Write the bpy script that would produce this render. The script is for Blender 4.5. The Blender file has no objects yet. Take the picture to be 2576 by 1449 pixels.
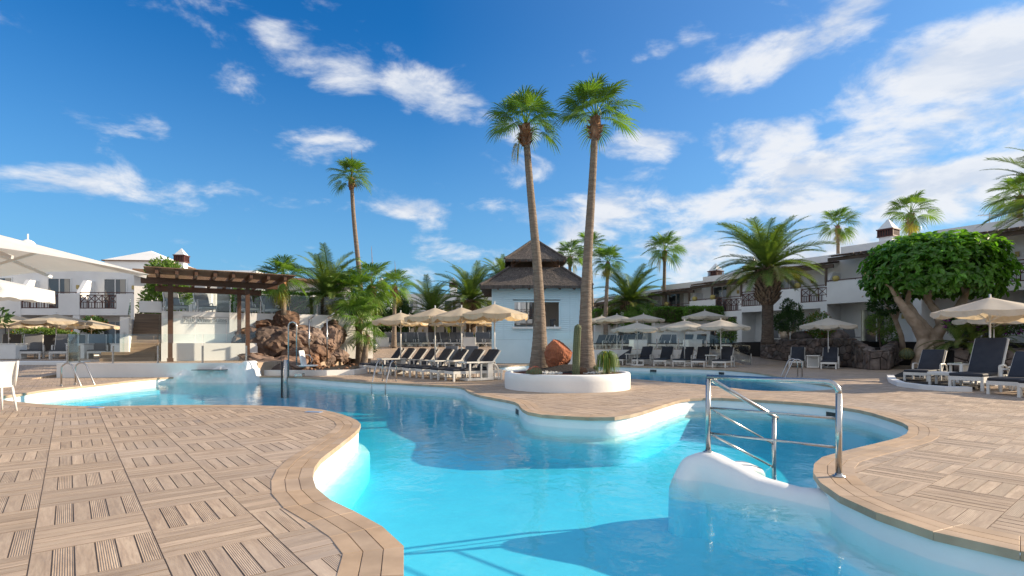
import bpy, bmesh, math, random
import numpy as np
from math import sin, cos, pi, radians, sqrt, atan2, hypot
from mathutils import Vector, Matrix, noise, geometry
random.seed(11)
SC = bpy.context.scene
COL = SC.collection

# ------------------------------------------------------------------ camera
F, HOR, EYE = 1380.0, 862.0, 1.24          # focal length and horizon of the survey photo (2576 px wide), eye height
cam_d = bpy.data.cameras.new('camera')
cam_d.sensor_width = 36.0
cam_d.lens = 36.0 * F / 2576.0
cam_d.shift_y = (HOR - 724.5) / 2576.0
cam_d.clip_end = 4000
cam = bpy.data.objects.new('camera', cam_d)
COL.objects.link(cam)
cam.location = (0, 0, EYE)
cam.rotation_euler = (radians(90), 0, 0)
SC.camera = cam

# ------------------------------------------------------------------ sky + sun
SUN_AZ, SUN_EL = radians(12), radians(21)    # azimuth measured from +X towards +Y
SKY_STRENGTH, SUN_STRENGTH = 0.13, 2.1
SC.view_settings.view_transform = 'Standard'
SC.view_settings.look = 'None'
SC.view_settings.exposure = 2.12
SC.view_settings.gamma = 1.0
SC.view_settings.use_curve_mapping = False
world = bpy.data.worlds.new("World")
SC.world = world
world.use_nodes = True


class NT:
    """small wrapper for building node trees"""
    def __init__(s, tree):
        s.t = tree; s.n = tree.nodes; s.l = tree.links
    def new(s, typ, **kw):
        nd = s.n.new(typ)
        for k, v in kw.items():
            setattr(nd, k, v)
        return nd
    def put(s, sock, v):
        if isinstance(v, bpy.types.NodeSocket):
            s.l.new(v, sock)
        elif v is not None:
            sock.default_value = v
    def math(s, op, a, b=None, c=None, clamp=False):
        nd = s.new('ShaderNodeMath', operation=op); nd.use_clamp = clamp
        s.put(nd.inputs[0], a)
        if b is not None: s.put(nd.inputs[1], b)
        if c is not None: s.put(nd.inputs[2], c)
        return nd.outputs[0]
    def vmath(s, op, a, b=None, scale=None):
        nd = s.new('ShaderNodeVectorMath', operation=op)
        s.put(nd.inputs[0], a)
        if b is not None: s.put(nd.inputs[1], b)
        if scale is not None: s.put(nd.inputs['Scale'], scale)
        return nd.outputs['Value'] if op in ('LENGTH', 'DOT_PRODUCT', 'DISTANCE') else nd.outputs['Vector']
    def sep(s, v):
        nd = s.new('ShaderNodeSeparateXYZ'); s.put(nd.inputs[0], v); return nd.outputs
    def comb(s, x, y, z):
        nd = s.new('ShaderNodeCombineXYZ')
        for i, v in enumerate((x, y, z)): s.put(nd.inputs[i], v)
        return nd.outputs[0]
    def mix(s, f, a, b, blend='MIX'):
        nd = s.new('ShaderNodeMix', data_type='RGBA', blend_type=blend)
        s.put(nd.inputs[0], f); s.put(nd.inputs[6], a); s.put(nd.inputs[7], b)
        return nd.outputs[2]
    def noise(s, v, scale, detail=4, rough=.55, dist=0.0):
        nd = s.new('ShaderNodeTexNoise')
        s.put(nd.inputs['Vector'], v); nd.inputs['Scale'].default_value = scale
        nd.inputs['Detail'].default_value = detail; nd.inputs['Roughness'].default_value = rough
        nd.inputs['Distortion'].default_value = dist
        return nd.outputs['Fac']
    def rng(s, v, a, b, c=0.0, d=1.0, smooth=False):
        nd = s.new('ShaderNodeMapRange'); nd.interpolation_type = 'SMOOTHSTEP' if smooth else 'LINEAR'
        s.put(nd.inputs[0], v)
        for i, q in enumerate((a, b, c, d)): s.put(nd.inputs[i + 1], q)
        return nd.outputs[0]
    def ramp(s, f, stops):
        nd = s.new('ShaderNodeValToRGB'); s.put(nd.inputs[0], f)
        e = nd.color_ramp.elements
        while len(e) < len(stops): e.new(.5)
        for i, (p, c) in enumerate(stops):
            e[i].position = p; e[i].color = (*c, 1) if len(c) == 3 else c
        return nd.outputs[0]
    def bump(s, h, strength=.3, dist=.02, normal=None):
        nd = s.new('ShaderNodeBump'); s.put(nd.inputs['Height'], h)
        nd.inputs['Strength'].default_value = strength; nd.inputs['Distance'].default_value = dist
        if normal is not None: s.put(nd.inputs['Normal'], normal)
        return nd.outputs[0]


def build_sky():
    w = NT(world.node_tree)
    w.n.clear()
    out = w.new('ShaderNodeOutputWorld')
    bg = w.new('ShaderNodeBackground')
    sky = w.new('ShaderNodeTexSky', sky_type='NISHITA')
    sky.sun_disc = False
    sky.sun_elevation = SUN_EL
    sky.sun_rotation = pi / 2 - SUN_AZ
    sky.altitude = 0; sky.air_density = 1.0; sky.dust_density = 0.6; sky.ozone_density = 2.2
    hs = w.new('ShaderNodeHueSaturation')
    hs.inputs['Saturation'].default_value = 1.38; hs.inputs['Value'].default_value = 1.0
    w.l.new(sky.outputs[0], hs.inputs['Color'])
    blue = w.mix(1.0, hs.outputs[0], (0.115, 0.255, 0.325, 1), 'MULTIPLY')
    tc = w.new('ShaderNodeTexCoord').outputs['Generated']
    dx, dy, dz = w.sep(tc)
    # pale, slightly warm air low down
    low = w.math('POWER', w.rng(dz, 0.0, .50, 1.0, 0.0), 1.6)
    blue = w.mix(w.math('MULTIPLY', low, .92), blue, (.46, .88, 1.36, 1))
    blue = w.mix(w.rng(dx, -.15, .95, 0.0, .42), blue, (.72, 1.0, 1.38, 1))   # paler towards the sun
    # cloud field, flat-layer perspective so clouds get smaller towards the horizon
    h = w.math('ADD', w.math('ABSOLUTE', dz), .42)
    cu = w.math('DIVIDE', dx, h); cv = w.math('DIVIDE', dy, h)
    cp = w.comb(cu, cv, w.math('MULTIPLY', dz, 2.0))
    n1 = w.noise(cp, 5.2, 10, .60, .25)
    n2 = w.noise(w.vmath('ADD', cp, (.035, .0, .10)), 5.2, 5, .55, .25)
    sdir = w.vmath('NORMALIZE', tc)
    # cloud banks by direction: (azimuth tangent, elevation tangent, half width, half height, tilt, weight)
    banks = [(-.33, .50, .14, .052, -.42, 1.0), (-.17, .455, .12, .05, -.25, .95), (-.42, .55, .06, .035, -.5, .6),
             (-.65, .40, .07, .045, 0, .52), (-.80, .29, .23, .035, -.05, .78), (-.33, .36, .09, .05, .1, .5),
             (-.165, .24, .08, .028, -.1, .98), (.25, .365, .10, .035, 0, .95), (.26, .53, .05, .03, .4, .5),
             (.33, .57, .05, .03, .3, .5), (.50, .53, .17, .055, .45, .9), (.62, .60, .14, .05, .5, .9),
             (.85, .50, .28, .105, .30, 1.15), (.80, .395, .27, .10, .15, 1.1), (.46, .37, .13, .06, .2, .95),
             (.80, .29, .45, .09, .0, 1.12), (.42, .25, .22, .05, .05, 1.0), (.13, .22, .16, .06, .1, .9), (.02, .31, .09, .03, -.1, .62),
             (.02, .385, .05, .025, 0, .62), (.10, .14, .25, .05, 0, .62), (.55, .16, .48, .07, 0, 1.05), (-.2, .12, .3, .03, 0, .42)]
    fy = w.math('MAXIMUM', dy, .08)
    uv = w.comb(w.math('DIVIDE', dx, fy), w.math('DIVIDE', dz, fy), 0.0)
    tot = None
    for (u, v, a, b, t, k) in banks:
        mp = w.new('ShaderNodeMapping', vector_type='TEXTURE')
        w.l.new(uv, mp.inputs[0])
        mp.inputs['Location'].default_value = (u, v, 0)
        mp.inputs['Rotation'].default_value = (0, 0, t)
        mp.inputs['Scale'].default_value = (a, b, 1)
        r = w.vmath('LENGTH', mp.outputs[0])
        g = w.rng(r, 0.15, 1.45, k, 0.0, True)
        tot = g if tot is None else w.math('MAXIMUM', tot, g)
    front = w.rng(dy, .1, .3, 0.0, 1.0, True)
    tot = w.math('ADD', w.math('MULTIPLY', tot, front), w.math('MULTIPLY', w.math('SUBTRACT', 1.0, front), 1.10))  # cloud outside the view, thickened to add fill light
    dens = w.math('ADD', w.math('MULTIPLY', tot, .60), w.math('MULTIPLY', n1, 2.0))
    dens = w.math('SUBTRACT', dens, 1.16)
    cov = w.rng(dens, .0, .55, 0.0, 1.0, True)
    cov = w.math('MULTIPLY', cov, w.rng(dz, -.02, .04, 0.0, 1.0, True))
    shade = w.rng(w.math('SUBTRACT', n1, n2), -.10, .10, 0.0, 1.0, True)
    thick = w.rng(dens, .3, .85, 0.0, 1.0, True)
    lit = w.math('MULTIPLY', w.math('ADD', w.math('MULTIPLY', shade, .6), .4), w.math('SUBTRACT', 1.0, w.math('MULTIPLY', thick, .25)))
    ccol = w.mix(lit, (.98, 1.14, 1.42, 1), (1.64, 1.66, 1.70, 1))
    col = w.mix(w.math('MULTIPLY', cov, .93), blue, ccol)
    w.l.new(col, bg.inputs['Color'])
    bg.inputs['Strength'].default_value = SKY_STRENGTH
    w.l.new(bg.outputs[0], out.inputs['Surface'])


build_sky()
sun_d = bpy.data.lights.new('sun', 'SUN')
sun_d.energy = SUN_STRENGTH
sun_d.angle = radians(0.53)
sun_d.color = (1.0, .82, .60)
sun = bpy.data.objects.new('sun', sun_d)
COL.objects.link(sun)
sd = Vector((cos(SUN_EL) * cos(SUN_AZ), cos(SUN_EL) * sin(SUN_AZ), sin(SUN_EL)))
sun.rotation_euler = sd.to_track_quat('Z', 'Y').to_euler()
sun.location = sd * 60
SC.cycles.use_denoising = True
SC.cycles.max_bounces = 8
SC.cycles.transparent_max_bounces = 24
SC.cycles.volume_bounces = 0
SC.cycles.caustics_reflective = False
SC.cycles.caustics_refractive = False
SC.cycles.sample_clamp_indirect = 6.0


# ------------------------------------------------------------------ survey helpers
def gr(x, y, z=0.0):
    """ground point: survey pixel lying on the level plane z"""
    d = F * (EYE - z) / (y - HOR)
    return Vector(((x - 1288) * d / F, d, z))
def at(x, y, d):
    """point seen at a survey pixel, d metres ahead"""
    return Vector(((x - 1288) * d / F, d, EYE - (y - HOR) * d / F))


# ------------------------------------------------------------------ mesh helpers
class MB:
    def __init__(s): s.v = []; s.f = []
    def add(s, vs, fs):
        o = len(s.v); s.v.extend([tuple(p) for p in vs]); s.f.extend([tuple(i + o for i in q) for q in fs])
    def box(s, c, size, rz=0.0, rx=0.0, ry=0.0):
        x, y, z = [q / 2 for q in size]
        m = Matrix.Rotation(rz, 3, 'Z') @ Matrix.Rotation(ry, 3, 'Y') @ Matrix.Rotation(rx, 3, 'X')
        vs = [m @ Vector((a * x, b * y, e * z)) + Vector(c) for a, b, e in
              ((-1,-1,-1),(1,-1,-1),(1,1,-1),(-1,1,-1),(-1,-1,1),(1,-1,1),(1,1,1),(-1,1,1))]
        s.add(vs, [(0,3,2,1),(4,5,6,7),(0,1,5,4),(1,2,6,5),(2,3,7,6),(3,0,4,7)])
        return s
    def b2(s, x0, x1, y0, y1, z0, z1):
        return s.box(((x0+x1)/2, (y0+y1)/2, (z0+z1)/2), (x1-x0, y1-y0, z1-z0))
    def beam(s, p, q, w, h):
        p, q = Vector(p), Vector(q); d = (q - p)
        t = d.normalized(); side = t.cross(Vector((0,0,1)))
        if side.length < 1e-4: side = Vector((1,0,0))
        side.normalize(); up = side.cross(t).normalized()
        vs = []
        for e in (p, q):
            for a, b in ((-1,-1),(1,-1),(1,1),(-1,1)):
                vs.append(e + side * (a*w/2) + up * (b*h/2))
        s.add(vs, [(0,1,2,3),(7,6,5,4),(0,4,5,1),(1,5,6,2),(2,6,7,3),(3,7,4,0)])
        return s
    def tube(s, pts, r, n=8, cap=True):
        pts = [Vector(p) for p in pts]
        k = len(pts)
        rs = r if isinstance(r, (list, tuple)) else [r] * k
        prev = None; vs = []
        for i in range(k):
            t = (pts[min(i+1, k-1)] - pts[max(i-1, 0)]).normalized()
            if prev is None:
                ref = Vector((0,0,1)) if abs(t.z) < .9 else Vector((1,0,0))
                a = t.cross(ref).normalized()
            else:
                a = (prev - t * prev.dot(t)).normalized()
            prev = a; b = t.cross(a)
            for j in range(n):
                th = 2*pi*j/n
                vs.append(pts[i] + (a*cos(th) + b*sin(th)) * rs[i])
        fs = []
        for i in range(k-1):
            for j in range(n):
                fs.append((i*n+j, i*n+(j+1)%n, (i+1)*n+(j+1)%n, (i+1)*n+j))
        if cap:
            fs.append(tuple(reversed(range(n)))); fs.append(tuple(range((k-1)*n, k*n)))
        s.add(vs, fs)
        return s
    def lathe(s, prof, n=16, c=(0,0,0), cap=True):
        vs = []; fs = []
        for r, z in prof:
            for j in range(n):
                th = 2*pi*j/n; vs.append((c[0]+r*cos(th), c[1]+r*sin(th), c[2]+z))
        k = len(prof)
        for i in range(k-1):
            for j in range(n):
                fs.append((i*n+j, i*n+(j+1)%n, (i+1)*n+(j+1)%n, (i+1)*n+j))
        if cap:
            fs.append(tuple(reversed(range(n)))); fs.append(tuple(range((k-1)*n, k*n)))
        s.add(vs, fs); return s
    def prism(s, poly, z0, z1):
        n = len(poly)
        vs = [(p[0], p[1], z0) for p in poly] + [(p[0], p[1], z1) for p in poly]
        fs = [tuple(reversed(range(n))), tuple(range(n, 2*n))] + [(i, (i+1)%n, n+(i+1)%n, n+i) for i in range(n)]
        s.add(vs, fs); return s
    def bev(s, c, size, r=.02, seg=2, rz=0.0, ry=0.0):
        bm = bmesh.new(); bmesh.ops.create_cube(bm, size=1)
        for v in bm.verts: v.co = Vector((v.co.x*size[0], v.co.y*size[1], v.co.z*size[2]))
        bmesh.ops.bevel(bm, geom=bm.edges[:], offset=r, segments=seg, affect='EDGES', profile=.5)
        m = Matrix.Rotation(rz, 3, 'Z') @ Matrix.Rotation(ry, 3, 'Y')
        bm.verts.index_update()
        s.add([m @ v.co + Vector(c) for v in bm.verts], [[v.index for v in f.verts] for f in bm.faces])
        bm.free(); return s
    def mesh(s, name, mat, smooth=False):
        me = bpy.data.meshes.new(name)
        me.from_pydata(s.v, [], s.f); me.update()
        if mat: me.materials.append(mat)
        if smooth:
            me.polygons.foreach_set('use_smooth', [True]*len(me.polygons))
        return me
    def obj(s, name, mat, parent=None, smooth=False, **props):
        return link(name, s.mesh(name, mat, smooth), parent, **props)


def link(name, me, parent=None, loc=None, rz=None, **props):
    o = bpy.data.objects.new(name, me); COL.objects.link(o)
    if parent is not None: o.parent = parent
    if loc is not None: o.location = loc
    if rz is not None: o.rotation_euler = (0, 0, rz)
    for k, v in props.items(): o[k] = v
    return o
def thing(name, label, cat, loc=(0,0,0), rz=0.0, group=None, scale=None):
    o = bpy.data.objects.new(name, None); COL.objects.link(o)
    o.location = loc; o.rotation_euler = (0, 0, rz); o.empty_display_size = .2
    if scale is not None: o.scale = (scale,)*3 if not isinstance(scale, (tuple, list)) else scale
    o['label'] = label; o['category'] = cat
    if group: o['group'] = group
    return o
def put(proto, name, label, cat, loc, rz=0.0, group=None, scale=None):
    """one more individual of a kind: its own Empty with its own copies of every part"""
    t = thing(name, label, cat, loc, rz, group, scale)
    for (pn, me, subs) in proto:
        p = link(pn, me, t)
        for (sn, sm) in subs: link(sn, sm, p)
    return t
ORD = ['first','second','third','fourth','fifth','sixth','seventh','eighth','ninth','tenth','eleventh','twelfth','thirteenth','fourteenth','fifteenth']


# ------------------------------------------------------------------ materials
def mat_new(name):
    m = bpy.data.materials.new(name); m.use_nodes = True
    w = NT(m.node_tree)
    b = next(n for n in w.n if n.type == 'BSDF_PRINCIPLED')
    o = next(n for n in w.n if n.type == 'OUTPUT_MATERIAL')
    return m, w, b, o
def mat(name, c1, c2=None, rough=.6, scale=3.0, detail=5, metal=0.0, bump=0.0, bscale=None, bdist=.02, rand=0.0, spec=.4, stretch=None, lo=.35, hi=.65):
    m, w, b, o = mat_new(name)
    c2 = c2 or tuple(x*.82 for x in c1)
    pos = w.new('ShaderNodeNewGeometry').outputs['Position']
    if stretch: 
        pos = w.vmath('MULTIPLY', pos, stretch)
    n = w.noise(pos, scale, detail)
    col = w.mix(w.rng(n, lo, hi), (*c1, 1), (*c2, 1))
    if rand:
        r = w.new('ShaderNodeObjectInfo').outputs['Random']
        hs = w.new('ShaderNodeHueSaturation')
        w.put(hs.inputs['Value'], w.rng(r, 0, 1, 1-rand, 1+rand)); w.l.new(col, hs.inputs['Color'])
        r2 = w.math('FRACT', w.math('MULTIPLY', r, 7.31)); w.put(hs.inputs['Saturation'], w.rng(r2, 0, 1, 1-rand*1.2, 1+rand*.5))
        col = hs.outputs[0]
    w.l.new(col, b.inputs['Base Color'])
    b.inputs['Roughness'].default_value = rough; b.inputs['Metallic'].default_value = metal
    b.inputs['Specular IOR Level'].default_value = spec
    if bump:
        w.l.new(w.bump(w.noise(pos, bscale or scale*4, 6, .6), bump, bdist), b.inputs['Normal'])
    return m
def leaf_mat(name, c1, c2, trans=.35, rough=.45, scale=2.5, rand=.25, spec=.3, tcol=None):
    m, w, b, o = mat_new(name)
    pos = w.new('ShaderNodeNewGeometry').outputs['Position']
    col = w.mix(w.rng(w.noise(pos, scale, 3), .35, .65), (*c1, 1), (*c2, 1))
    r = w.new('ShaderNodeObjectInfo').outputs['Random']
    hs = w.new('ShaderNodeHueSaturation')
    w.put(hs.inputs['Value'], w.rng(r, 0, 1, 1-rand, 1+rand)); w.l.new(col, hs.inputs['Color'])
    fine = w.noise(pos, 24.0, 2)
    hs2 = w.new('ShaderNodeHueSaturation'); w.put(hs2.inputs['Value'], w.rng(fine, .3, .7, .75, 1.3)); w.l.new(hs.outputs[0], hs2.inputs['Color'])
    w.l.new(hs2.outputs[0], b.inputs['Base Color'])
    b.inputs['Roughness'].default_value = rough; b.inputs['Specular IOR Level'].default_value = spec
    tr = w.new('ShaderNodeBsdfTranslucent')
    w.l.new(w.mix(1.0, hs2.outputs[0], (*(tcol or (1.6, 1.7, .6)), 1), 'MULTIPLY'), tr.inputs[0])
    mx = w.new('ShaderNodeMixShader'); mx.inputs[0].default_value = trans
    w.l.new(b.outputs[0], mx.inputs[1]); w.l.new(tr.outputs[0], mx.inputs[2]); w.l.new(mx.outputs[0], o.inputs['Surface'])
    return m
def cloth_mat(name, c, trans=.4, tcol=None):
    m, w, b, o = mat_new(name)
    pos = w.new('ShaderNodeNewGeometry').outputs['Position']
    n = w.noise(pos, 3.0, 5)
    col = w.mix(w.rng(n, .3, .7), (*c, 1), (*[x*.86 for x in c], 1))
    w.l.new(col, b.inputs['Base Color']); b.inputs['Roughness'].default_value = .85; b.inputs['Specular IOR Level'].default_value = .15
    w.l.new(w.bump(w.noise(pos, 9.0, 3), .25, .02), b.inputs['Normal'])
    tr = w.new('ShaderNodeBsdfTranslucent'); tr.inputs[0].default_value = (*(tcol or c), 1)
    mx = w.new('ShaderNodeMixShader'); mx.inputs[0].default_value = trans
    w.l.new(b.outputs[0], mx.inputs[1]); w.l.new(tr.outputs[0], mx.inputs[2]); w.l.new(mx.outputs[0], o.inputs['Surface'])
    return m
def glass_mat(name, tint=(.955, .985, .98), refl=.9):
    m, w, b, o = mat_new(name)
    w.n.remove(b)
    t = w.new('ShaderNodeBsdfTransparent'); t.inputs[0].default_value = (*tint, 1)
    g = w.new('ShaderNodeBsdfGlossy'); g.inputs['Roughness'].default_value = .01; g.inputs[0].default_value = (.9, .97, .97, 1)
    fr = w.new('ShaderNodeFresnel'); fr.inputs['IOR'].default_value = 1.5
    mx = w.new('ShaderNodeMixShader')
    w.l.new(w.math('MULTIPLY', fr.outputs[0], refl, clamp=True), mx.inputs[0])
    w.l.new(t.outputs[0], mx.inputs[1]); w.l.new(g.outputs[0], mx.inputs[2]); w.l.new(mx.outputs[0], o.inputs['Surface'])
    return m

TILE_ROT = math.atan2(1116.0, F)                 # the deck grid is turned 39 degrees to the view
TU, TV = .601, .572                              # tile pitch across / along
TORG = gr(412.5, 1404.2)
def deck_material(name, grooves):
    m, w, b, o = mat_new(name)
    pos = w.new('ShaderNodeNewGeometry').outputs['Position']
    x, y, z = w.sep(pos)
    x = w.math('SUBTRACT', x, TORG.x); y = w.math('SUBTRACT', y, TORG.y)
    c, s_ = cos(TILE_ROT), sin(TILE_ROT)
    u = w.math('ADD', w.math('MULTIPLY', x, c), w.math('MULTIPLY', y, s_))
    v = w.math('ADD', w.math('MULTIPLY', x, -s_), w.math('MULTIPLY', y, c))
    uu = w.math('DIVIDE', u, TU); vv = w.math('DIVIDE', v, TV)
    fu = w.math('FLOOR', uu); fv = w.math('FLOOR', vv)
    par = w.math('FLOORED_MODULO', w.math('ADD', fu, fv), 2.0)      # 1: planks run along v
    a = w.math('MULTIPLY', w.math('SUBTRACT', uu, fu), 6.0)
    bb = w.math('MULTIPLY', w.math('SUBTRACT', vv, fv), 6.0)
    k = w.math('ADD', w.math('MULTIPLY', par, a), w.math('MULTIPLY', w.math('SUBTRACT', 1.0, par), bb))
    kf = w.math('FLOOR', k); kr = w.math('SUBTRACT', k, kf)
    wn = w.new('ShaderNodeTexWhiteNoise'); w.l.new(w.comb(fu, fv, kf), wn.inputs['Vector'])
    # grain runs along the plank
    gx = w.math('ADD', w.math('MULTIPLY', par, w.math('MULTIPLY', u, 9.0)), w.math('MULTIPLY', w.math('SUBTRACT', 1.0, par), u))
    gy = w.math('ADD', w.math('MULTIPLY', par, v), w.math('MULTIPLY', w.math('SUBTRACT', 1.0, par), w.math('MULTIPLY', v, 9.0)))
    gp = w.comb(gx, gy, w.math('MULTIPLY', wn.outputs['Value'], 30.0))
    g1 = w.noise(gp, 2.6, 6, .6, .6)
    g2 = w.noise(gp, 11.0, 3, .6)
    big = w.noise(pos, .55, 4)
    col = w.ramp(g1, [(.28, (.335, .235, .155)), (.5, (.45, .33, .228)), (.72, (.535, .415, .30))])
    col = w.mix(w.rng(g2, .45, .75, 0, .35), col, (.20, .145, .105, 1))
    hs = w.new('ShaderNodeHueSaturation'); w.l.new(col, hs.inputs['Color'])
    w.put(hs.inputs['Value'], w.math('ADD', w.rng(wn.outputs['Value'], 0, 1, .84, 1.12), w.rng(big, .3, .7, -.07, .07)))
    hs.inputs['Saturation'].default_value = .92
    col = hs.outputs[0]
    wb = w.new('ShaderNodeTexWhiteNoise'); w.l.new(w.comb(fu, fv, 3.7), wb.inputs['Vector'])
    col = w.mix(w.rng(wb.outputs['Value'], 0, 1, 0, .16), col, (.30, .27, .25, 1))
    # worn damp stains
    st = w.rng(w.noise(pos, 1.3, 6, .65), .57, .72, 0, .62)
    col = w.mix(w.math('MULTIPLY', st, w.rng(wn.outputs['Value'], .55, .6)), col, (.22, .155, .095, 1))
    # silvery old planks
    col = w.mix(w.rng(w.noise(w.vmath('ADD', pos, (9, 4, 0)), .45, 3), .5, .75, 0, .45), col, (.42, .37, .34, 1))
    rib = w.math('FLOORED_MODULO', kf, 2.0)
    ribs = w.math('ABSOLUTE', w.math('SINE', w.math('MULTIPLY', kr, pi * 9)))
    hgt = w.math('ADD', w.math('MULTIPLY', w.math('MULTIPLY', ribs, rib), .7), w.math('MULTIPLY', g2, .25))
    col = w.mix(w.math('MULTIPLY', w.math('MULTIPLY', w.math('SUBTRACT', 1.0, ribs), rib), .28), col, (.16, .11, .08, 1))
    if grooves:
        e = w.math('MINIMUM', kr, w.math('SUBTRACT', 1.0, kr))
        gm = w.rng(e, .02, .06, 1.0, 0.0)
        ea = w.math('MINIMUM', w.math('SUBTRACT', uu, fu), w.math('SUBTRACT', 1.0, w.math('SUBTRACT', uu, fu)))
        gm = w.math('MAXIMUM', gm, w.rng(ea, .004, .012, 1.0, 0.0))
        col = w.mix(w.math('MULTIPLY', gm, .6), col, (.075, .055, .045, 1))
        hgt = w.math('SUBTRACT', hgt, w.math('MULTIPLY', gm, 1.5))
    w.l.new(col, b.inputs['Base Color'])
    wet = w.rng(w.noise(w.vmath('ADD', pos, (31, 7, 0)), .8, 5, .6), .60, .68, 0, 1)
    w.l.new(w.math('SUBTRACT', w.rng(g1, .3, .7, .50, .74), w.math('MULTIPLY', wet, .22)), b.inputs['Roughness'])
    b.inputs['Specular IOR Level'].default_value = .3
    w.l.new(w.bump(hgt, .55, .006), b.inputs['Normal'])
    return m

M = {}
M['deck'] = deck_material('wood_look_deck_tile', False)
M['deck_far'] = deck_material('wood_look_deck_paving', True)
M['plank_side'] = mat('plank_edge', (.21, .16, .125), rough=.9)
M['grout'] = mat('dark_joint', (.055, .048, .045), rough=.95)
M['coping'] = mat('coping_wood_tile', (.47, .34, .225), (.36, .255, .165), .55, 1.2, 7, bump=.15, bscale=30, bdist=.004, rand=.09, stretch=(3, 3, 3))
M['ground'] = mat('dry_ground', (.20, .16, .12), (.12, .10, .08), .95, .2)
M['plaster'] = mat('white_plaster', (.80, .80, .79), (.72, .72, .71), .75, .7, 6, bump=.22, bscale=14, bdist=.012)
M['plaster_rough'] = mat('rough_white_plaster', (.82, .82, .81), (.72, .73, .73), .7, 2.0, 6, bump=.5, bscale=9, bdist=.03)
def pool_lining():
    m, w, b, o = mat_new('white_pool_lining_water_tint')
    pos = w.new('ShaderNodeNewGeometry').outputs['Position']
    n = w.rng(w.noise(pos, 1.4, 5), .35, .65)
    up = w.mix(n, (.80, .81, .81, 1), (.73, .75, .76, 1)); dn = w.mix(n, (.42, .74, .84, 1), (.37, .69, .80, 1))  # lining is white; the blue the water gives it is painted in low down
    z = w.math('ADD', w.sep(pos)[2], w.rng(w.noise(pos, 2.5, 3), .3, .7, -.012, .012))
    w.l.new(w.mix(w.rng(z, -.425, -.395), dn, up), b.inputs['Base Color']); b.inputs['Roughness'].default_value = .55
    w.l.new(w.bump(w.noise(pos, 10.0, 5), .2, .012), b.inputs['Normal'])
    return m
M['pool'] = pool_lining()
M['steel'] = mat('brushed_stainless_steel', (.50, .49, .48), (.42, .41, .40), .27, 8, metal=1.0, stretch=(6, 6, .6))
M['dark_steel'] = mat('dark_steel', (.05, .05, .055), rough=.4, metal=.6)
M['glass'] = glass_mat('fence_glass')
M['window'] = mat('window_glass', (.035, .045, .055), (.06, .07, .08), .06, .4, spec=1.0)
M['curtain'] = cloth_mat('curtain', (.55, .52, .46), .2)
M['brown_wood'] = mat('dark_stained_timber', (.105, .052, .030), (.075, .036, .021), .55, 2.5, 6, bump=.2, bscale=18, bdist=.006, stretch=(1, 1, 5))
M['roof_board'] = mat('weathered_roof_board', (.22, .135, .085), (.15, .09, .058), .7, 3.0, 6, bump=.2, bscale=20, bdist=.006)
M['rail_wood'] = mat('mahogany_railing', (.095, .030, .022), (.07, .022, .017), .5, 4.0)
M['grey_wood'] = mat('grey_brown_pergola_beam', (.12, .085, .065), (.085, .06, .046), .7, 3.0, bump=.2)
M['clay'] = mat('clay_roof_slat', (.52, .33, .22), (.44, .26, .17), .8, 4.0, rand=.12)
M['white_paint'] = mat('white_lounger_weave', (.72, .71, .68), (.62, .61, .58), .55, 60.0, 2, bump=.35, bscale=90, bdist=.004)
M['white_flat'] = mat('white_painted_surface', (.78, .78, .76), (.70, .70, .68), .5, 2.0)
M['navy'] = mat('charcoal_navy_cushion', (.024, .029, .042), (.034, .039, .052), .7, 5.0, bump=.25, bscale=40, bdist=.006, rand=.12, spec=.3)
M['grey_sling'] = mat('grey_sling_fabric', (.105, .108, .115), (.085, .088, .095), .8, 30.0, bump=.2, bscale=120, bdist=.003, rand=.12)
M['canopy'] = cloth_mat('cream_parasol_canvas', (.66, .575, .44), .34, (.80, .56, .28))
M['canopy_pale'] = cloth_mat('faded_parasol_canvas', (.70, .645, .555), .34, (.78, .64, .44))
M['white_canvas'] = cloth_mat('white_parasol_canvas', (.74, .73, .71), .22, (.7, .68, .64))
M['pole'] = mat('white_aluminium_pole', (.74, .73, .71), rough=.35, metal=.25)
M['hut'] = mat('pale_blue_painted_board', (.60, .77, .85), (.57, .74, .82), .6, 1.5, 5, bump=.1)
M['hut_in'] = mat('beige_interior_panel', (.80, .74, .67), (.74, .68, .61), .8, 1.0)
M['thatch'] = mat('grey_reed_thatch', (.13, .115, .108), (.055, .047, .045), .95, 7.0, 8, bump=.9, bscale=22, bdist=.05, stretch=(2.2, 2.2, .5))
M['thatch_straw'] = mat('reed_stalk', (.25, .215, .19), (.13, .11, .10), .95, 5.0, 4)
M['trunk_fan'] = mat('fan_palm_bark', (.285, .225, .178), (.17, .132, .102), .95, 4.0, 8, bump=.9, bscale=8, bdist=.05, stretch=(1, 1, 6))
M['trunk_date'] = mat('date_palm_bark', (.13, .10, .078), (.065, .048, .038), .95, 5.0, 8, bump=1.0, bscale=8, bdist=.06, stretch=(1, 1, 2.5))
M['boot'] = mat('dry_palm_leaf_base', (.33, .17, .095), (.16, .085, .055), .9, 6.0, 6, bump=.6, bscale=14, rand=.2)
M['boot_date'] = mat('grey_brown_palm_boot', (.27, .195, .135), (.12, .085, .06), .9, 7.0, 6, bump=.6, bscale=14)
M['fan'] = leaf_mat('fan_palm_frond', (.075, .16, .025), (.14, .235, .042), .30, .42)
M['fan_dry'] = leaf_mat('drying_palm_frond', (.30, .24, .06), (.22, .22, .05), .3, .6)
M['date'] = leaf_mat('date_palm_frond', (.085, .145, .034), (.145, .205, .05), .22, .45)
M['date_y'] = leaf_mat('yellowing_date_palm_frond', (.125, .135, .035), (.10, .12, .03), .25, .45)
M['ficus'] = leaf_mat('glossy_rubber_tree_leaf', (.09, .24, .034), (.17, .37, .055), .42, .30, 1.6, .35, .5)
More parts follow.
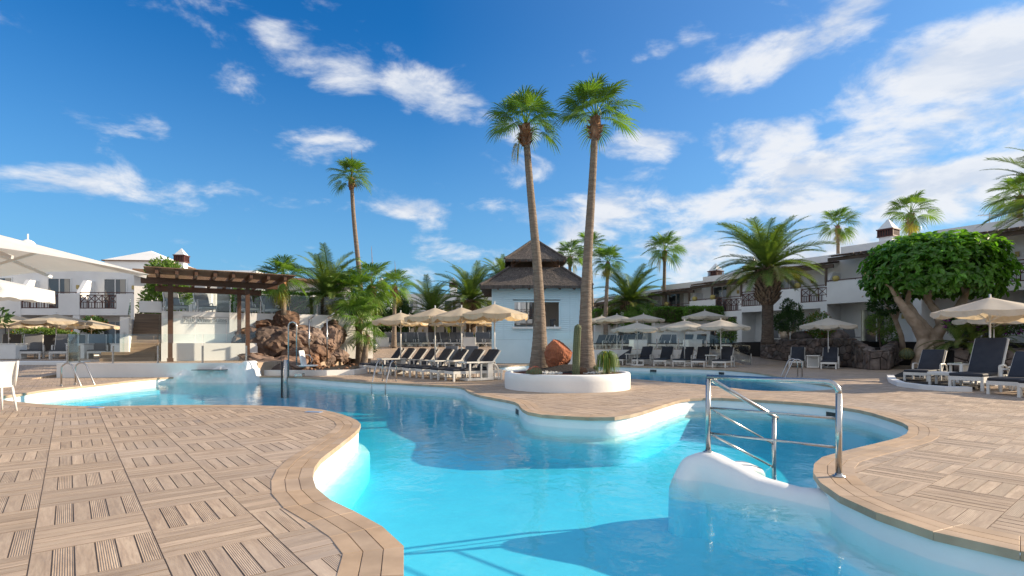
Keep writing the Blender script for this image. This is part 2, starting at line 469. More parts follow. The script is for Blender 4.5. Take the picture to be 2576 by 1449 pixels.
M['ficus_bark'] = mat('pale_smooth_bark', (.52, .40, .30), (.36, .265, .19), .85, 3.0, 8, bump=.5, bscale=7, bdist=.05)
M['hedge'] = leaf_mat('hedge_leaf', (.08, .19, .026), (.16, .30, .05), .22, .45)
M['shrub'] = leaf_mat('shrub_leaf', (.075, .145, .028), (.13, .20, .04), .25, .5)
M['dark_leaf'] = leaf_mat('dark_shrub_leaf', (.032, .075, .022), (.055, .11, .032), .18, .45)
M['bark'] = mat('grey_brown_bark', (.16, .12, .09), (.10, .075, .055), .95, 5.0, bump=.6)
M['red_flower'] = leaf_mat('red_blossom', (.50, .06, .02), (.58, .14, .03), .25, .6, tcol=(1, .6, .4))
M['purple_flower'] = leaf_mat('purple_bougainvillea_bract', (.30, .02, .30), (.42, .04, .40), .3, .6, tcol=(1, .6, 1))
M['lava'] = mat('brown_lava_rock', (.25, .148, .096), (.075, .046, .034), .95, 2.2, 9, bump=.55, bscale=8, bdist=.04, rand=.32)
M['lava_dark'] = mat('dark_basalt_stone', (.175, .135, .115), (.065, .05, .046), .9, 3.0, 8, bump=.9, bscale=9, bdist=.04, rand=.35)
M['mortar'] = mat('dark_stone_joint', (.020, .018, .018), rough=1.0)
M['orange_rock'] = mat('orange_volcanic_rock', (.37, .13, .065), (.23, .078, .042), .95, 2.2, 9, bump=1.0, bscale=6, bdist=.08)
M['gravel'] = mat('black_volcanic_gravel', (.030, .026, .025), (.012, .011, .011), 1.0, 60, 3, bump=1.0, bscale=70, bdist=.03)
M['red_gravel'] = mat('red_lava_gravel', (.15, .045, .025), (.06, .02, .014), 1.0, 50, 3, bump=1.0, bscale=60, bdist=.03)
M['pebble'] = mat('white_pebble', (.70, .69, .66), rough=.7, rand=.1)
M['cactus'] = mat('ribbed_cactus_skin', (.13, .155, .085), (.09, .115, .06), .8, 5.0)
M['spine'] = mat('cactus_spine', (.42, .38, .26), rough=.8)
M['gold_spine'] = mat('golden_cactus_spine', (.52, .42, .14), (.36, .30, .10), .8, 20)
M['red_spine'] = mat('red_cactus_spine', (.50, .15, .10), (.34, .10, .07), .8, 20)
M['step'] = mat('wooden_stair_tread', (.30, .215, .15), (.20, .14, .10), .7, 2.0, 6, stretch=(.5, .5, 8))
M['plastic'] = mat('white_moulded_plastic', (.78, .78, .77), rough=.35)
M['yellow'] = cloth_mat('yellow_towel', (.62, .40, .05), .1)
M['skin'] = mat('skin', (.42, .24, .16), rough=.55)
M['black_cloth'] = mat('black_clothing', (.018, .018, .02), rough=.9)
M['lamp'] = mat('ochre_wall_lamp', (.50, .38, .14), rough=.6)
M['letter'] = mat('grey_sign_letter', (.30, .30, .29), rough=.5)
M['marker'] = mat('faded_blue_tile', (.22, .34, .55), rough=.4)

# ================================================================== POOLS AND DECK
WATER = -0.20
def smooth_closed(pts, step, sharp=()):
    """closed Catmull-Rom through pts, resampled at about `step`"""
    n = len(pts); out = []
    for i in range(n):
        p0, p1, p2, p3 = pts[i-1], pts[i], pts[(i+1) % n], pts[(i+2) % n]
        for k in range(12):
            t = k/12; t2, t3 = t*t, t*t*t
            out.append(tuple(.5*((2*p1[j]) + (-p0[j]+p2[j])*t + (2*p0[j]-5*p1[j]+4*p2[j]-p3[j])*t2 + (-p0[j]+3*p1[j]-3*p2[j]+p3[j])*t3) for j in (0, 1)))
    q = np.array(out); d = np.hypot(*(np.roll(q, -1, 0) - q).T); s = np.concatenate([[0], np.cumsum(d)])
    m = max(8, int(round(s[-1] / step)))
    qq = np.vstack([q, q[:1]])
    tt = np.linspace(0, s[-1], m, endpoint=False)
    return np.stack([np.interp(tt, s, qq[:, 0]), np.interp(tt, s, qq[:, 1])], 1)
def ccw(p):
    x, y = p[:, 0], p[:, 1]
    return p if np.sum(x*np.roll(y, -1) - np.roll(x, -1)*y) > 0 else p[::-1]
def normals(p):
    """outward mitred vertex normals of a ccw loop"""
    e = np.roll(p, -1, 0) - p; e /= np.hypot(e[:, 0], e[:, 1])[:, None] + 1e-9
    nn = np.stack([e[:, 1], -e[:, 0]], 1); pn = np.roll(nn, 1, 0)
    m = nn + pn; m /= np.hypot(m[:, 0], m[:, 1])[:, None] + 1e-9
    c = np.clip((m*nn).sum(1), .55, 1)
    return m / c[:, None]
def sdist(P, poly):
    """signed distance of points to a ccw loop, positive outside"""
    P = np.asarray(P, float); best = np.full(len(P), 1e9); inside = np.zeros(len(P), bool)
    A = poly; B = np.roll(poly, -1, 0)
    for a, b in zip(A, B):
        ab = b - a; t = np.clip(((P - a) @ ab) / (ab @ ab + 1e-12), 0, 1)
        dd = np.hypot(*(P - (a + t[:, None]*ab)).T); best = np.minimum(best, dd)
        c = ((a[1] > P[:, 1]) != (b[1] > P[:, 1]))
        with np.errstate(divide='ignore', invalid='ignore'):
            xi = (b[0]-a[0])*(P[:, 1]-a[1])/(b[1]-a[1]+1e-15) + a[0]
        inside ^= (c & (P[:, 0] < xi))
    return np.where(inside, -best, best)

main_px = [(1000,1449),(996,1366),(913,1305),(824,1262),(782,1224),(779,1191),(795,1159),(850,1117),(897,1078),(893,1058),(830,1036),(750,1025),
           (593,1019.5),(395,1020),(237,1023),(110,1018),(20,1009),(-12,1003),(2,997),(39,992.5),(118,980),(237,968),(332,957),(427,949),(520,947.5),(625,946.5),
           (731,947),(830,954),(928,961),(990,963),(1060,967),(1137,970.5),(1167,975),(1180,983.5),(1205,993),(1250,1002),(1300,1012),(1318,1029),
           (1345,1040),(1400,1045),(1470,1049),(1534,1050),(1596,1040),(1675,1016),(1722,1004),(1790,1000.5),(1870,1004),(2029,1014),(2156,1030),(2228,1048),
           (2283,1067),(2292,1084),(2270,1101),(2152,1131),(2077,1151),(2053,1177),(2062,1199),(2092,1230),(2182,1277),(2385,1346),(2576,1386)]
main_pts = [tuple(gr(x, y).xy) for x, y in main_px] + [(4.0, 2.55), (4.2, 1.4), (3.2, .35), (1.6, .1), (.2, .55), (-.45, 1.4), (-.6, 2.2)]
POOL1 = ccw(smooth_closed(main_pts, .42))
back_px = [(1252,925),(1300,918.5),(1390,917.5),(1498,920),(1652,924),(1788,928),(1873,934),(1932,942),(1985,953),(2075,967),(2112,975),(2085,981),(2000,984.5),
           (1900,983),(1842,976.5),(1771,969),(1652,958.5),(1591,953.5),(1490,949),(1390,944),(1290,936)]
POOL2 = ccw(smooth_closed([tuple(gr(x, y).xy) for x, y in back_px], .5))
POOLS = [POOL1, POOL2]
COPW = .32

# --- level ground: one sheet to the horizon, open where the pools are
def holed_sheet(outer, holes, z):
    polys = [[Vector((x, y, 0)) for x, y in outer]] + [[Vector((x, y, 0)) for x, y in h] for h in holes]
    flat = [v for p in polys for v in p]
    tris = geometry.tessellate_polygon(polys)
    mb = MB(); fs = []
    for t in tris:
        a, b, c = (flat[i] for i in t)
        if (b-a).cross(c-a).z < 0: t = (t[0], t[2], t[1])
        fs.append(tuple(t))
    mb.add([(v.x, v.y, z) for v in flat], fs); return mb
DK = (-48.0, 48.0, -9.0, 66.0)
grd = MB()
G_ = 1600.0
for x0, x1, y0, y1 in ((-G_, DK[0], -G_, G_), (DK[1], G_, -G_, G_), (DK[0], DK[1], -G_, DK[2]), (DK[0], DK[1], DK[3], G_)):
    grd.add([(x0,y0,-.02),(x1,y0,-.02),(x1,y1,-.02),(x0,y1,-.02)], [(0,1,2,3)])
grd.obj('ground', M['ground'], kind='structure')
NEAR = [(-21, -3.0), (20, -3.0), (20, 17.5), (-21, 17.5)]   # inside: planks built one by one
voids = [p + normals(p)*.05 for p in POOLS]
holed_sheet([(DK[0],DK[2]),(DK[1],DK[2]),(DK[1],DK[3]),(DK[0],DK[3])], voids, -.0045).obj('paving', M['deck_far'], kind='structure')

# --- the plank deck
deck = thing('pool_deck', 'x', 'x'); 
for k in ('label', 'category'): del deck[k]
deck['kind'] = 'structure'
u2 = np.array([cos(TILE_ROT), sin(TILE_ROT)]); u1 = np.array([-sin(TILE_ROT), cos(TILE_ROT)])
O2 = np.array(TORG.xy)
def plank_mesh(mb):
    me = mb.mesh('plank', M['deck']); me.materials.append(M['plank_side'])
    me.polygons.foreach_set('material_index', [0 if abs(p.normal.z) > .9 else 1 for p in me.polygons])
    return me
def build_planks():
    T = .014
    full = {}
    for par, (w_, l_) in ((1, (TU/6, TV)), (0, (TU, TV/6))):
        gx, gy = (.0032, .0026) if par else (.0024, .002)
        hx, hy = w_/2 - gx, l_/2 - gy
        mb = MB(); c, s_ = cos(TILE_ROT), sin(TILE_ROT)
        def loop(ix, z): return [((x*c - y*s_), (x*s_ + y*c), z) for x, y in ((-hx+ix,-hy+ix),(hx-ix,-hy+ix),(hx-ix,hy-ix),(-hx+ix,hy-ix))]
        mb.add(loop(.0015, 0) + loop(0, -.0015) + loop(0, -T), [(0,1,2,3)] + [(4+i, 4+(i+1)%4, (i+1)%4, i) for i in range(4)] + [(8+i, 8+(i+1)%4, 4+(i+1)%4, 4+i) for i in range(4)])
        full[par] = (mb, plank_mesh(mb), hx, hy)
    items = []
    for i in range(-48, 49):
        for j in range(-40, 41):
            par = (i + j) % 2
            c0 = O2 + u2*(i+.5)*TU + u1*(j+.5)*TV
            if not (-21 < c0[0] < 20 and .3 < c0[1] < 17.5): continue
            if c0[1] > .8 and abs(c0[0]) > c0[1]*1.02 + 2.2: continue
            for k in range(6):
                c = c0 + (u2*((k+.5)/6-.5)*TU if par else u1*((k+.5)/6-.5)*TV)
                items.append((c, par))
    C = np.array([c for c, _ in items])
    sd1 = np.minimum(sdist(C, POOL1), sdist(C, POOL2))
    lim = COPW - .025
    whole = []; cut = []
    for (c, par), s_ in zip(items, sd1):
        if s_ > lim + .40: whole.append((c, par))
        elif s_ > lim - .36: cut.append((c, par))
    # clipped planks along the copings
    pieces = []
    allp = []
    for c, par in cut:
        hx, hy = full[par][2:]
        pts = []
        for (x0,y0),(x1,y1) in (((-hx,-hy),(hx,-hy)),((hx,-hy),(hx,hy)),((hx,hy),(-hx,hy)),((-hx,hy),(-hx,-hy))):
            n = max(1, int(round(hypot(x1-x0, y1-y0)/.06)))
            for q in range(n):
                t = q/n; pts.append(c + u2*(x0+(x1-x0)*t) + u1*(y0+(y1-y0)*t))
        allp.append(np.array(pts))
    cat = np.concatenate(allp); sd = np.minimum(sdist(cat, POOL1), sdist(cat, POOL2)) - lim
    o = 0
    for P, (c, par) in zip(allp, cut):
        s_ = sd[o:o+len(P)]; o += len(P)
        if (s_ > 0).all(): whole.append((c, par)); continue
        if (s_ <= 0).all(): continue
        out = []
        for q in range(len(P)):
            r = (q+1) % len(P)
            if s_[q] > 0: out.append(P[q])
            if (s_[q] > 0) != (s_[r] > 0):
                t = s_[q]/(s_[q]-s_[r]); out.append(P[q] + (P[r]-P[q])*t)
        if len(out) < 3: continue
        # drop collinear points
        res = []
        for q in range(len(out)):
            a, b, d = out[q-1], out[q], out[(q+1) % len(out)]
            if abs((b-a)[0]*(d-b)[1] - (b-a)[1]*(d-b)[0]) > 2e-6: res.append(b)
        if len(res) >= 3: pieces.append(np.array(res))
    rank = []
    for c, par in whole:
        vis = c[1] > 2.7 and abs(c[0]) < c[1]*.95 + .2
        rank.append((0 if vis else 1, hypot(*c), 'w', (c, par)))
    for P in pieces:
        c = P.mean(0); vis = c[1] > 2.7 and abs(c[0]) < c[1]*.95 + .2
        rank.append((0 if vis else 1, hypot(*c), 'p', P))
    rank.sort(key=lambda r: r[:2])
    rest = MB()
    for idx, (_, _, typ, dat) in enumerate(rank):
        dz = random.uniform(-.0012, .0012)
        if typ == 'w':
            c, par = dat
            if idx < 300: link('plank', full[par][1], deck, (c[0], c[1], dz))
            else:
                mb = full[par][0]; rest.add([(v[0]+c[0], v[1]+c[1], v[2]+dz) for v in mb.v], mb.f)
        else:
            c = dat.mean(0) if idx < 300 else np.zeros(2)
            mb = MB() if idx < 300 else rest
            n = len(dat)
            mb.add([(p[0]-c[0], p[1]-c[1], dz) for p in dat] + [(p[0]-c[0], p[1]-c[1], -T) for p in dat],
                   [tuple(range(n))] + [(n+i, n+(i+1)%n, (i+1)%n, i) for i in range(n)])
            if idx < 300: link('plank', plank_mesh(mb), deck, (c[0], c[1], 0))
    link('plank', plank_mesh(rest), deck, kind='stuff')
build_planks()
# --- copings: three plank rows following the water's edge
def build_coping(pool, name):
    root = thing(name, 'x', 'x')
    del root['label'], root['category']; root['kind'] = 'structure'
    n = len(pool); nr = normals(pool)
    offs = (-.035, .088, .205, COPW)
    lst = []
    for i in range(n):
        j = (i+1) % n
        for k in range(3):
            a, b = offs[k] + .0025, offs[k+1] - .0025
            q = [pool[i]+nr[i]*a, pool[j]+nr[j]*a, pool[j]+nr[j]*b, pool[i]+nr[i]*b]
            c = sum(q)/4
            q = [c + (p-c)*(1 - .0014/max(.05, hypot(*(p-c)))) for p in q]
            lst.append((hypot(*c) + (0 if (c[1] > 2.6 and abs(c[0]) < c[1]+.3) else 100), c, q, k))
    lst.sort(key=lambda r: r[0])
    rest = MB()
    for idx, (_, c, q, k) in enumerate(lst):
        z1 = .004 + random.uniform(-.0008, .0008); z0 = -.055 if k == 0 else -.02
        if np.cross(q[1]-q[0], q[2]-q[1]) < 0: q = q[::-1]
        cc = c if idx < 300 else np.zeros(2)
        mb = MB() if idx < 300 else rest
        c4 = sum(q)/4
        top = [c4 + (p-c4)*.975 for p in q] if False else [p + (c4-p)/max(hypot(*(c4-p)), .02)*.0025 for p in q]
        mb.add([(p[0]-cc[0], p[1]-cc[1], z1) for p in top] + [(p[0]-cc[0], p[1]-cc[1], z1-.004) for p in q] + [(p[0]-cc[0], p[1]-cc[1], z0) for p in q],
               [(0,1,2,3)] + [(4+i, 4+(i+1)%4, (i+1)%4, i) for i in range(4)] + [(8+i, 8+(i+1)%4, 4+(i+1)%4, 4+i) for i in range(4)] + [(11,10,9,8)])
        if idx < 300: link('coping_plank', mb.mesh('coping_plank', M['coping']), root, (cc[0], cc[1], 0))
    if rest.v: rest.obj('coping_plank', M['coping'], root, kind='stuff')
    # mortar bed under the rows
    bedm = MB()
    for i in range(n):
        j = (i+1) % n
        bedm.add([(*(pool[i]+nr[i]*-.02), -.008), (*(pool[j]+nr[j]*-.02), -.008), (*(pool[j]+nr[j]*.33), -.008), (*(pool[i]+nr[i]*.33), -.008)], [(3,2,1,0)] )
    bedm.obj('mortar_bed', M['grout'], root)
build_coping(POOL1, 'pool_coping'); build_coping(POOL2, 'pool_coping')

# --- basins and water
def floor_depth(x, y, deep):
    t = min(1, max(0, (x + 13.5) / 6.0)); t = t*t*(3-2*t)
    return -(.52 + (deep-.52)*t)
def build_basin(pool, deep, name):
    n = len(pool); nr = normals(pool)
    prof = [(.0, -.03), (.0, -.36), (-.02, -.40), (-.14, -.41), (-.16, -.43), (-.17, -.50)]
    mb = MB(); rings = []
    for off, z in prof:
        rings.append([(*(pool[i]+nr[i]*off), z) for i in range(n)])
    last = pool + nr*-.17
    rings.append([(*last[i], floor_depth(*last[i], deep)-.0) for i in range(n)])
    vs = [v for r in rings for v in r]; fs = []
    for k in range(len(rings)-1):
        for i in range(n):
            j = (i+1) % n; fs.append((k*n+i, (k+1)*n+i, (k+1)*n+j, k*n+j))
    mb.add(vs, [f[::-1] for f in fs])
    # floor
    x0, y0 = last.min(0); x1, y1 = last.max(0)
    gx = [(x, y) for x in np.arange(x0, x1, 1.1) for y in np.arange(y0, y1, 1.1)]
    s_ = sdist(gx, last); inner = [p for p, d in zip(gx, s_) if d < -.4]
    pts = [Vector(p) for p in last] + [Vector(p) for p in inner]
    r = geometry.delaunay_2d_cdt(pts, [], [list(range(n))], 1, 1e-5)
    mb.add([(p.x, p.y, floor_depth(p.x, p.y, deep)) for p in r[0]], [f for f in r[2]])
    mb.obj(name, M['pool'], smooth=True, kind='structure')

def water_material():
    m, w, b, o = mat_new('pool_water')
    w.n.remove(b)
    pos = w.new('ShaderNodeNewGeometry').outputs['Position']
    p1 = w.vmath('MULTIPLY', pos, (1.0, .8, 1.0))
    w1 = w.noise(p1, 2.1, 3, .5, .4); w2 = w.noise(p1, 7.5, 3, .55, .6)
    calm = w.rng(w.noise(pos, .22, 2), .35, .65, .35, 1.0)
    hgt = w.math('MULTIPLY', w.math('ADD', w.math('MULTIPLY', w1, 1.0), w.math('MULTIPLY', w2, .30)), calm)
    nb = w.bump(hgt, .32, .055)
    t = w.new('ShaderNodeBsdfTransparent'); t.inputs[0].default_value = (.97, .99, 1, 1)
    g = w.new('ShaderNodeBsdfGlossy'); g.inputs['Roughness'].default_value = .03; w.l.new(nb, g.inputs['Normal'])
    # Schlick reflectance, the same seen from above and from below
    inc = w.new('ShaderNodeNewGeometry').outputs['Incoming']
    cs = w.math('ABSOLUTE', w.vmath('DOT_PRODUCT', nb, inc))
    fr = w.math('ADD', w.math('MULTIPLY', w.math('POWER', w.math('SUBTRACT', 1.0, cs, clamp=True), 5.0), .98), .02)
    mx = w.new('ShaderNodeMixShader')
    w.l.new(w.math('MULTIPLY', fr, .85), mx.inputs[0]); w.l.new(t.outputs[0], mx.inputs[1]); w.l.new(g.outputs[0], mx.inputs[2])
    w.l.new(mx.outputs[0], o.inputs['Surface'])
    va = w.new('ShaderNodeVolumeAbsorption'); va.inputs['Color'].default_value = (0, .875, .962, 1); va.inputs['Density'].default_value = .54
    w.l.new(va.outputs[0], o.inputs['Volume'])
    return m
M['water'] = water_material()
def build_water(pool, deep, name):
    p = pool + normals(pool)*.04
    n = len(p)
    polys = [[Vector((x, y, 0)) for x, y in p]]
    tris = []
    for t in geometry.tessellate_polygon(polys):
        a, b, c = (polys[0][i] for i in t)
        tris.append(tuple(t) if (b-a).cross(c-a).z > 0 else (t[0], t[2], t[1]))
    mb = MB()
    mb.add([(x, y, WATER) for x, y in p] + [(x, y, -deep-.4) for x, y in p],
           tris + [tuple(n + i for i in reversed(t)) for t in tris] + [(n+i, n+(i+1)%n, (i+1)%n, i) for i in range(n)])
    mb.obj(name, M['water'], kind='structure')
build_basin(POOL1, .78, 'pool_basin'); build_basin(POOL2, .75, 'pool_basin')
build_water(POOL1, .78, 'pool_water'); build_water(POOL2, .75, 'pool_water')

# --- moulded white wall with a hump that carries the handrail
def remeshed(name, mb, m, voxel, label, cat, disp=0.0, dscale=.6, smooth_it=2, parent=None, seed=0, group=None):
    me = mb.mesh(name, m)
    o = link(name, me, parent)
    rm = o.modifiers.new('remesh', 'REMESH'); rm.mode = 'VOXEL'; rm.voxel_size = voxel; rm.use_smooth_shade = True
    sm = o.modifiers.new('smooth', 'SMOOTH'); sm.iterations = smooth_it; sm.factor = .5
    dg = bpy.context.evaluated_depsgraph_get()
    me2 = bpy.data.meshes.new_from_object(o.evaluated_get(dg))
    o.modifiers.clear(); o.data = me2
    if disp:
        off = Vector((seed*3.1, seed*1.7, seed*.9))
        nrm = [v.normal.copy() for v in me2.vertices]
        for v, nn in zip(me2.vertices, nrm):
            q = v.co/dscale + off
            v.co += nn * disp * (noise.noise(q) + .5*noise.noise(q*2.3) + .25*noise.noise(q*5.1))
    if not me2.materials: me2.materials.append(m)
    me2.polygons.foreach_set('use_smooth', [True]*len(me2.polygons))
    if label: o['label'] = label; o['category'] = cat
    if group: o['group'] = group
    return o
hump = MB()
def humpath(pts):
    full = []
    for (x, y, z, r) in pts:
        full.append((x, y, z, r))
    for (x0,y0,z0,r0),(x1,y1,z1,r1) in zip(full[:-1], full[1:]):
        n = 7
        for k in range(n+1):
            t = k/n; r = r0+(r1-r0)*t; z = z0+(z1-z0)*t; x = x0+(x1-x0)*t; y = y0+(y1-y0)*t
            prof = [(r*1.18, -1.3), (r*1.12, -.6), (r*1.05, z-r*.9), (r*.92, z-r*.45), (r*.62, z-r*.12), (.02, z)]
            hump.lathe(prof, 14, (x, y, 0))
humpath([(3.16,4.48,-.015,.17),(2.96,4.72,-.04,.19),(2.66,5.10,-.10,.19),(2.42,5.42,-.075,.19),(2.22,5.70,.02,.19),(2.11,5.88,.075,.21),(1.99,5.92,.02,.19),(1.86,5.86,-.17,.17)])
humpath([(2.22,5.98,.0,.15),(2.42,6.22,-.12,.14),(2.66,6.36,-.13,.15),(2.84,6.4,-.2,.11)])
remeshed('pool_wall', hump, M['pool'], .032, 'low moulded white pool wall with a rounded hump under the handrail', 'wall', .006, .5, 6)

# handrail
def handrail():
    t = thing('handrail', 'stainless steel handrail at the pool entrance with sloping arm into the water', 'handrail', (3.02, 5.07, 0))
    o = Vector((3.02, 5.07, 0))
    A = Vector((2.11, 5.90, .06)) - o; B = Vector((0, 0, 0)); Cw = Vector((3.07, 6.43, -.55)) - o
    top = .872
    MB().tube([A, A + Vector((0,0,top-.06-.02))], .027, 12).obj('post', M['steel'], t, True)
    d = (B - A); d.z = 0; d.normalize()
    # right post bends into the top rail
    Bt = Vector((0, 0, top)); At = Vector((A.x, A.y, top))
    path = [B + Vector((0,0,0)), B + Vector((0,0,top-.10))]
    for k in range(1, 6):
        th = k/6*pi/2
        path.append(Vector((0,0,top-.10)) + Vector((0,0,.10*sin(th))) - d*(.10*(1-cos(th))))
    path.append(Bt - d*.10)
    MB().tube(path[:2], .027, 12).obj('post', M['steel'], t, True)
    MB().tube(path[1:] + [At + d*.0 - d*.01], .027, 12).obj('top_rail', M['steel'], t, True)
    for z in (.54, .27):
        MB().tube([A*1.0 + Vector((0,0,z-A.z)), B + Vector((0,0,z))], .012, 8).obj('mid_rail', M['steel'], t, True)
    Ct = Vector((Cw.x, Cw.y, .375))
    MB().tube([At + Vector((0,0,-.01)), Ct, Ct + (Ct-At).normalized()*.06], .026, 12).obj('sloping_rail', M['steel'], t, True)
    MB().tube([Cw, Ct], .024, 12).obj('post', M['steel'], t, True)
    for dz in (.33, .60):
        MB().tube([At - Vector((0,0,dz)), Ct - Vector((0,0,dz))], .012, 8).obj('mid_rail', M['steel'], t, True)
    for p in (A, B + Vector((0,0,.004))):
        MB().lathe([(.058, 0), (.058, .008), (.036, .016), (.030, .03)], 16, p).obj('flange', M['steel'], t, True)
handrail()

# skimmer openings in the pool walls
def skimmer(px_, side, lab):
    g = np.array(gr(*px_).xy)
    pool = POOLS[side]; i = int(np.argmin(np.hypot(*(pool - g).T)))
    e = pool[(i+1) % len(pool)] - pool[i]; rz = atan2(e[1], e[0])
    mid = (pool[i] + pool[(i+1) % len(pool)])/2
    nn = normals(pool)[i]
    t = thing('skimmer', lab, 'pool skimmer', (*(mid), -.17), rz, 'skimmer openings in the pool walls')
    mb = MB(); mb.b2(-.17, .17, -.004, .012, -.065, .045); mb.obj('opening', M['dark_steel'], t)
    fr = MB()
    for b in ((-.19,-.17,-.085,.065),(.17,.19,-.085,.065)): fr.b2(b[0], b[1], -.004, .016, b[2], b[3])
    fr.b2(-.17,.17,-.004,.016,.045,.065); fr.b2(-.17,.17,-.004,.016,-.085,-.065)
    fr.obj('frame', M['white_flat'], t)
skimmer((2125, 1025), 0, 'dark skimmer slot in the pool wall right of the handrail')
skimmer((1305, 1014), 0, 'dark skimmer slot in the pool wall below the planter')
skimmer((1652, 924), 1, 'dark skimmer slot of the back pool nearest the round planter')
skimmer((1822, 930), 1, 'dark skimmer slot of the back pool nearest the steel ladder')

# ladders
def ladder(bp, pool, label):
    g = np.array(gr(*bp).xy); i = int(np.argmin(np.hypot(*(pool - g).T)))
    nn = -normals(pool)[i]; nn /= hypot(*nn)          # towards the water
    rz = atan2(nn[1], nn[0])
    t = thing('pool_ladder', label, 'pool ladder', (pool[i][0], pool[i][1], 0), rz, 'steel pool ladders')
    for s_ in (-.26, .26):
        pts = [(-.62, s_, 0), (-.62, s_, .48)]
        for k in range(1, 8):
            th = k/7*radians(150)
            pts.append((-.62 + .17 - .17*cos(th), s_, .48 + .17*sin(th) ))
        x0, z0 = pts[-1][0], pts[-1][2]
        pts += [(x0 + (z0+.04)*.42, s_, -.04), (x0 + (z0+.04)*.42 + .02, s_, -.12), (x0 + (z0+.04)*.42 + .02, s_, -.70)]
        MB().tube(pts, .021, 10).obj('rail', M['steel'], t, True)
        MB().lathe([(.045, 0), (.045, .008), (.028, .02)], 12, (-.62, s_, .004)).obj('flange', M['steel'], t, True)
    xs = pts[-1][0]
    for z in (-.28, -.45, -.62):
        MB().box((xs-.02, 0, z), (.08, .50, .025)).obj('rung', M['steel'], t)
ladder((228, 968.5), POOL1, 'steel pool ladder beside the low white wall, partly in bright shallow water')
ladder((955, 962), POOL1, 'steel pool ladder in front of the row of loungers')
ladder((1962, 948), POOL2, 'steel pool ladder of the back pool near the stone wall')

# ================================================================== TERRACES, WALLS, BUILDINGS
R31 = radians(31.4)                                  # the hotel is laid out on a grid turned 31 degrees
A2 = Vector((cos(R31), sin(R31), 0)); B2 = Vector((-sin(R31), cos(R31), 0))
def slab(name, pts, z0, m, **kw):
    """level or sloping slab: pts are (x, y, z) of the top, skirt down to z0"""
    mb = MB(); n = len(pts)
    mb.add([tuple(p) for p in pts] + [(p[0], p[1], z0) for p in pts], [tuple(range(n))] + [(n+i, n+(i+1)%n, (i+1)%n, i) for i in range(n)])
    return mb.obj(name, m, kind='structure', **kw)
# left terrace (z .5) with the sloping deck that leads up to it
slab('left_terrace', [(-40,24.2,.5),(-16.6,24.2,.5),(-15.9,19.9,.5),(-9.4,20.3,.5),(-8.5,30,.5),(-30,48,.5),(-44,48,.5)], -.01, M['deck_far'])
slab('sloping_deck', [(-40,18.6,.002),(-16.35,18.6,.002),(-16.6,24.3,.502),(-40,24.3,.502)], -.02, M['deck_far'])
slab('back_terrace', [(-17,40.2,.92),(-1.2,40.2,.92),(1,66,.92),(-26,66,.92)], -.01, M['deck_far'])
slab('sloping_deck', [(-10.4,35.3,.003),(-1.3,35.3,.003),(-1.3,40.3,.922),(-9.8,40.3,.922)], -.02, M['deck_far'])
slab('right_terrace', [(2.2,32.1,.8),(11.2,32.1,.8),(17,38,.8),(14,64,.8),(1.5,64,.8),(1.5,36,.8)], -.01, M['deck_far'])
slab('sloping_deck', [(11.15,32.15,.801),(12.9,30.4,.003),(17.2,28.4,.003),(15.4,33.2,.36),(17.0,38.0,.801)], -.02, M['deck_far'])
slab('garden_bed', [(13.0,37.0,1.15),(15.3,33.3,1.3),(17.6,28.2,1.3),(20.9,30.4,1.3),(23.4,28.4,1.2),(26,23.0,1.0),(34,26,1.2),(30,40,1.25),(16,60,1.1)], .0, M['gravel'])
slab('upper_terrace', [tuple(p) for p in (Vector((-15.3,24.75,2.6)) + A2*-.34, Vector((-15.3,24.75,2.6)) + A2*9.0, Vector((-15.3,24.75,2.6)) + A2*9.0 + B2*7, Vector((-15.3,24.75,2.6)) + A2*-1.5 + B2*7, Vector((-15.3,24.75,2.6)) + A2*-1.5+B2*2.1,Vector((-15.3,24.75,2.6))+A2*-.34+B2*2.1)], .4, M['deck_far'])

def wall_thing(label, mb, m=None, name='garden_wall', cat='wall', **kw):
    o = mb.obj(name, m or M['plaster']); o['label'] = label; o['category'] = cat
    for k, v in kw.items(): o[k] = v
    return o
# low white pool wall under the glass fence (left)
mb = MB(); mb.prism([(-16.35,19.72),(-16.15,19.45),(-9.65,20.0),(-9.65,20.25),(-16.1,19.85)], -.01, .5)
wall_thing('long low white wall at the pool edge carrying the glass fence', mb)
# white retaining wall right of the hut
mb = MB(); mb.prism([(2.3,31.72),(9.6,31.72),(11.3,32.2),(11.3,32.35),(9.5,31.95),(2.3,31.95)], -.01, .83)
wall_thing('low white retaining wall behind the right lounger row', mb)
# white wall of the upper terrace with the sign, and the lower white ledge in front of it
UT = Vector((-15.3, 24.6, 0))
def rect_wall(o, s0, s1, t0, t1, z0, z1):
    """box along the hotel grid: s along A2, t along B2 from origin o"""
    ps = [o + A2*s0 + B2*t0, o + A2*s1 + B2*t0, o + A2*s1 + B2*t1, o + A2*s0 + B2*t1]
    return MB().prism([(p.x, p.y) for p in ps], z0, z1)
wall_thing('tall white terrace wall with the hotel name plate', rect_wall(UT, -.35, 9.2, .0, .3, .4, 2.66))
mb = rect_wall(UT, -.3, 3.2, -3.1, -.01, .5, 1.22)
wall_thing('white ledge wall below the name plate behind the glass', mb)
wall_thing('white side wall left of the wooden stairs', rect_wall(UT, -1.75, -1.45, -1.6, 2.4, .4, 2.3))
wall_thing('small white block at the top of the wooden stairs', rect_wall(UT, -1.2, -.36, .45, .9, 2.6, 3.1))

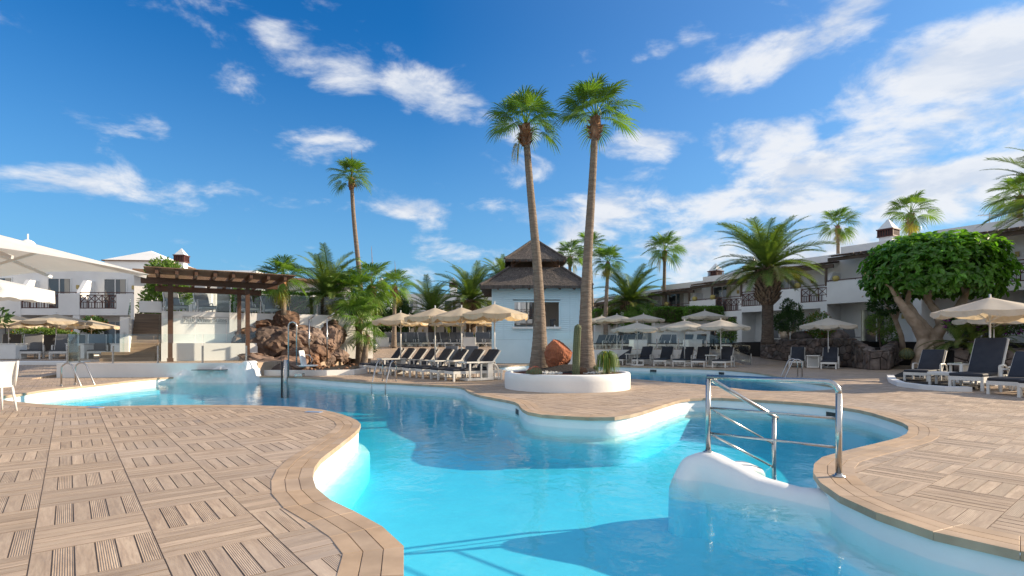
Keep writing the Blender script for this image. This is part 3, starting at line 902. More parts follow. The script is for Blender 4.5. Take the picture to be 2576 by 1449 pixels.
# the name plate
def sign():
    o = UT + A2*.46 + B2*-.012
    t = thing('name_plate', 'grey H10 White Suites lettering in a thin frame on the white wall', 'sign', (o.x, o.y, 2.13), R31)
    fr = MB()
    W, H_ = 1.84, .30
    for x0, x1, z0, z1 in ((0, W, 0, .012), (0, W, H_-.012, H_), (0, .012, .012, H_-.012), (W-.012, W, .012, H_-.012)):
        fr.b2(x0, x1, -.02, .01, z0, z1)
    fr.obj('frame', M['letter'], t)
    cu = bpy.data.curves.new('lettering', 'FONT'); cu.body = 'H10 White Suites'; cu.size = .315; cu.extrude = .008; cu.align_x = 'CENTER'
    cu.space_character = .92
    ob = bpy.data.objects.new('tmp', cu); COL.objects.link(ob)
    dg = bpy.context.evaluated_depsgraph_get()
    me = bpy.data.meshes.new_from_object(ob.evaluated_get(dg)); bpy.data.objects.remove(ob)
    xs = [v.co.x for v in me.vertices]; sc = (W*.93)/(max(xs)-min(xs)); mx = (max(xs)+min(xs))/2
    for v in me.vertices: v.co = Vector(((v.co.x-mx)*sc + W/2, -v.co.z - .006, v.co.y*sc*1.12 + .062))
    me.materials.clear(); me.materials.append(M['letter'])
    link('lettering', me, t)
sign()

# wooden stairs up to the terrace
def stairs():
    o = UT + A2*-1.45
    t = thing('staircase', 'brown wooden stairs between white walls up to the upper terrace', 'stairs', (o.x, o.y, .5), R31)
    n = 12
    for k in range(n):
        y1 = 2.2 - (n-1-k)*.30; z = 2.1*(k+1)/n
        MB().b2(0.01, 1.08, y1-.30, y1, z-.175, z-.0).obj('step', M['step'], t)
    for k in range(3):
        MB().b2(-.9, .9, -2.3+k*.3-.0, -2.3+k*.3+.30, 0, .12*(k+1)).obj('landing_step', M['step'], t)
stairs()

# ------------------------------------------------------------------ glass fences
def glass_fence(pts, h, label, posts=True, cap=False, drop=None, group='glass fences'):
    """pts: (x,y,z) of the foot line, one panel per segment"""
    p0 = Vector(pts[0])
    t = thing('glass_fence', label, 'glass fence', p0, 0, group)
    P = [Vector(p) - p0 for p in pts]
    for a, b in zip(P[:-1], P[1:]):
        d = (b-a); L = d.length; u = d.normalized(); n_ = Vector((-u.y, u.x, 0)).normalized()*.006
        g = .02
        mb = MB()
        a2, b2 = a + u*g, b - u*g
        ps = [a2 - n_, b2 - n_, b2 + n_, a2 + n_]
        mb.add([p + Vector((0,0,.05)) for p in ps] + [p + Vector((0,0,h)) for p in ps], [(3,2,1,0),(4,5,6,7),(0,1,5,4),(1,2,6,5),(2,3,7,6),(3,0,4,7)])
        mb.obj('glass_panel', M['glass'], t)
    for p in P:
        if posts: MB().box((p.x, p.y, p.z + h*.30 + .0), (.05, .05, h*.60)).obj('post', M['steel'], t)
    return t
def lin(p, q, n): return [tuple(Vector(p).lerp(Vector(q), i/n)) for i in range(n+1)]
glass_fence([(-16.25,20.6,.5)] + lin((-15.9,19.62,.5), (-9.75,20.14,.5), 4), 1.05, 'glass fence on the low white wall at the pool')
e0 = UT + A2*-.25 + B2*.15; e1 = UT + A2*9.0 + B2*.15
glass_fence(lin((e0.x,e0.y,2.66), (e1.x,e1.y,2.66), 7), .95, 'glass fence on the tall white terrace wall with the name plate')
q0 = UT + A2*-.25 + B2*-3.0; q1 = UT + A2*3.15 + B2*-3.0
glass_fence(lin((q0.x,q0.y,1.22), (q1.x,q1.y,1.22), 3), 1.0, 'glass panels on the white ledge below the name plate', posts=False)
s0 = UT + A2*-1.6 + B2*-2.2; s1 = UT + A2*-1.6 + B2*2.0
glass_fence([(s0.x,s0.y,.5), tuple(UT + A2*-1.6 + B2*-.6 + Vector((0,0,1.0))), (s1.x,s1.y,2.35)], 1.0, 'sloping glass balustrade left of the wooden stairs', posts=False)
s2 = UT + A2*-.42 + B2*-1.2
glass_fence([tuple(s2 + Vector((0,0,1.22))), tuple(s2 + B2*1.0 + Vector((0,0,1.5)))], .95, 'narrow glass panel right of the wooden stairs', posts=False)
w9 = UT + A2*9.1
glass_fence([tuple(w9 + B2*.2 + Vector((0,0,2.66))), tuple(w9 + B2*1.8 + Vector((0,0,2.66))), tuple(w9 + B2*3.6 + Vector((0,0,2.66)))], .95, 'glass fence end panels of the upper terrace beside the palms')
glass_fence([(2.5,31.85,.83),(4.4,31.85,.83),(6.4,31.85,.83),(8.4,31.85,.83),(9.7,32.0,.83),(11.3,31.9,.75),(12.3,31.0,.36),(13.15,30.2,0)], 1.05, 'long glass fence behind the right lounger row, stepping down at its end')
glass_fence([(-9.0,41,.92),(-6.2,41,.92)], .8, 'short glass screen in the back terrace among grey loungers')

# rough white plaster cascade at the pool end
def cascade():
    nx, nz = 96, 40; vs = []; fs = []
    for k in range(nz+1):
        f = k/nz; z = -.75 + 1.23*f
        for i in range(nx+1):
            u = i/nx; x = -12.62 + 3.36*u
            out = .42*(1-f)**1.1 + .16*sin(pi*u)*(1-f)
            out += .34*math.exp(-((u-.93)/.085)**2)*(1 - .35*f) + .30*math.exp(-((u-.07)/.09)**2)*(1-f)**.8 + .22*math.exp(-((u-.22)/.06)**2)*math.exp(-((f-.60)/.18)**2)
            out -= .16*math.exp(-((u-.5)/.2)**2)*math.exp(-((f-.42)/.22)**2)
            q = Vector((x*1.6, z*1.9, 2.0))
            out += .10*noise.noise(q) + .065*noise.noise(q*2.3) + .03*noise.noise(q*5.3) + .015*noise.noise(q*11)
            edge = min(u, 1-u)/.05
            zz = z + (.10*math.exp(-((u-.90)/.05)**2) + .03*noise.noise(Vector((x*3, 0, 5))))*f**4 - (max(0, u-.93)/.07)**1.5*.75*f - (max(0, .05-u)/.05)**1.5*.12*f
            vs.append((x, 19.98 - max(.02, out*min(1, edge)), zz))
    for k in range(nz):
        for i in range(nx):
            a = k*(nx+1)+i; fs.append((a, a+1, a+nx+2, a+nx+1))
    o = len(vs)
    for i in range(nx+1): vs.append((vs[nz*(nx+1)+i][0], 20.42, vs[nz*(nx+1)+i][2]))
    for i in range(nx): fs.append((nz*(nx+1)+i, nz*(nx+1)+i+1, o+i+1, o+i))
    mb = MB(); mb.add(vs, fs); c = mb.obj('cascade', M['plaster_rough'], None, True)
    c['label'] = 'rough white plaster cascade flowing into the pool below the glass'; c['category'] = 'cascade'
cascade()
MB().box((-10.86, 19.72, .262), (1.1, .42, .018)).obj('spout_slab', M['dark_steel'], None, label='thin dark spout slab set in the white plaster cascade', category='water spout')

# ------------------------------------------------------------------ pergola over the terrace
def pergola():
    o = Vector((-13.27, 21.3, 0))
    t = thing('pergola', 'dark brown timber pergola with boarded roof over the glass terrace', 'pergola', (o.x, o.y, .5), R31)
    W = 2.72
    for x in (0, W):
        MB().b2(x-.08, x+.08, -.08, .08, 0, 3.0).obj('post', M['brown_wood'], t)
        MB().b2(x-.11, x+.11, -.11, .11, 0, .14).obj('post_foot', M['brown_wood'], t)
        MB().b2(x-.08, x+.08, 3.55, 3.71, .72, 3.0).obj('post', M['brown_wood'], t)
    MB().b2(-.95, W+1.15, -.07, .07, 3.0, 3.24).obj('beam', M['brown_wood'], t)
    MB().b2(-.60, W+.95, 3.56, 3.70, 3.0, 3.24).obj('beam', M['brown_wood'], t)
    for k in range(8):
        x = -.40 + k*.62
        MB().b2(x-.055, x+.055, -1.55, 4.0, 3.24, 3.44).obj('rafter', M['brown_wood'], t)
    y = -1.62; k = 0
    while y < .55:
        MB().b2(-.80, W+1.62, y, y+.165, 3.443 + (k % 2)*.002, 3.468 + (k % 2)*.002).obj('roof_board', M['roof_board'], t)
        y += .172; k += 1
    while y < 4.05:
        MB().b2(-.80, W+1.62, y, y+.07, 3.443, 3.468).obj('roof_slat', M['roof_board'], t)
        y += .34
pergola()

# ------------------------------------------------------------------ thatched hut
def hut():
    d0 = 32.9
    xl = (1237-1288)*d0/F; xr = (1460-1288)*d0/F
    W = xr - xl; D = 4.6
    t = thing('pool_bar', 'pale blue boarded pool bar hut with two tiered grey thatched roof', 'pool bar', (xl, d0, 0), 0)
    zt = EYE + (862-722)*d0/F
    wx0 = (1294-1237)*d0/F; wx1 = (1406-1237)*d0/F
    wz0 = EYE + (862-822)*d0/F; wz1 = EYE + (862-760)*d0/F
    rr = random.Random(3)
    # front: plinth panel below, boards above, opening framed
    MB().b2(.1, W-.1, .02, .12, 0, 1.45).obj('plinth_panel', M['hut'], t)
    bh = .125; z = 1.45; boards = []
    while z < zt - .02:
        z1 = min(z + bh, zt)
        segs = [(.1, W-.1)]
        if z1 > wz0 - .09 and z < wz1 + .09: segs = [(.1, wx0-.09), (wx1+.09, W-.1)]
        for a, b in segs: boards.append((a, b, z, z1))
        z += bh
    for a, b, z0, z1 in boards:
        mb = MB(); mb.add([(a,.0,z0+.006),(b,.0,z0+.006),(b,.022,z1),(a,.022,z1),(a,.12,z0),(b,.12,z0),(b,.12,z1),(a,.12,z1)], [(0,1,2,3),(7,6,5,4),(0,4,5,1),(1,5,6,2),(2,6,7,3),(3,7,4,0)])
        mb.obj('board', M['hut'], t)
    for x0, x1 in ((0,.1),(W-.1,W),(.68,.74),(wx1+.62,wx1+.68)):
        MB().b2(x0, x1, -.02, .13, 0 if x0 in (0, W-.1) else 1.45, zt).obj('corner_post', M['hut'], t)
    for b in ((wx0-.09,wx0,wz0-.09,wz1+.09),(wx1,wx1+.09,wz0-.09,wz1+.09),(wx0,wx1,wz1,wz1+.09)):
        MB().b2(b[0], b[1], -.03, .14, b[2], b[3]).obj('window_frame', M['hut'], t)
    MB().b2(wx0-.12, wx1+.12, -.18, .14, wz0-.12, wz0).obj('counter', M['white_flat'], t)
    # side walls and back wall with its own opening
    for x in (0.0, W-.1):
        MB().b2(x+.005, x+.095, .13, D-.12, 0, zt).obj('side_wall', M['hut'], t)
    bx0, bx1 = .45, 2.6
    bw = MB(); bw.b2(.1, bx0, D-.12, D, 0, zt); bw.b2(bx1, W-.1, D-.12, D, 0, zt); bw.b2(bx0, bx1, D-.12, D, 0, wz0+.25); bw.b2(bx0, bx1, D-.12, D, wz1+.35, zt)
    bw.obj('back_wall', M['hut'], t)
    for b in ((bx1, W-.15, D-.16, D-.13), (W-.14, W-.11, .2, D-.2), (.11, .14, .2, D-.2), (wx0+.75, wx0+.85, 2.4, 2.5)):
        MB().b2(*b, 1.2, zt).obj('inner_lining', M['hut_in'], t)
    MB().b2(.1, W-.1, .14, D-.14, 1.1, 1.2).obj('floor', M['hut_in'], t)
    # roofs: (half width, half depth, z) hips with thickness and shaggy straw
    cx, cy = W/2, D/2
    def hip(name, hw, hd, z0, iw, idp, z1, th, sag):
        mb = MB(); nseg = 10; N = 8
        def ring(f, dz):
            w_ = hw + (iw-hw)*f; d_ = hd + (idp-hd)*f; z_ = z0 + (z1-z0)*(f**(1.0+sag)) + dz
            pts = []
            for (xa, ya), (xb, yb) in (((-1,-1),(1,-1)),((1,-1),(1,1)),((1,1),(-1,1)),((-1,1),(-1,-1))):
                for q in range(N):
                    s_ = q/N
                    pts.append((cx + (xa+(xb-xa)*s_)*w_ + rr.uniform(-.02,.02), cy + (ya+(yb-ya)*s_)*d_ + rr.uniform(-.02,.02), z_ + rr.uniform(-.02,.02)))
            return pts
        rings = [ring(0, -th), ring(0, 0)] + [ring(k/nseg, 0) for k in range(1, nseg+1)]
        under = ring(.8, -th*1.4)
        vs = [v for r_ in rings for v in r_] + under; n4 = 4*N
        fs = []
        for k in range(len(rings)-1):
            for i in range(n4): fs.append((k*n4+i, k*n4+(i+1)%n4, (k+1)*n4+(i+1)%n4, (k+1)*n4+i))
        fs.append(tuple(range((len(rings)-1)*n4, len(rings)*n4)))
        u = len(rings)*n4
        for i in range(n4): fs.append((i, u+i, u+(i+1)%n4, (i+1)%n4))
        mb.add(vs, fs)
        roof = mb.obj(name, M['thatch'], t)
        # straw stalks lying on the slope and fringing the eave
        st = MB()
        for q in range(int(2600*(hw*hd)/(3*3))):
            side = rr.randrange(4); s_ = rr.uniform(-1, 1); f = rr.random()**1.1
            def P(f, lift):
                w_ = hw + (iw-hw)*f; d_ = hd + (idp-hd)*f; z_ = z0 + (z1-z0)*(max(f,0)**(1.0+sag)) + lift + min(f,0)*.9
                return Vector({0:(cx+s_*w_, cy-d_, z_),1:(cx+w_, cy+s_*d_, z_),2:(cx+s_*w_, cy+d_, z_),3:(cx-w_, cy+s_*d_, z_)}[side])
            a = P(f, .015); b = P(f - rr.uniform(.05, .13), rr.uniform(.02, .07))
            lat = Vector((1,0,0)) if side in (0,2) else Vector((0,1,0))
            b += lat*rr.uniform(-.04,.04); w_ = rr.uniform(.007, .016)
            st.add([a-lat*w_, a+lat*w_, b+lat*w_*.5, b-lat*w_*.5], [(0,1,2,3)])
        st.obj('straw', M['thatch_straw'], roof, kind='stuff')
        for xa, ya in ((-1,-1),(1,-1),(1,1),(-1,1)):
            MB().tube([(cx+xa*(hw+(iw-hw)*f), cy+ya*(hd+(idp-hd)*f), z0+(z1-z0)*f**(1+sag)+.03) for f in (0,.25,.5,.75,1)], .085, 6).obj('ridge_roll', M['thatch'], roof)
    hw = W/2 + .66; hd = D/2 + .66
    hip('lower_roof', hw, hd, zt+.04, 1.62, 1.5, zt+1.28, .20, .12)
    hip('upper_roof', 1.88, 1.78, zt+1.76, .22, .12, zt+3.12, .16, .05)
    col = MB()
    for sx in (-1.42, 0, 1.42):
        for sy in (-1.3, 1.3):
            MB().tube([(cx+sx, cy+sy, zt+1.0), (cx+sx, cy+sy, zt+1.95)], .08, 8).obj('lantern_post', M['brown_wood'], t)
    for sx in (-1, 1):
        for sy in (-1, 1):
            MB().beam((cx+sx*1.42, cy+sy*1.3, zt+1.36), (cx+sx*.9, cy+sy*1.3, zt+1.78), .07, .07).obj('brace', M['brown_wood'], t)
    MB().b2(cx-1.5, cx+1.5, cy-1.4, cy-1.3, zt+1.2, zt+1.3).obj('lantern_beam', M['brown_wood'], t)
    MB().b2(cx-1.55, cx+1.55, cy-1.45, cy+1.45, zt+1.68, zt+1.74).obj('lantern_ceiling', M['roof_board'], t)
    for k in range(10):
        x = cx - 1.75 + k*3.5/9
        MB().beam((x, cy-1.85, zt+1.62), (cx+(x-cx)*.5, cy-.3, zt+2.1), .06, .09).obj('rafter', M['brown_wood'], t)
    for xk in (210, 367, 515, 665, 815, 958):
        x = (1200 + xk*.254 - 1237)*d0/F
        MB().tube([(x, -.42, zt-.12), (x, .6, zt+.02)], .085, 10).obj('eave_log', M['brown_wood'], t)
    for k in range(9):
        y = .2 + k*.5
        MB().beam((W+.62, y, zt-.10), (W-.1, y, zt+.12), .07, .08).obj('eave_rafter', M['brown_wood'], t)
    # coffee machine on the counter
    mm = thing('coffee_machine', 'small black machine standing on the bar counter', 'coffee machine', (xl+wx1-.42, d0+.0, wz0), 0)
    MB().bev((0, 0, .22), (.22, .16, .44), .02).obj('body', M['dark_steel'], mm)
    MB().bev((.12, -.0, .40), (.18, .14, .10), .015).obj('head', M['dark_steel'], mm)
    MB().lathe([(.04,0),(.05,.08),(.05,.09)], 10, (.17,-.02,0)).obj('cup', M['white_flat'], mm)
hut()

# ------------------------------------------------------------------ hotel wings
RB = random.Random(21)
def lattice(mb, x0, x1, y, z0, z1, bar=.035):
    """X-braced railing: top rail, crosses in the upper part, balusters below"""
    mb.b2(x0, x1, y-.03, y+.03, z1-.05, z1); mb.b2(x0, x1, y-.03, y+.03, z0, z0+.05)
    zm = z0 + (z1-z0)*.45
    mb.b2(x0, x1, y-.02, y+.02, zm-.02, zm+.02)
    n = max(1, int(round((x1-x0)/.48))); w_ = (x1-x0)/n
    for k in range(n):
        a = x0 + k*w_
        mb.b2(a-.02, a+.02, y-.022, y+.022, z0+.05, z1-.05)
        mb.beam((a+.02, y, zm+.02), (a+w_-.02, y, z1-.05), bar, bar); mb.beam((a+.02, y+.004, z1-.05), (a+w_-.02, y+.004, zm+.02), bar, bar)
    mb.b2(x1-.02, x1+.02, y-.022, y+.022, z0+.05, z1-.05)
    m_ = max(2, int((x1-x0)/.16))
    for k in range(1, m_):
        a = x0 + k*(x1-x0)/m_; mb.b2(a-.014, a+.014, y-.014, y+.014, z0+.05, zm-.02)
def window(t, x0, x1, y, z0, z1, panes=2, curtain=True):
    """sliding window recessed in the wall plane y (outward +y)"""
    fr = MB(); f = .06
    fr.b2(x0, x1, y-.02, y+.05, z1-f, z1); fr.b2(x0, x1, y-.02, y+.05, z0, z0+f)
    fr.b2(x0, x0+f, y-.02, y+.05, z0+f, z1-f); fr.b2(x1-f, x1, y-.02, y+.05, z0+f, z1-f)
    for k in range(1, panes):
        a = x0 + k*(x1-x0)/panes; fr.b2(a-f/2, a+f/2, y-.02, y+.045, z0+f, z1-f)
    w_ = fr.obj('window', M['white_flat'], t)
    for k in range(panes):
        a = x0 + k*(x1-x0)/panes; b = x0 + (k+1)*(x1-x0)/panes
        MB().b2(a+f*.55, b-f*.55, y+.008, y+.016, z0+f, z1-f).obj('pane', M['window'], w_)
    if curtain:
        a = x0 + f + .05; b = a + (x1-x0)*.22
        cm = MB(); n = 10
        cm.add([(a+(b-a)*k/n, y+.02+.006*(k % 2), z) for k in range(n+1) for z in (z0+f, z1-f)], [(2*k, 2*k+2, 2*k+3, 2*k+1) for k in range(n)])
        cm.obj('curtain', M['curtain'], w_)
def unit(t, x0, x1, zg, zf, zr, brown, deep=1.6, solid=(0, .55), roof=True, slope=True, back=5.0, lamp=True, seed=0):
    """one apartment: ground-floor recess, balcony, upper room and sunshade; outward is +y, the facade line y=0"""
    rr = random.Random(seed); w_ = x1 - x0
    zp = zf + .98                                        # parapet top
    par = lambda mb, n: mb.obj(n, M['plaster'], t)
    zt = zr + (.85 if roof else .25)
    par(MB().b2(x0, x1, -deep-back, -deep, zg-.6, zt), 'wall')
    par(MB().b2(x0+.002, x1-.002, -deep-.0, 0, zf-.28, zf), 'balcony_slab')
    # party fins
    fin = MB()
    fin.add([(x0, -deep+.0, zf), (x0, -.02, zf), (x0, -.05, zp+.05), (x0, -.75, zp+.95), (x0, -deep, zp+.95)] + [(x0+.26, -deep, zf), (x0+.26, -.02, zf), (x0+.26, -.05, zp+.05), (x0+.26, -.75, zp+.95), (x0+.26, -deep, zp+.95)],
            [(4,3,2,1,0), (5,6,7,8,9), (0,1,6,5), (1,2,7,6), (2,3,8,7), (3,4,9,8)])
    par(fin, 'fin_wall')
    par(MB().b2(x0+.003, x0+.42, -deep, -.003, zg-.6, zf-.28), 'column')
    # parapet
    a = x0 + solid[0]*w_; b = x0 + solid[1]*w_
    par(MB().b2(a, b, -.12, .02, zf-.42, zp), 'parapet')
    par(MB().b2(x0, x1, -.119, -.005, zf-.42, zf-.05), 'slab_edge')
    rail = MB()
    if b < x1 - .2: lattice(rail, b+.04, x1-.04, -.05, zf+.02, zp-.06)
    if a > x0 + .2: lattice(rail, x0+.04, a-.04, -.05, zf+.02, zp-.06)
    rail.b2(x0+.2, x1, -.08, -.03, zp+.06, zp+.11)
    for k in range(4): 
        q = x0 + .25 + k*(w_-.3)/3; rail.b2(q-.015, q+.015, -.07, -.04, zp, zp+.06)
    rail.obj('railing', M['rail_wood'], t)
    # windows
    wx = x0 + w_*.42
    window(t, wx, wx + min(1.75, w_*.42), -deep, zf+.05, zf+2.15)
    window(t, x0 + w_*.40, x0 + w_*.40 + min(1.9, w_*.45), -deep, zg+.05, min(zg+2.15, zf-.35))
    if lamp:
        for z in (zf+1.55, zg+1.6):
            MB().bev((x0 + w_*.30, -deep+.06, z), (.16, .10, .26), .015, 1).obj('wall_lamp', M['lamp'], t)
    if roof:
        bm_ = M['brown_wood'] if brown == 1 else M['grey_wood']
        MB().b2(x0-.35, x1-.02, -.16, -.02, zr-.22, zr).obj('eave_beam', bm_, t)
        MB().b2(x0+.05, x0+.17, -.15, -.03, zp, zr-.22).obj('eave_post', bm_, t)
        MB().b2(x0+w_*.55, x0+w_*.55+.12, -.15, -.03, zp, zr-.22).obj('eave_post', bm_, t)
        n = int(w_/.42)
        for k in range(n):
            q = x0 + .1 + k*.42
            MB().beam((q, -deep-.2, zr+.36), (q, .38, zr+.03), .05, .11).obj('rafter', bm_, t)
            mb = MB(); mb.add([(q+.03, -deep+.02, zr+.40), (q+.33, -deep+.02, zr+.36), (q+.33, .25, zr+.07), (q+.03, .25, zr+.11)], [(0,1,2,3)])
            mb.add([(q+.03, -deep+.02, zr+.37), (q+.33, -deep+.02, zr+.33), (q+.33, .25, zr+.04), (q+.03, .25, zr+.08)], [(3,2,1,0)])
            mb.obj('roof_slat', M['clay'], t)
def chimney(t, x, y, z, w_=.62, h=1.5, pitched=True):
    c = MB().b2(x-w_/2, x+w_/2, y-w_/2, y+w_/2, z-1.5, z+h).obj('chimney', M['plaster'], t)
    g = MB()
    for k in range(7):
        for s_ in (-1, 1):
            q = -w_/2-.06 + k*(w_+.12)/6
            g.b2(x+q-.025, x+q+.025, y+s_*(w_/2+.04)-.025, y+s_*(w_/2+.04)+.025, z+h+.05, z+h+.42)
            g.b2(x+s_*(w_/2+.04)-.024, x+s_*(w_/2+.04)+.024, y+q-.024, y+q+.024, z+h+.05, z+h+.42)
    g.b2(x-w_/2-.1, x+w_/2+.1, y-w_/2-.1, y+w_/2+.1, z+h-.02, z+h+.05); g.b2(x-w_/2-.12, x+w_/2+.12, y-w_/2-.12, y+w_/2+.12, z+h+.42, z+h+.49)
    g.obj('vent_grille', M['rail_wood'], c)
    MB().b2(x-w_/2+.08, x+w_/2-.08, y-w_/2+.08, y+w_/2-.08, z+h+.05, z+h+.42).obj('flue', M['dark_steel'], c)
    cap = MB()
    if pitched:
        r = w_/2 + .06; zz = z+h+.49
        cap.add([(x-r,y-r,zz),(x+r,y-r,zz),(x+r,y+r,zz),(x-r,y+r,zz),(x,y,zz+w_*.9)], [(3,2,1,0),(0,1,4),(1,2,4),(2,3,4),(3,0,4)])
    else:
        cap.lathe([(w_/2+.1, z+h+.49)] + [((w_/2+.1)*cos(a), z+h+.49+(w_/2+.1)*1.05*sin(a)) for a in (.3,.6,.9,1.2,1.45)], 16, (x, y, 0))
        cap.tube([(x, y, z+h+.49+(w_/2)*1.05), (x, y, z+h+.49+(w_/2)*1.05+.5)], .05, 6)
    cap.obj('cap', M['plaster'], c)
def pyramid(t, x0, x1, y0, y1, z0, zt, base):
    MB().b2(x0+.1, x1-.1, y0+.1, y1-.1, base, z0).obj('tower_wall', M['plaster'], t)
    cx, cy = (x0+x1)/2, (y0+y1)/2
    mb = MB(); mb.add([(x0,y0,z0+.08),(x1,y0,z0+.08),(x1,y1,z0+.08),(x0,y1,z0+.08),(cx,cy,zt)], [(0,1,4),(1,2,4),(2,3,4),(3,0,4),(3,2,1,0)])
    mb.obj('pyramid_roof', M['plaster'], t)
    MB().b2(x0-.05, x1+.05, y0-.05, y1+.05, z0, z0+.078).obj('eave_edge', M['roof_board'], t)

# right wing: local x runs away to the left along the facade, +y faces the pool
RW = thing('hotel_building', 'long white two storey hotel wing stepping along the right side in shade', 'hotel building', (20.1, 35, 0), radians(121.4))
UN = [(-15.5,-10.4,1.3,4.35,6.9),(-10.4,-5.2,1.25,4.25,6.8),(-5.2,0,1.2,4.12,6.63),(0,6.2,1.15,3.88,6.22),(6.2,11.0,1.0,3.6,5.80),(11.0,15.6,.9,3.35,5.5),(15.6,20.4,.85,3.1,5.2),(20.4,26,.8,2.9,5.0)]
for i, (x0, x1, zg, zf, zr) in enumerate(UN):
    unit(RW, x0, x1, zg, zf, zr, 0, solid=(.48, 1.0) if i != 3 else (.28, .66), seed=i)
chimney(RW, -2.1, -3.2, 6.9, .75, 1.05); chimney(RW, 13.2, -6.0, 5.6, .8, 1.6)
chimney(RW, 7.8, -3.6, 6.0, .9, .8)
pyramid(RW, 10.2, 15.2, -13.5, -8.5, 7.2, 8.9, .8)
RWb = MB().b2(-5.0, -1.6, -6.2, -4.0, 6.85, 7.75).obj('roof_block', M['plaster'], RW)
MB().b2(-.5, 5.8, -5.5, -2.6, 6.4, 6.75).obj('roof_block', M['plaster'], RW)
# aerial on the roof
ae = MB(); ae.tube([(0,0,0),(0,0,1.3)], .025, 6); ae.tube([(-.6,0,1.15),(.7,0,1.15)], .018, 6)
for k in range(6): ae.tube([(-.5+k*.2,-.25,1.15),(-.5+k*.2,.25,1.15)], .01, 5)
pa = RW.matrix_world
lo = Matrix.Translation((20.1,35,0)) @ Matrix.Rotation(radians(121.4), 4, 'Z') @ Vector((-7.5,-2.2,7.0))
o_ = ae.obj('roof_aerial', M['steel'], None); o_.location = lo; o_['label'] = 'thin television aerial on the roof edge at far right'; o_['category'] = 'aerial'
# left wing
TH = radians(185.0)
LW = thing('hotel_building', 'white hotel wing on the left with mahogany balcony railings and sunlit walls', 'hotel building', (at(345, 800, 36).x, 36, 0), TH)
for i, (x0, x1) in enumerate(((-7.0,-3.6),(-3.6,0),(0,3.55),(3.55,7.1),(7.1,11))):
    unit(LW, x0, x1, .55, 3.45, 6.0, 1, solid=(0, .36), roof=False, seed=20+i, deep=1.5)
MB().b2(9.2, 15.5, -1.5, .6, .0, 5.3).obj('front_wall', M['plaster'], LW)
MB().tube([(9.22, .62, .5), (9.22, .62, 5.2)], .05, 8).obj('drain_pipe', M['white_flat'], LW)
pyramid(LW, -.1, 4.2, -7.6, -3.3, 7.05, 8.15, 4)
chimney(LW, -1.7, -2.2, 5.6, .56, 1.25); chimney(LW, 9.05, -3.2, 6.4, .78, 1.05, False)
# far white building behind the back terrace
CW = thing('hotel_building', 'distant low white hotel wing behind the palms in the centre', 'hotel building', (3.5, 58, 0), radians(180))
for i in range(7):
    unit(CW, -2+i*4.6, 2.6+i*4.6, .95, 3.7, 6.3, 1, solid=(0,.5), roof=False, seed=40+i)
for i in range(3): chimney(CW, 2+i*8, -3, 6.5, .7, .9)
# white pavilion wall behind the pergola
PW = thing('hotel_building', 'white hotel wing behind the pergola with a tall blue tinted window', 'hotel building', tuple(UT + A2*5.6 + B2*8.6 + Vector((0,0,0))), R31 + pi)
MB().b2(-5.2, 7.5, -7.0, -1.2, 2.0, 5.5).obj('wall', M['plaster'], PW)
MB().b2(-5.25, 7.55, -1.199, -.6, 5.25, 5.5).obj('eave', M['roof_board'], PW)
for k in range(4): window(PW, -4.6+k*3.1, -2.9+k*3.1, -1.2, 2.65, 4.8)
for k in range(3): MB().b2(-2.6+k*3.1, -2.3+k*3.1, -1.2, -.2, 2.6, 4.6).obj('fin_wall', M['plaster'], PW)

# ================================================================== PLANTS
# ------------------------------------------------------------------ palm fronds (built once, shared by every palm)
def fan_frond(elev, seed, R=1.0, pet=.95):
    rr = random.Random(seed); mb = MB()
    e = elev; p = Vector((0,0,0)); pts = [p.copy()]; n = 5
    for k in range(n):
        p = p + Vector((cos(e), 0, sin(e))) * (pet/n); pts.append(p.copy()); e -= .055
    for k in range(n):
        w0 = .030*(1-.5*k/n); w1 = .030*(1-.5*(k+1)/n)
        mb.add([pts[k]+Vector((0,-w0,0)), pts[k]+Vector((0,w0,0)), pts[k+1]+Vector((0,w1,0)), pts[k+1]+Vector((0,-w1,0))], [(0,1,2,3)])
    e2 = e - .22
    t = Vector((cos(e2), 0, sin(e2))); s = Vector((0,1,0)); nn = t.cross(s); nn = nn if nn.z > 0 else -nn
    h = pts[-1]; N = 36; span = radians(132)
    twist = rr.uniform(-.35, .35)
    s = (s*cos(twist) + nn*sin(twist)).normalized(); nn = t.cross(s); nn = nn if nn.z > 0 else -nn
    for i in range(N):
        th = -span + 2*span*(i+.5)/N + rr.uniform(-.02,.02)
        d = (t*cos(th) + s*sin(th) + nn*(.30*abs(sin(th)) - .10)).normalized()
        lat = (s*cos(th) - t*sin(th)).normalized()
        L = R*(.80 + .24*cos(th))*rr.uniform(.92, 1.06)
        dth = span*2/N
        def P(r, droop): return h + d*(r*L) + Vector((0,0,-droop*L))
        k = rr.uniform(.10, .22) + .10*max(0, -elev)
        fold = nn*(.012*(1 if i % 2 else -1))
        c = [(.04, 0, .5), (.48, k*.10, 1.0), (.74, k*.62, .55), (1.0, k*1.9, 0)]
        vs = []
        for r, dr, wf in c[:3]:
            w_ = r*L*dth*.44*wf if r < .5 else .48*L*dth*.44*wf
            vs += [P(r, dr) - lat*w_ + fold*r, P(r, dr) + lat*w_ - fold*r]
        vs.append(P(1.0, c[3][1]))
        mb.add(vs, [(0,1,3,2), (2,3,5,4), (4,5,6)])
    return mb
FAN = {}
FAN_EL = (78, 58, 38, 16, -8, -38)
for el in FAN_EL:
    for v in range(2):
        FAN[(el, v)] = fan_frond(radians(el), 100+el+v*7).mesh('frond', M['fan'])
FAN_DRY = fan_frond(radians(-55), 5, .8).mesh('frond', M['fan_dry'])
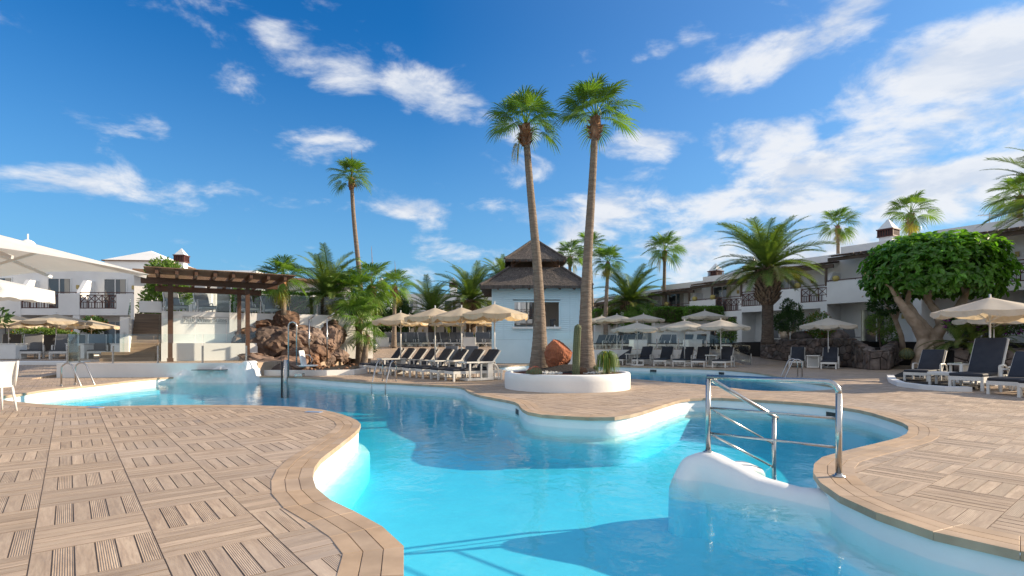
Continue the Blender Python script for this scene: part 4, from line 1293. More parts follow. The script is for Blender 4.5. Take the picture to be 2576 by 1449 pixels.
def date_frond(elev, seed, L=1.0, m='date'):
    rr = random.Random(seed); mb = MB()
    n = 16; e = elev; p = Vector((0,0,0)); pts = [p.copy()]; es = [e]
    bend = rr.uniform(1.0, 1.35) * (1.0 if elev > .2 else .55)
    for k in range(n):
        p = p + Vector((cos(e), 0, sin(e)))*(L/n); pts.append(p.copy()); e -= bend/n*(.35 + 1.3*k/n); es.append(e)
    for k in range(n):
        w0 = .020*(1-.85*k/n); w1 = .020*(1-.85*(k+1)/n)
        mb.add([pts[k]+Vector((0,-w0,0)), pts[k]+Vector((0,w0,0)), pts[k+1]+Vector((0,w1,0)), pts[k+1]+Vector((0,-w1,0))], [(0,1,2,3)])
    NL = 46
    for i in range(NL):
        u = .13 + .86*(i/(NL-1)); q = u*n; k = min(n-1, int(q)); f = q-k
        c = pts[k].lerp(pts[k+1], f); ea = es[k]
        t = Vector((cos(ea), 0, sin(ea))); up = Vector((-sin(ea), 0, cos(ea)))
        ll = L*.155*(.45 + .75*sin(pi*min(1, u*.92+.06)))*rr.uniform(.85, 1.1)
        for sd_ in (-1, 1):
            d = (Vector((0, sd_, 0))*.80 + t*(.42+.5*u) + up*(.42 - .25*u + rr.uniform(-.08,.08))).normalized()
            w_ = L*.0075
            a = c - t*w_; b = c + t*w_; m_ = c + d*(ll*.55) + Vector((0,0,-ll*.03)); tip = c + d*ll + Vector((0,0,-ll*.16))
            mb.add([a, b, m_ + t*w_*.9, m_ - t*w_*.9, tip], [(0,1,2,3), (3,2,4)])
    return mb
DATE = {}
DATE_EL = (86, 70, 52, 34, 14, -6, -26)
for el in DATE_EL:
    for v in range(2):
        DATE[(el, v)] = date_frond(radians(el), 300+el+v*5).mesh('frond', M['date'])
DATE_Y = [date_frond(radians(el), 500+el).mesh('frond', M['date_y']) for el in (18, -12)]
BOOT = MB()
BOOT.add([(0,-.07,-.04),(0,.07,-.04),(.10,.075,.06),(.10,-.075,.06),(.20,.03,.20),(.20,-.03,.20),(.04,0,.10)], [(0,1,2,3),(3,2,4,5),(0,3,6),(1,6,2),(3,5,6),(2,6,4),(0,6,1)])
BOOT_M = BOOT.mesh('leaf_base', M['boot'])

def trunk_curve(p0, p1, bow, n=18):
    """gently bent line from the foot to the crown"""
    p0, p1 = Vector(p0), Vector(p1); out = []
    for k in range(n+1):
        t = k/n; q = p0.lerp(p1, t) + Vector((bow[0], bow[1], 0))*sin(pi*t) + Vector((bow[0], bow[1], 0))*.35*sin(2*pi*t)
        out.append(q)
    return out
def fan_palm(foot, crown, label, size=1.15, r=.17, bow=(0,0), n=26, seed=0, flare=1.6, dry=1, low=-38, boots=22, spread=1.0, spike=False):
    """tall fan palm: ringed trunk, brown leaf bases below the crown, fronds as parts"""
    rr = random.Random(seed); foot = Vector(foot); crown = Vector(crown)
    t = thing('fan_palm', label, 'palm tree', foot, 0, 'fan palms')
    pts = trunk_curve((0,0,0), crown - foot, bow, 96)
    H_ = (crown-foot).length
    rs = []
    for k, q in enumerate(pts):
        f = k/96; z = f*H_
        rad = r*(1 + (flare-1)*math.exp(-z/1.05)) * (1 - .42*f) * (1 + .035*(k % 2))
        rs.append(rad)
    tk = MB().tube(pts, rs, 14)
    tk.obj('trunk', M['trunk_fan'], t, True)
    top = crown - foot
    bm_ = MB()
    bl = min(H_*.28, size*.80)
    for k in range(26):
        f = k/25; q = top - Vector((0,0,bl*(1-f)))
        pass
    seg = [top + Vector((0,0,-bl)), top + Vector((0,0,-bl*.5)), top + Vector((0,0,0)), top + Vector((0,0,.16*size))]
    MB().tube(seg, [r*.72, r*1.05, r*.95, r*.3], 10).obj('crown_shaft', M['boot'], t, True)
    for k in range(boots):
        f = rr.random(); az = rr.uniform(0, 2*pi)
        q = top + Vector((0,0,-bl*.95*(1-f)))
        o = link('leaf_base', BOOT_M, t); rad = r*(.70 + .30*sin(pi*min(1, f*.9+.1)))
        o.location = q + Vector((cos(az), sin(az), 0))*rad*.8; s_ = size*rr.uniform(.55, 1.0)
        o.rotation_euler = (0, rr.uniform(-.3, .5), az); o.scale = (s_,)*3
    for k in range(n):
        f = (k+.5)/n
        el = 84 - (84-low)*(f**1.15) + rr.uniform(-8, 8)
        key = min(FAN_EL, key=lambda e: abs(e-el))
        o = link('frond', FAN[(key, rr.randrange(2))], t)
        o.location = top + Vector((0,0,.02)); az = k*2.399 + rr.uniform(-.25,.25)
        s_ = size*rr.uniform(.86, 1.08)*(1.0 if f < .8 else .9)
        o.rotation_euler = (rr.uniform(-.15,.15), radians(key-el), az); o.scale = (s_*spread, s_*spread, s_)
    for k in range(dry):
        o = link('frond', FAN_DRY, t); o.location = top - Vector((0,0,.1)); o.rotation_euler = (0, 0, rr.uniform(0, 6.28)); o.scale = (size*.8,)*3
    if spike:
        MB().tube([top, top + Vector((.05,0,size*1.3)), top + Vector((.0,0,size*2.1))], [.03,.02,.008], 5).obj('flower_spike', M['boot'], t)
    return t
def date_palm(foot, crown, label, L=2.6, r=.30, n=46, seed=0, skirt=0.0, low=-26):
    rr = random.Random(seed); foot = Vector(foot); crown = Vector(crown); H_ = (crown-foot).length
    t = thing('date_palm', label, 'palm tree', foot, 0, 'feathery date palms')
    top = crown - foot
    pts = [Vector((0,0,0)).lerp(top, k/24) for k in range(25)]
    rs = [r*(1 + .25*math.exp(-k/24*H_/.5) + .03*(k % 2)) for k in range(25)]
    MB().tube(pts, rs, 14).obj('trunk', M['trunk_date'], t, True)
    sk = skirt or min(.9, H_*.3)
    bulge = MB().tube([top*(1-sk/H_*(1-f)) for f in (0, .12, .45, .8, 1)] + [top + Vector((0,0,.15))], [r*1.0, r*1.75, r*1.95, r*1.8, r*1.35, r*.4], 14)
    bulge.obj('crown_base', M['trunk_date'], t, True)
    bm_ = MB(); rows = max(5, int(sk/.13))
    for a in range(rows):
        f = (a+.3)/rows; z = -sk*(1-f); rad = r*(1.0 + .95*min(1, f*6)*(1 if f < .85 else .85))
        m_ = int(2*pi*rad/.17)
        for b in range(m_):
            az = 2*pi*(b + .5*(a % 2))/m_ + rr.uniform(-.08,.08)
            s_ = rr.uniform(.75, 1.15); mt = Matrix.Translation(top*(1+z/H_) + Vector((cos(az),sin(az),0))*(rad*.93)) @ Matrix.Rotation(az,4,'Z') @ Matrix.Rotation(rr.uniform(-.2,.25),4,'Y') @ Matrix.Scale(s_,4)
            bm_.add([mt @ Vector(v) for v in BOOT.v], BOOT.f)
    bm_.obj('leaf_base', M['boot_date'], t, kind='stuff')
    for k in range(n):
        f = (k+.5)/n; el = 86 - (86-low)*(f**.95) + rr.uniform(-6, 6)
        key = min(DATE_EL, key=lambda e: abs(e-el))
        me = DATE[(key, rr.randrange(2))]
        if f > .68 and rr.random() < .45: me = DATE_Y[0 if el > 3 else 1]; key = 18 if el > 3 else -12
        o = link('frond', me, t); o.location = top + Vector((0,0,.05)); az = k*2.399 + rr.uniform(-.2,.2)
        s_ = L*rr.uniform(.88, 1.08)*(1.22 if f < .38 else 1)
        o.rotation_euler = (rr.uniform(-.25,.25), radians(key-el), az); o.scale = (s_,)*3
    return t

def leaves(mb, centre, rad, n, size, rr, shell=.55, flat=0.0, cut=None, up=.35):
    """n small folded leaves spread through an ellipsoid, denser near its surface"""
    c = Vector(centre)
    for k in range(n):
        while True:
            d = Vector((rr.gauss(0,1), rr.gauss(0,1), rr.gauss(0,1)))
            if d.length > 1e-3: break
        d.normalize(); q = shell + (1-shell)*rr.random()**.7
        lump = 1 + .22*noise.noise(d*2.3 + c)
        p = c + Vector((d.x*rad[0], d.y*rad[1], d.z*rad[2]))*q*lump
        if cut is not None and p.z < cut: continue
        o = (d + Vector((rr.uniform(-.8,.8), rr.uniform(-.8,.8), rr.uniform(-.5,.8)+up))).normalized()
        leaf(mb, p, o, size*rr.uniform(.65, 1.3), rr)
def leaf(mb, p, o, s, rr, w=.42):
    t = o.cross(Vector((rr.uniform(-1,1), rr.uniform(-1,1), rr.uniform(-1,1))))
    if t.length < 1e-3: t = o.cross(Vector((1,0,0)))
    t.normalize(); nn = o.cross(t)
    a, b = p, p + o*s - Vector((0,0,s*.12)); m_ = p + o*s*.5
    mb.add([a, m_ + t*s*w*.5 + nn*s*.08, b, m_ - t*s*w*.5 + nn*s*.08], [(0,1,2),(0,2,3)])
def bush(name, label, cat, foot, parts, m, n, size, seed=0, stem=None, flowers=None, group=None, floor=None):
    """shrub: parts = ellipsoids (dx,dy,dz,rx,ry,rz) relative to the foot"""
    rr = random.Random(seed); t = thing(name, label, cat, foot, 0, group)
    vol = [p[3]*p[4]*p[5] for p in parts]; tot = sum(v**.67 for v in vol)
    mb = MB()
    for p, v in zip(parts, vol): leaves(mb, p[:3], p[3:], int(n*v**.67/tot), size, rr, cut=floor)
    mb.obj('foliage', m, t)
    if flowers:
        fm, fn, fs = flowers; fb = MB()
        for p, v in zip(parts, vol): leaves(fb, p[:3], [q*1.04 for q in p[3:]], int(fn*v**.67/tot), fs, rr, shell=.93)
        fb.obj('blossom', fm, t)
    st = MB()
    for p in (parts if stem is None else stem):
        if stem is None:
            for q in range(2): st.tube([(p[0]*.3+rr.uniform(-.05,.05), p[1]*.3, 0), (p[0]*.7+rr.uniform(-.1,.1), p[1]*.7, p[2]*.55), (p[0]+rr.uniform(-.2,.2)*p[3], p[1], p[2]+p[5]*.3)], [.03,.022,.008], 5)
        else: st.tube(p[0], p[1], 7)
    st.obj('stem', M['bark'], t)
    return t
def hedge(label, c, size, rz, n, seed=0, m=None, leaf_s=.14, name='hedge'):
    """clipped hedge box with an uneven leafy skin"""
    rr = random.Random(seed); t = thing(name, label, 'hedge', c, rz)
    mb = MB(); X, Y, Z = size
    for k in range(n):
        f = rr.random(); x = rr.uniform(-X/2, X/2); y = rr.uniform(-Y/2, Y/2); z = rr.uniform(0, Z)
        if f < .42: z = Z + rr.gauss(0, .04); d = Vector((0,0,1))
        elif f < .78: y = -Y/2 + rr.gauss(0, .05); d = Vector((0,-1,.2))
        elif f < .9: x = (X/2 + rr.gauss(0,.05))*rr.choice((-1,1)); d = Vector((1 if x > 0 else -1,0,.2))
        else: d = Vector((0,0,1))
        z += .10*noise.noise(Vector((x*.9, y, seed))) * (z/Z)
        leaf(mb, Vector((x,y,z)), (d + Vector((rr.uniform(-.8,.8),rr.uniform(-.8,.8),rr.uniform(-.6,.8)))).normalized(), leaf_s*rr.uniform(.6,1.35), rr, .55)
    mb.obj('foliage', m or M['hedge'], t)
    core = MB().bev((0,0,Z*.47), (X*.9, Y*.8, Z*.9), .08, 1); core.obj('branches', M['bark'], t)
    return t

# ------------------------------------------------------------------ lava rocks
def rock_mesh(seed, sub=3, amp=.42, name='rock', m='lava', stretch=(1,1,1), craggy=.5, cuts=0):
    """broken stone: a ball cut by random planes (flat faces and edges), then roughened"""
    rr = random.Random(seed*13+1)
    pl = []
    for k in range(cuts):
        n_ = Vector((rr.gauss(0,1), rr.gauss(0,1), rr.gauss(0,.8))).normalized(); pl.append((n_, rr.uniform(.62, .95)))
    bm = bmesh.new(); bmesh.ops.create_icosphere(bm, subdivisions=sub, radius=1)
    off = Vector((seed*7.3, seed*3.1, seed*5.7))
    for v in bm.verts:
        d = v.co.normalized()
        q = 1 + amp*noise.noise(d*1.1 + off) + amp*.45*noise.noise(d*2.4 + off)
        for n_, h in pl:
            c = n_.dot(d)
            if c > .05: q = min(q, h/c)
        q += craggy*(.20*abs(noise.noise(d*4.5 + off)) + .12*noise.noise(d*9 + off) - .10*abs(noise.noise(d*3.1 - off))**.6)
        v.co = Vector((d.x*stretch[0], d.y*stretch[1], d.z*stretch[2]))*q
    me = bpy.data.meshes.new(name); bm.to_mesh(me); bm.free(); me.materials.append(M[m])
    return me

# ------------------------------------------------------------------ stone walls with single stones
def stone_face(root, o, u, n_, L, z0f, z1f, cell, rr, store):
    """irregular stones on one wall face: o origin, u along, n_ outward"""
    seeds = []; H_ = max(z1f(0), z1f(L)) - min(z0f(0), z0f(L)); zb = min(z0f(0), z0f(L))
    nx = max(2, int(L/cell)); nz = max(2, int(H_/cell))
    for i in range(nx):
        for j in range(nz):
            seeds.append(((i+.5+rr.uniform(-.42,.42)+(.5 if j % 2 else 0))*L/nx, zb + (j+.5+rr.uniform(-.38,.38))*H_/nz))
    for k, (x, z) in enumerate(seeds):
        poly = [(0, z0f(0)), (L, z0f(L)), (L, z1f(L)), (0, z1f(0))]
        near = sorted(seeds, key=lambda s_: (s_[0]-x)**2 + (s_[1]-z)**2)[1:14]
        for (a, b) in near:
            mx, mz = (x+a)/2, (z+b)/2; dx, dz = a-x, b-z
            out = []
            for q in range(len(poly)):
                p0, p1 = poly[q], poly[(q+1) % len(poly)]
                s0 = (p0[0]-mx)*dx + (p0[1]-mz)*dz; s1 = (p1[0]-mx)*dx + (p1[1]-mz)*dz
                if s0 <= 0: out.append(p0)
                if (s0 <= 0) != (s1 <= 0):
                    f = s0/(s0-s1); out.append((p0[0]+(p1[0]-p0[0])*f, p0[1]+(p1[1]-p0[1])*f))
            poly = out
            if len(poly) < 3: break
        if len(poly) < 3: continue
        c = (sum(p[0] for p in poly)/len(poly), sum(p[1] for p in poly)/len(poly))
        h = rr.uniform(.03, .085); ctr = o + u*c[0] + Vector((0,0,c[1]))
        def P(p, f, dn):
            return o + u*(c[0]+(p[0]-c[0])*f) + Vector((0,0,c[1]+(p[1]-c[1])*f)) + n_*dn - ctr
        m_ = len(poly)
        vs = [P(p, .94, 0) for p in poly] + [P(p, .90, h*.6) for p in poly] + [P((p[0]+rr.uniform(-.015,.015), p[1]+rr.uniform(-.015,.015)), .66, h*rr.uniform(.9,1.15)) for p in poly]
        fs = [(i, (i+1)%m_, m_+(i+1)%m_, m_+i) for i in range(m_)] + [(m_+i, m_+(i+1)%m_, 2*m_+(i+1)%m_, 2*m_+i) for i in range(m_)] + [tuple(range(2*m_, 3*m_))]
        store.append((ctr, vs, fs))
def stone_wall(name, label, faces, core, cell, seed, budget=300):
    rr = random.Random(seed); o0 = Vector((*faces[0][0], 0)); t = thing(name, label, 'stone wall', o0); st = []
    for (a, b, za, zb, ha, hb) in faces:
        a, b = Vector((a[0],a[1],0)), Vector((b[0],b[1],0)); L = (b-a).length; u = (b-a).normalized(); n_ = Vector((u.y, -u.x, 0))
        stone_face(t, a, u, n_, L, lambda x, za=za, zb=zb, L=L: za+(zb-za)*x/L, lambda x, ha=ha, hb=hb, L=L: ha+(hb-ha)*x/L, cell, rr, st)
    st.sort(key=lambda s_: hypot(s_[0].x, s_[0].y))
    rest = MB()
    for k, (c, vs, fs) in enumerate(st):
        if k < budget:
            mb = MB(); mb.add(vs, fs); link('stone', mb.mesh('stone', M['lava_dark']), t, c - o0)
        else: rest.add([v + c - o0 for v in vs], fs)
    if rest.v: rest.obj('stone', M['lava_dark'], t, kind='stuff')
    co = MB()
    for poly, z0, z1 in core: co.prism([(p[0]-o0.x, p[1]-o0.y) for p in poly], z0-o0.z, z1-o0.z)
    co.obj('core', M['mortar'], t)
    # rough capstones along the top
    cap = 0
    for (a, b, za, zb, ha, hb) in faces:
        a, b = Vector((a[0],a[1],ha)), Vector((b[0],b[1],hb)); L = (b-a).length; k = int(L/.38)
        for q in range(k):
            p = a.lerp(b, (q+.5)/k) + Vector((-(a-b).normalized().y, (a-b).normalized().x, 0))*-.16
            o = link('capstone', CAPS[rr.randrange(4)], t, p - o0); o.rotation_euler = (rr.uniform(-.2,.2), rr.uniform(-.2,.2), rr.uniform(0,6.28)); s_ = rr.uniform(.8,1.15); o.scale = (s_, s_, s_*.7)
    return t
CAPS = [rock_mesh(60+i, 2, .3, 'capstone', 'lava_dark', (.24,.22,.13), .4) for i in range(4)]

# ================================================================== FURNITURE KINDS
def lounger_proto(fabric, tilt=52, back=.80, arms=True, cush=.075, simple=False):
    """lies along +x, foot end at x=0; seat .36 high"""
    P = []; W = .66; wp = M['white_paint']
    def add(n, mb, m, subs=(), sm=False): P.append((n, mb.mesh(n, m, sm), [(a, b.mesh(a, c)) for a, b, c in subs]))
    f = MB(); f.b2(0.02, 1.86, -W/2, -W/2+.045, .235, .325); f.b2(0.02, 1.86, W/2-.045, W/2, .235, .325)
    f.b2(.0, .055, -W/2+.046, W/2-.046, .235, .325); f.b2(1.82, 1.86, -W/2+.046, W/2-.046, .235, .325)
    f.b2(.056, 1.30, -W/2+.046, W/2-.046, .29, .318)
    add('frame', f, wp)
    for x in (.05, 1.80):
        for y in (-W/2+.03, W/2-.03):
            add('leg', MB().b2(x-.028, x+.028, y-.028, y+.028, 0, .234), wp)
    c = MB(); c.bev((.66, 0, .326+cush/2), (1.30, W-.02, cush), .028, 3)
    add('seat_cushion', c, fabric, sm=True)
    th = radians(tilt); ct, st = cos(th), sin(th); x0 = 1.27; z0 = .345
    b = MB(); b.bev((x0 + ct*back/2 - st*.055, 0, z0 + st*back/2 + ct*.055), (back, W-.05, cush), .028, 3, 0, -th)
    add('back_cushion', b, fabric, sm=True)
    bf = MB()
    for y in (-W/2+.02, W/2-.02):
        bf.beam((x0, y, z0-.01), (x0+ct*back*1.02, y, z0-.01+st*back*1.02), .045, .045)
    for q in (.15, .5, .85, 1.0):
        bf.beam((x0+ct*back*q, -W/2+.045, z0-.012+st*back*q), (x0+ct*back*q, W/2-.045, z0-.012+st*back*q), .03, .05)
    add('backrest_frame', bf, wp)
    sp = MB(); sp.beam((x0+ct*back*.62, -.2, z0+st*back*.62-.03), (1.74, -.2, .30), .025, .025); sp.beam((x0+ct*back*.62, .2, z0+st*back*.62-.03), (1.74, .2, .30), .025, .025)
    add('prop', sp, wp)
    if arms:
        for s_ in (-1, 1):
            y = s_*(W/2+.035); a = MB()
            a.b2(.98, 1.025, y-.025, y+.025, 0, .545)
            a.tube([(.985, y, .56), (1.2, y, .572), (1.42, y, .555), (1.56, y, .50), (1.64, y, .38), (1.665, y, .0)], .022, 6)
            add('armrest', a, wp)
    return P
LNG = lounger_proto(M['navy'])
LNG_STEEP = lounger_proto(M['navy'], 56, 1.02)
LNG_FLAT = lounger_proto(M['navy'], 46, .78)
LNG_GREY = lounger_proto(M['grey_sling'], 62, .86, True, .045)
LNG_GREY2 = lounger_proto(M['grey_sling'], 55, .84, True, .06)
def footstool_proto():
    P = []
    for x in (.04, .52):
        for y in (-.28, .28): P.append(('leg', MB().b2(x-.028, x+.028, y-.028, y+.028, 0, .33).mesh('leg', M['white_paint']), []))
    P.append(('top', MB().bev((.28, 0, .375), (.62, .66, .09), .01, 1).mesh('top', M['white_paint']), []))
    return P
def umbrella_proto(m, r=1.25, ht=2.62, edge=2.16, seed=0, sag=.05, vh=.17, crank=True):
    rr = random.Random(seed); P = []; N = 8
    def add(n, mb, mm, subs=(), sm=False): P.append((n, mb.mesh(n, mm, sm), [(a, b.mesh(a, c)) for a, b, c in subs]))
    ze = edge; zt = ht-.06
    def pt(k, f):                                  # k in eighths, f from centre to rim
        a0 = 2*pi*floor_(k)/N + pi/8; a1 = a0 + 2*pi/N; t = k - floor_(k)
        rim = Vector((cos(a0), sin(a0), 0)).lerp(Vector((cos(a1), sin(a1), 0)), t)
        z = zt + (ze-zt)*f**.93 - sag*4*t*(1-t)*f*f*(1-f*.55)*1.3
        return Vector((rim.x*r*f, rim.y*r*f, z + rr.uniform(-.006,.006)*f))
    ca = MB(); S = 4; R = 5; vs = [Vector((0,0,zt))]
    for i in range(1, R+1):
        for q in range(N*S): vs.append(pt(q/S, i/R))
    fs = [(0, 1+q, 1+(q+1)%(N*S)) for q in range(N*S)]
    for i in range(R-1):
        for q in range(N*S):
            a = 1+i*N*S+q; b = 1+i*N*S+(q+1)%(N*S); fs.append((a, a+N*S, b+N*S, b))
    ca.add(vs, fs)
    va = MB(); M_ = 8; vv = []
    for q in range(N*M_):
        p = pt(q/M_, 1.0); t = (q % M_)/M_
        low = vh*(.58 + .42*abs(sin(pi*t))**.45) + rr.uniform(-.008,.008)
        out = 1.0 + .012*sin(q*2.1)
        vv += [p, Vector((p.x*out, p.y*out, p.z - low))]
    va.add(vv, [(2*q, 2*q+1, (2*q+3) % (2*N*M_), (2*q+2) % (2*N*M_)) for q in range(N*M_)])
    add('canopy', ca, m, [('valance', va, m)], True)
    add('pole', MB().tube([(0,0,.0),(0,0,ht)], .024, 10), M['pole'], [('finial', MB().lathe([(.028,0),(.03,.015),(.012,.03)], 8, (0,0,ht)), M['pole'])], True)
    for k in range(N):
        a = 2*pi*k/N + pi/8
        add('rib', MB().beam((0,0,zt-.03), (cos(a)*r*.99, sin(a)*r*.99, ze-.025), .018, .022), M['pole'])
    st = MB()
    for k in range(N):
        a = 2*pi*k/N + pi/8; st.beam((cos(a)*.03, sin(a)*.03, ze-.28), (cos(a)*r*.55, sin(a)*r*.55, zt+(ze-zt)*.55-.04), .012, .014)
    for k in range(N):
        a = 2*pi*k/N + pi/8
        add('strut', MB().beam((cos(a)*.03, sin(a)*.03, ze-.28), (cos(a)*r*.55, sin(a)*r*.55, zt+(ze-zt)*.55-.04), .012, .014), M['pole'])
    if crank: add('crank_box', MB().bev((0.03, 0, 1.02), (.07, .06, .12), .01, 1), M['pole'])
    add('base', MB().bev((0,0,.04), (.5,.5,.08), .012, 1), M['white_flat'], [('sleeve', MB().lathe([(.045,0),(.045,.30)], 10, (0,0,.08)), M['pole'])])
    return P
floor_ = math.floor
UMB = [umbrella_proto(M['canopy'], 1.18, 2.62, 2.20, i) for i in range(2)]
UMB_P = [umbrella_proto(M['canopy_pale'], 1.32, 2.60, 2.14, 5+i) for i in range(2)]
UMB_L = [umbrella_proto(M['canopy'], 1.30, 2.36, 1.90, 9+i) for i in range(2)]
def side_table_proto():
    P = []; w = M['white_paint']
    P.append(('tabletop', MB().bev((0,0,.60), (1.02,.56,.05), .008, 1).mesh('tabletop', w), [('glass_top', MB().b2(-.48,.48,-.25,.25,.627,.634).mesh('glass_top', M['glass']))]))
    P.append(('side_panel', MB().b2(.30,.48,-.26,.26,.09,.572).mesh('side_panel', w), []))
    for y in (-.24, .24): P.append(('leg', MB().b2(-.40,-.35,y-.025,y+.025,.09,.572).mesh('leg', w), []))
    P.append(('plinth', MB().bev((.02,0,.05), (.98,.54,.08), .008, 1).mesh('plinth', w), []))
    return P
TAB = side_table_proto()
def cube_table_proto():
    return [('body', MB().bev((0,0,.31), (.62,.62,.60), .012, 1).mesh('body', M['white_flat']), []), ('top', MB().bev((0,0,.625), (.66,.66,.03), .008, 1).mesh('top', M['white_paint']), [])]
CUBE = cube_table_proto()

# ------------------------------------------------------------------ the row of loungers by the main pool
RNG = random.Random(77)
f8, f1 = gr(1128, 959), gr(909, 938)
offs8 = [0, .98, 2.05, 3.02, 4.15, 5.05, 6.05, 7.0]
tot8 = offs8[-1]
for k in range(8):
    p = f8.lerp(f1, offs8[k]/tot8)
    n = 8-k
    lab = {8: 'dark lounger nearest the round planter in the row beside the pool ladder', 1: 'dark lounger at the far left end of the row beside the pool ladder'}.get(n, f'dark lounger, {ORD[k]} from the planter end of the row beside the pool ladder')
    put(LNG, 'sun_lounger', lab, 'sun lounger', p, R31 + RNG.uniform(-.03, .03), 'loungers in the row by the main pool')
for (x, y), lab in (((1198, 957), 'white side table beside the lounger nearest the round planter'),
                    ((1118, 950), 'white side table in the middle of the lounger row by the pool ladder'),
                    ((985, 941), 'pale side table at the left end of the lounger row by the pool ladder')):
    p = gr(x, y); put(TAB, 'side_table', lab, 'side table', p, R31 + .05, 'white side tables by the main pool')
for (x, y, lab, sc, i) in ((1244, 953.5, 'cream parasol in front of the pool bar at the right end of the lounger row', 1, 0), (1161, 948, 'cream parasol second from the right over the lounger row', .985, 1),
                    (1094.5, 944.5, 'cream parasol third from the right over the lounger row', 1.0, 0), (1008, 938, 'cream parasol at the left end of the lounger row by the pool', .97, 1)):
    put(UMB[i], 'parasol', lab, 'parasol', gr(x, y), RNG.uniform(0, .7), 'cream parasols by the main pool', sc)
# second line behind, facing away
for k, (x, y) in enumerate(((1125, 926), (1178, 928))):
    put(LNG_GREY2, 'sun_lounger', ('grey lounger standing behind the poolside row, left of the pair', 'grey lounger standing behind the poolside row, right of the pair')[k], 'sun lounger', gr(x, y), R31+1.0, 'grey loungers behind the poolside row')

# ------------------------------------------------------------------ right lounger row by the back pool
r6, r1 = gr(1808, 925.3), gr(1549, 918)
AX = atan2(.85, .53)
ro = [0, .185, .36, .545, .765, .985]
for k in range(6):
    p = r6.lerp(r1, ro[k])
    lab = 'dark lounger at the right end of the row behind the back pool' if k == 0 else ('dark lounger at the left end of the row behind the back pool' if k == 5 else f'dark lounger, {ORD[k]} from the right in the row behind the back pool')
    put(LNG, 'sun_lounger', lab, 'sun lounger', p, AX + RNG.uniform(-.05, .05), 'loungers in the row behind the back pool')
put(TAB, 'side_table', 'white side table between the two right loungers behind the back pool', 'side table', r6.lerp(r1, .09) + Vector((.50,.75,0)), AX, 'white side tables by the back pool')
put(TAB, 'side_table', 'white side table between the two left loungers behind the back pool', 'side table', r6.lerp(r1, .88) + Vector((.50,.75,0)), AX, 'white side tables by the back pool')
for (x, y, d, lab, i) in ((1603, 806, 29.6, 'pale parasol over the left loungers behind the back pool', 0), (1722, 800.5, 28.8, 'pale parasol over the middle loungers behind the back pool', 1), (1813, 798, 27.9, 'pale parasol over the right loungers behind the back pool', 0)):
    p = at(x, y, d); z = p.z; p.z = 0.0
    put(UMB_P[i], 'parasol', lab, 'parasol', p, RNG.uniform(0,.7), 'pale parasols behind the back pool', (1.08, 1.08, z/2.66))
# on the right terrace behind the glass
for k, (x, d, lab) in enumerate(((1514, 41, 'leftmost'), (1552, 39, 'second'), (1619, 40, 'third'), (1773, 37.5, 'rightmost'))):
    ytop = (791, 787, 786, 777)[k]
    p = at(x, ytop, d); z = p.z - .8; p.z = .8
    put(UMB_P[k % 2], 'parasol', ('leftmost pale parasol on the raised terrace behind the glass fence', 'second pale parasol from the left on the raised terrace behind the glass', 'third pale parasol from the left on the raised terrace behind the glass', 'tall pale parasol before the hedge beside the person on the terrace')[k], 'parasol', p, RNG.uniform(0,.7), 'pale parasols on the right terrace', (1.15, 1.15, z/2.66))
k = 0
for x, d, rot in ((1488,39,AX),(1498,39.4,AX),(1514,39.8,AX),(1526,40,AX),(1538,40.2,AX),(1556,39.2,AX),(1572,38.6,AX),(1592,39,AX),(1640,37.6,AX-.3),(1662,37,AX),(1690,37.2,AX+.2),(1712,36.5,AX),(1750,36,AX),(1790,35.4,AX+.1),(1826,35,AX)):
    p = at(x, 880, d); p.z = .8
    put(LNG, 'sun_lounger', f'dark lounger, {ORD[k]} from the left on the raised terrace behind the glass fence', 'sun lounger', p, rot + RNG.uniform(-.1,.1), 'loungers on the right terrace')
    k += 1
for x, d, lab in ((1605, 36, 'white cube table left of the middle on the raised right terrace'), (1742, 34.4, 'white cube table near the right end of the raised right terrace')):
    p = at(x, 880, d); p.z = .8; put(CUBE, 'cube_table', lab, 'side table', p, .3, 'white cube tables', (1.6, 1.0, 1.0))

# ------------------------------------------------------------------ pair by the stone wall
pm2 = gr(2084, 928.6); pm1 = gr(2002, 924.4)
put(LNG, 'sun_lounger', 'dark lounger right of the table in front of the stone wall', 'sun lounger', pm2, AX - .02, 'pair of loungers by the stone wall')
put(LNG, 'sun_lounger', 'dark lounger left of the table in front of the stone wall', 'sun lounger', pm1, AX + .02, 'pair of loungers by the stone wall')
put(TAB, 'side_table', 'white side table between the two loungers at the stone wall', 'side table', pm1.lerp(pm2, .52) + Vector((.40,.62,0)), AX, None)
pu = at(2083.5, 793, 27.0); zz = pu.z; pu.z = 0
put(UMB_P[0], 'parasol', 'single pale parasol above the lounger pair at the stone wall', 'parasol', pu, .2, None, (1.0, 1.0, zz/2.66))

# ------------------------------------------------------------------ near group on the right
put(LNG, 'sun_lounger', 'dark lounger nearest the rubber tree trunk at right', 'sun lounger', gr(2303, 963.5), R31 + .10, 'loungers in the near right group')
put(LNG_STEEP, 'sun_lounger', 'dark lounger with tall raised back at the right edge', 'sun lounger', gr(2428, 982.5), R31 + .05, 'loungers in the near right group', 1.12)
put(LNG, 'sun_lounger', 'dark lounger at the right edge, second from the camera', 'sun lounger', gr(2524, 994.5), R31 - .02, 'loungers in the near right group')
put(LNG, 'sun_lounger', 'dark lounger at the right edge nearest the camera', 'sun lounger', gr(2606, 1003), R31 - .02, 'loungers in the near right group')
put(footstool_proto(), 'footstool', 'bare white footstool between the loungers at right', 'footstool', gr(2368, 974.5), R31 + .05)
put(TAB, 'side_table', 'white side table behind the lounger nearest the rubber tree', 'side table', gr(2432, 966), R31 + .05, 'white side tables of the near right group', (1.12,1.1,1.0))
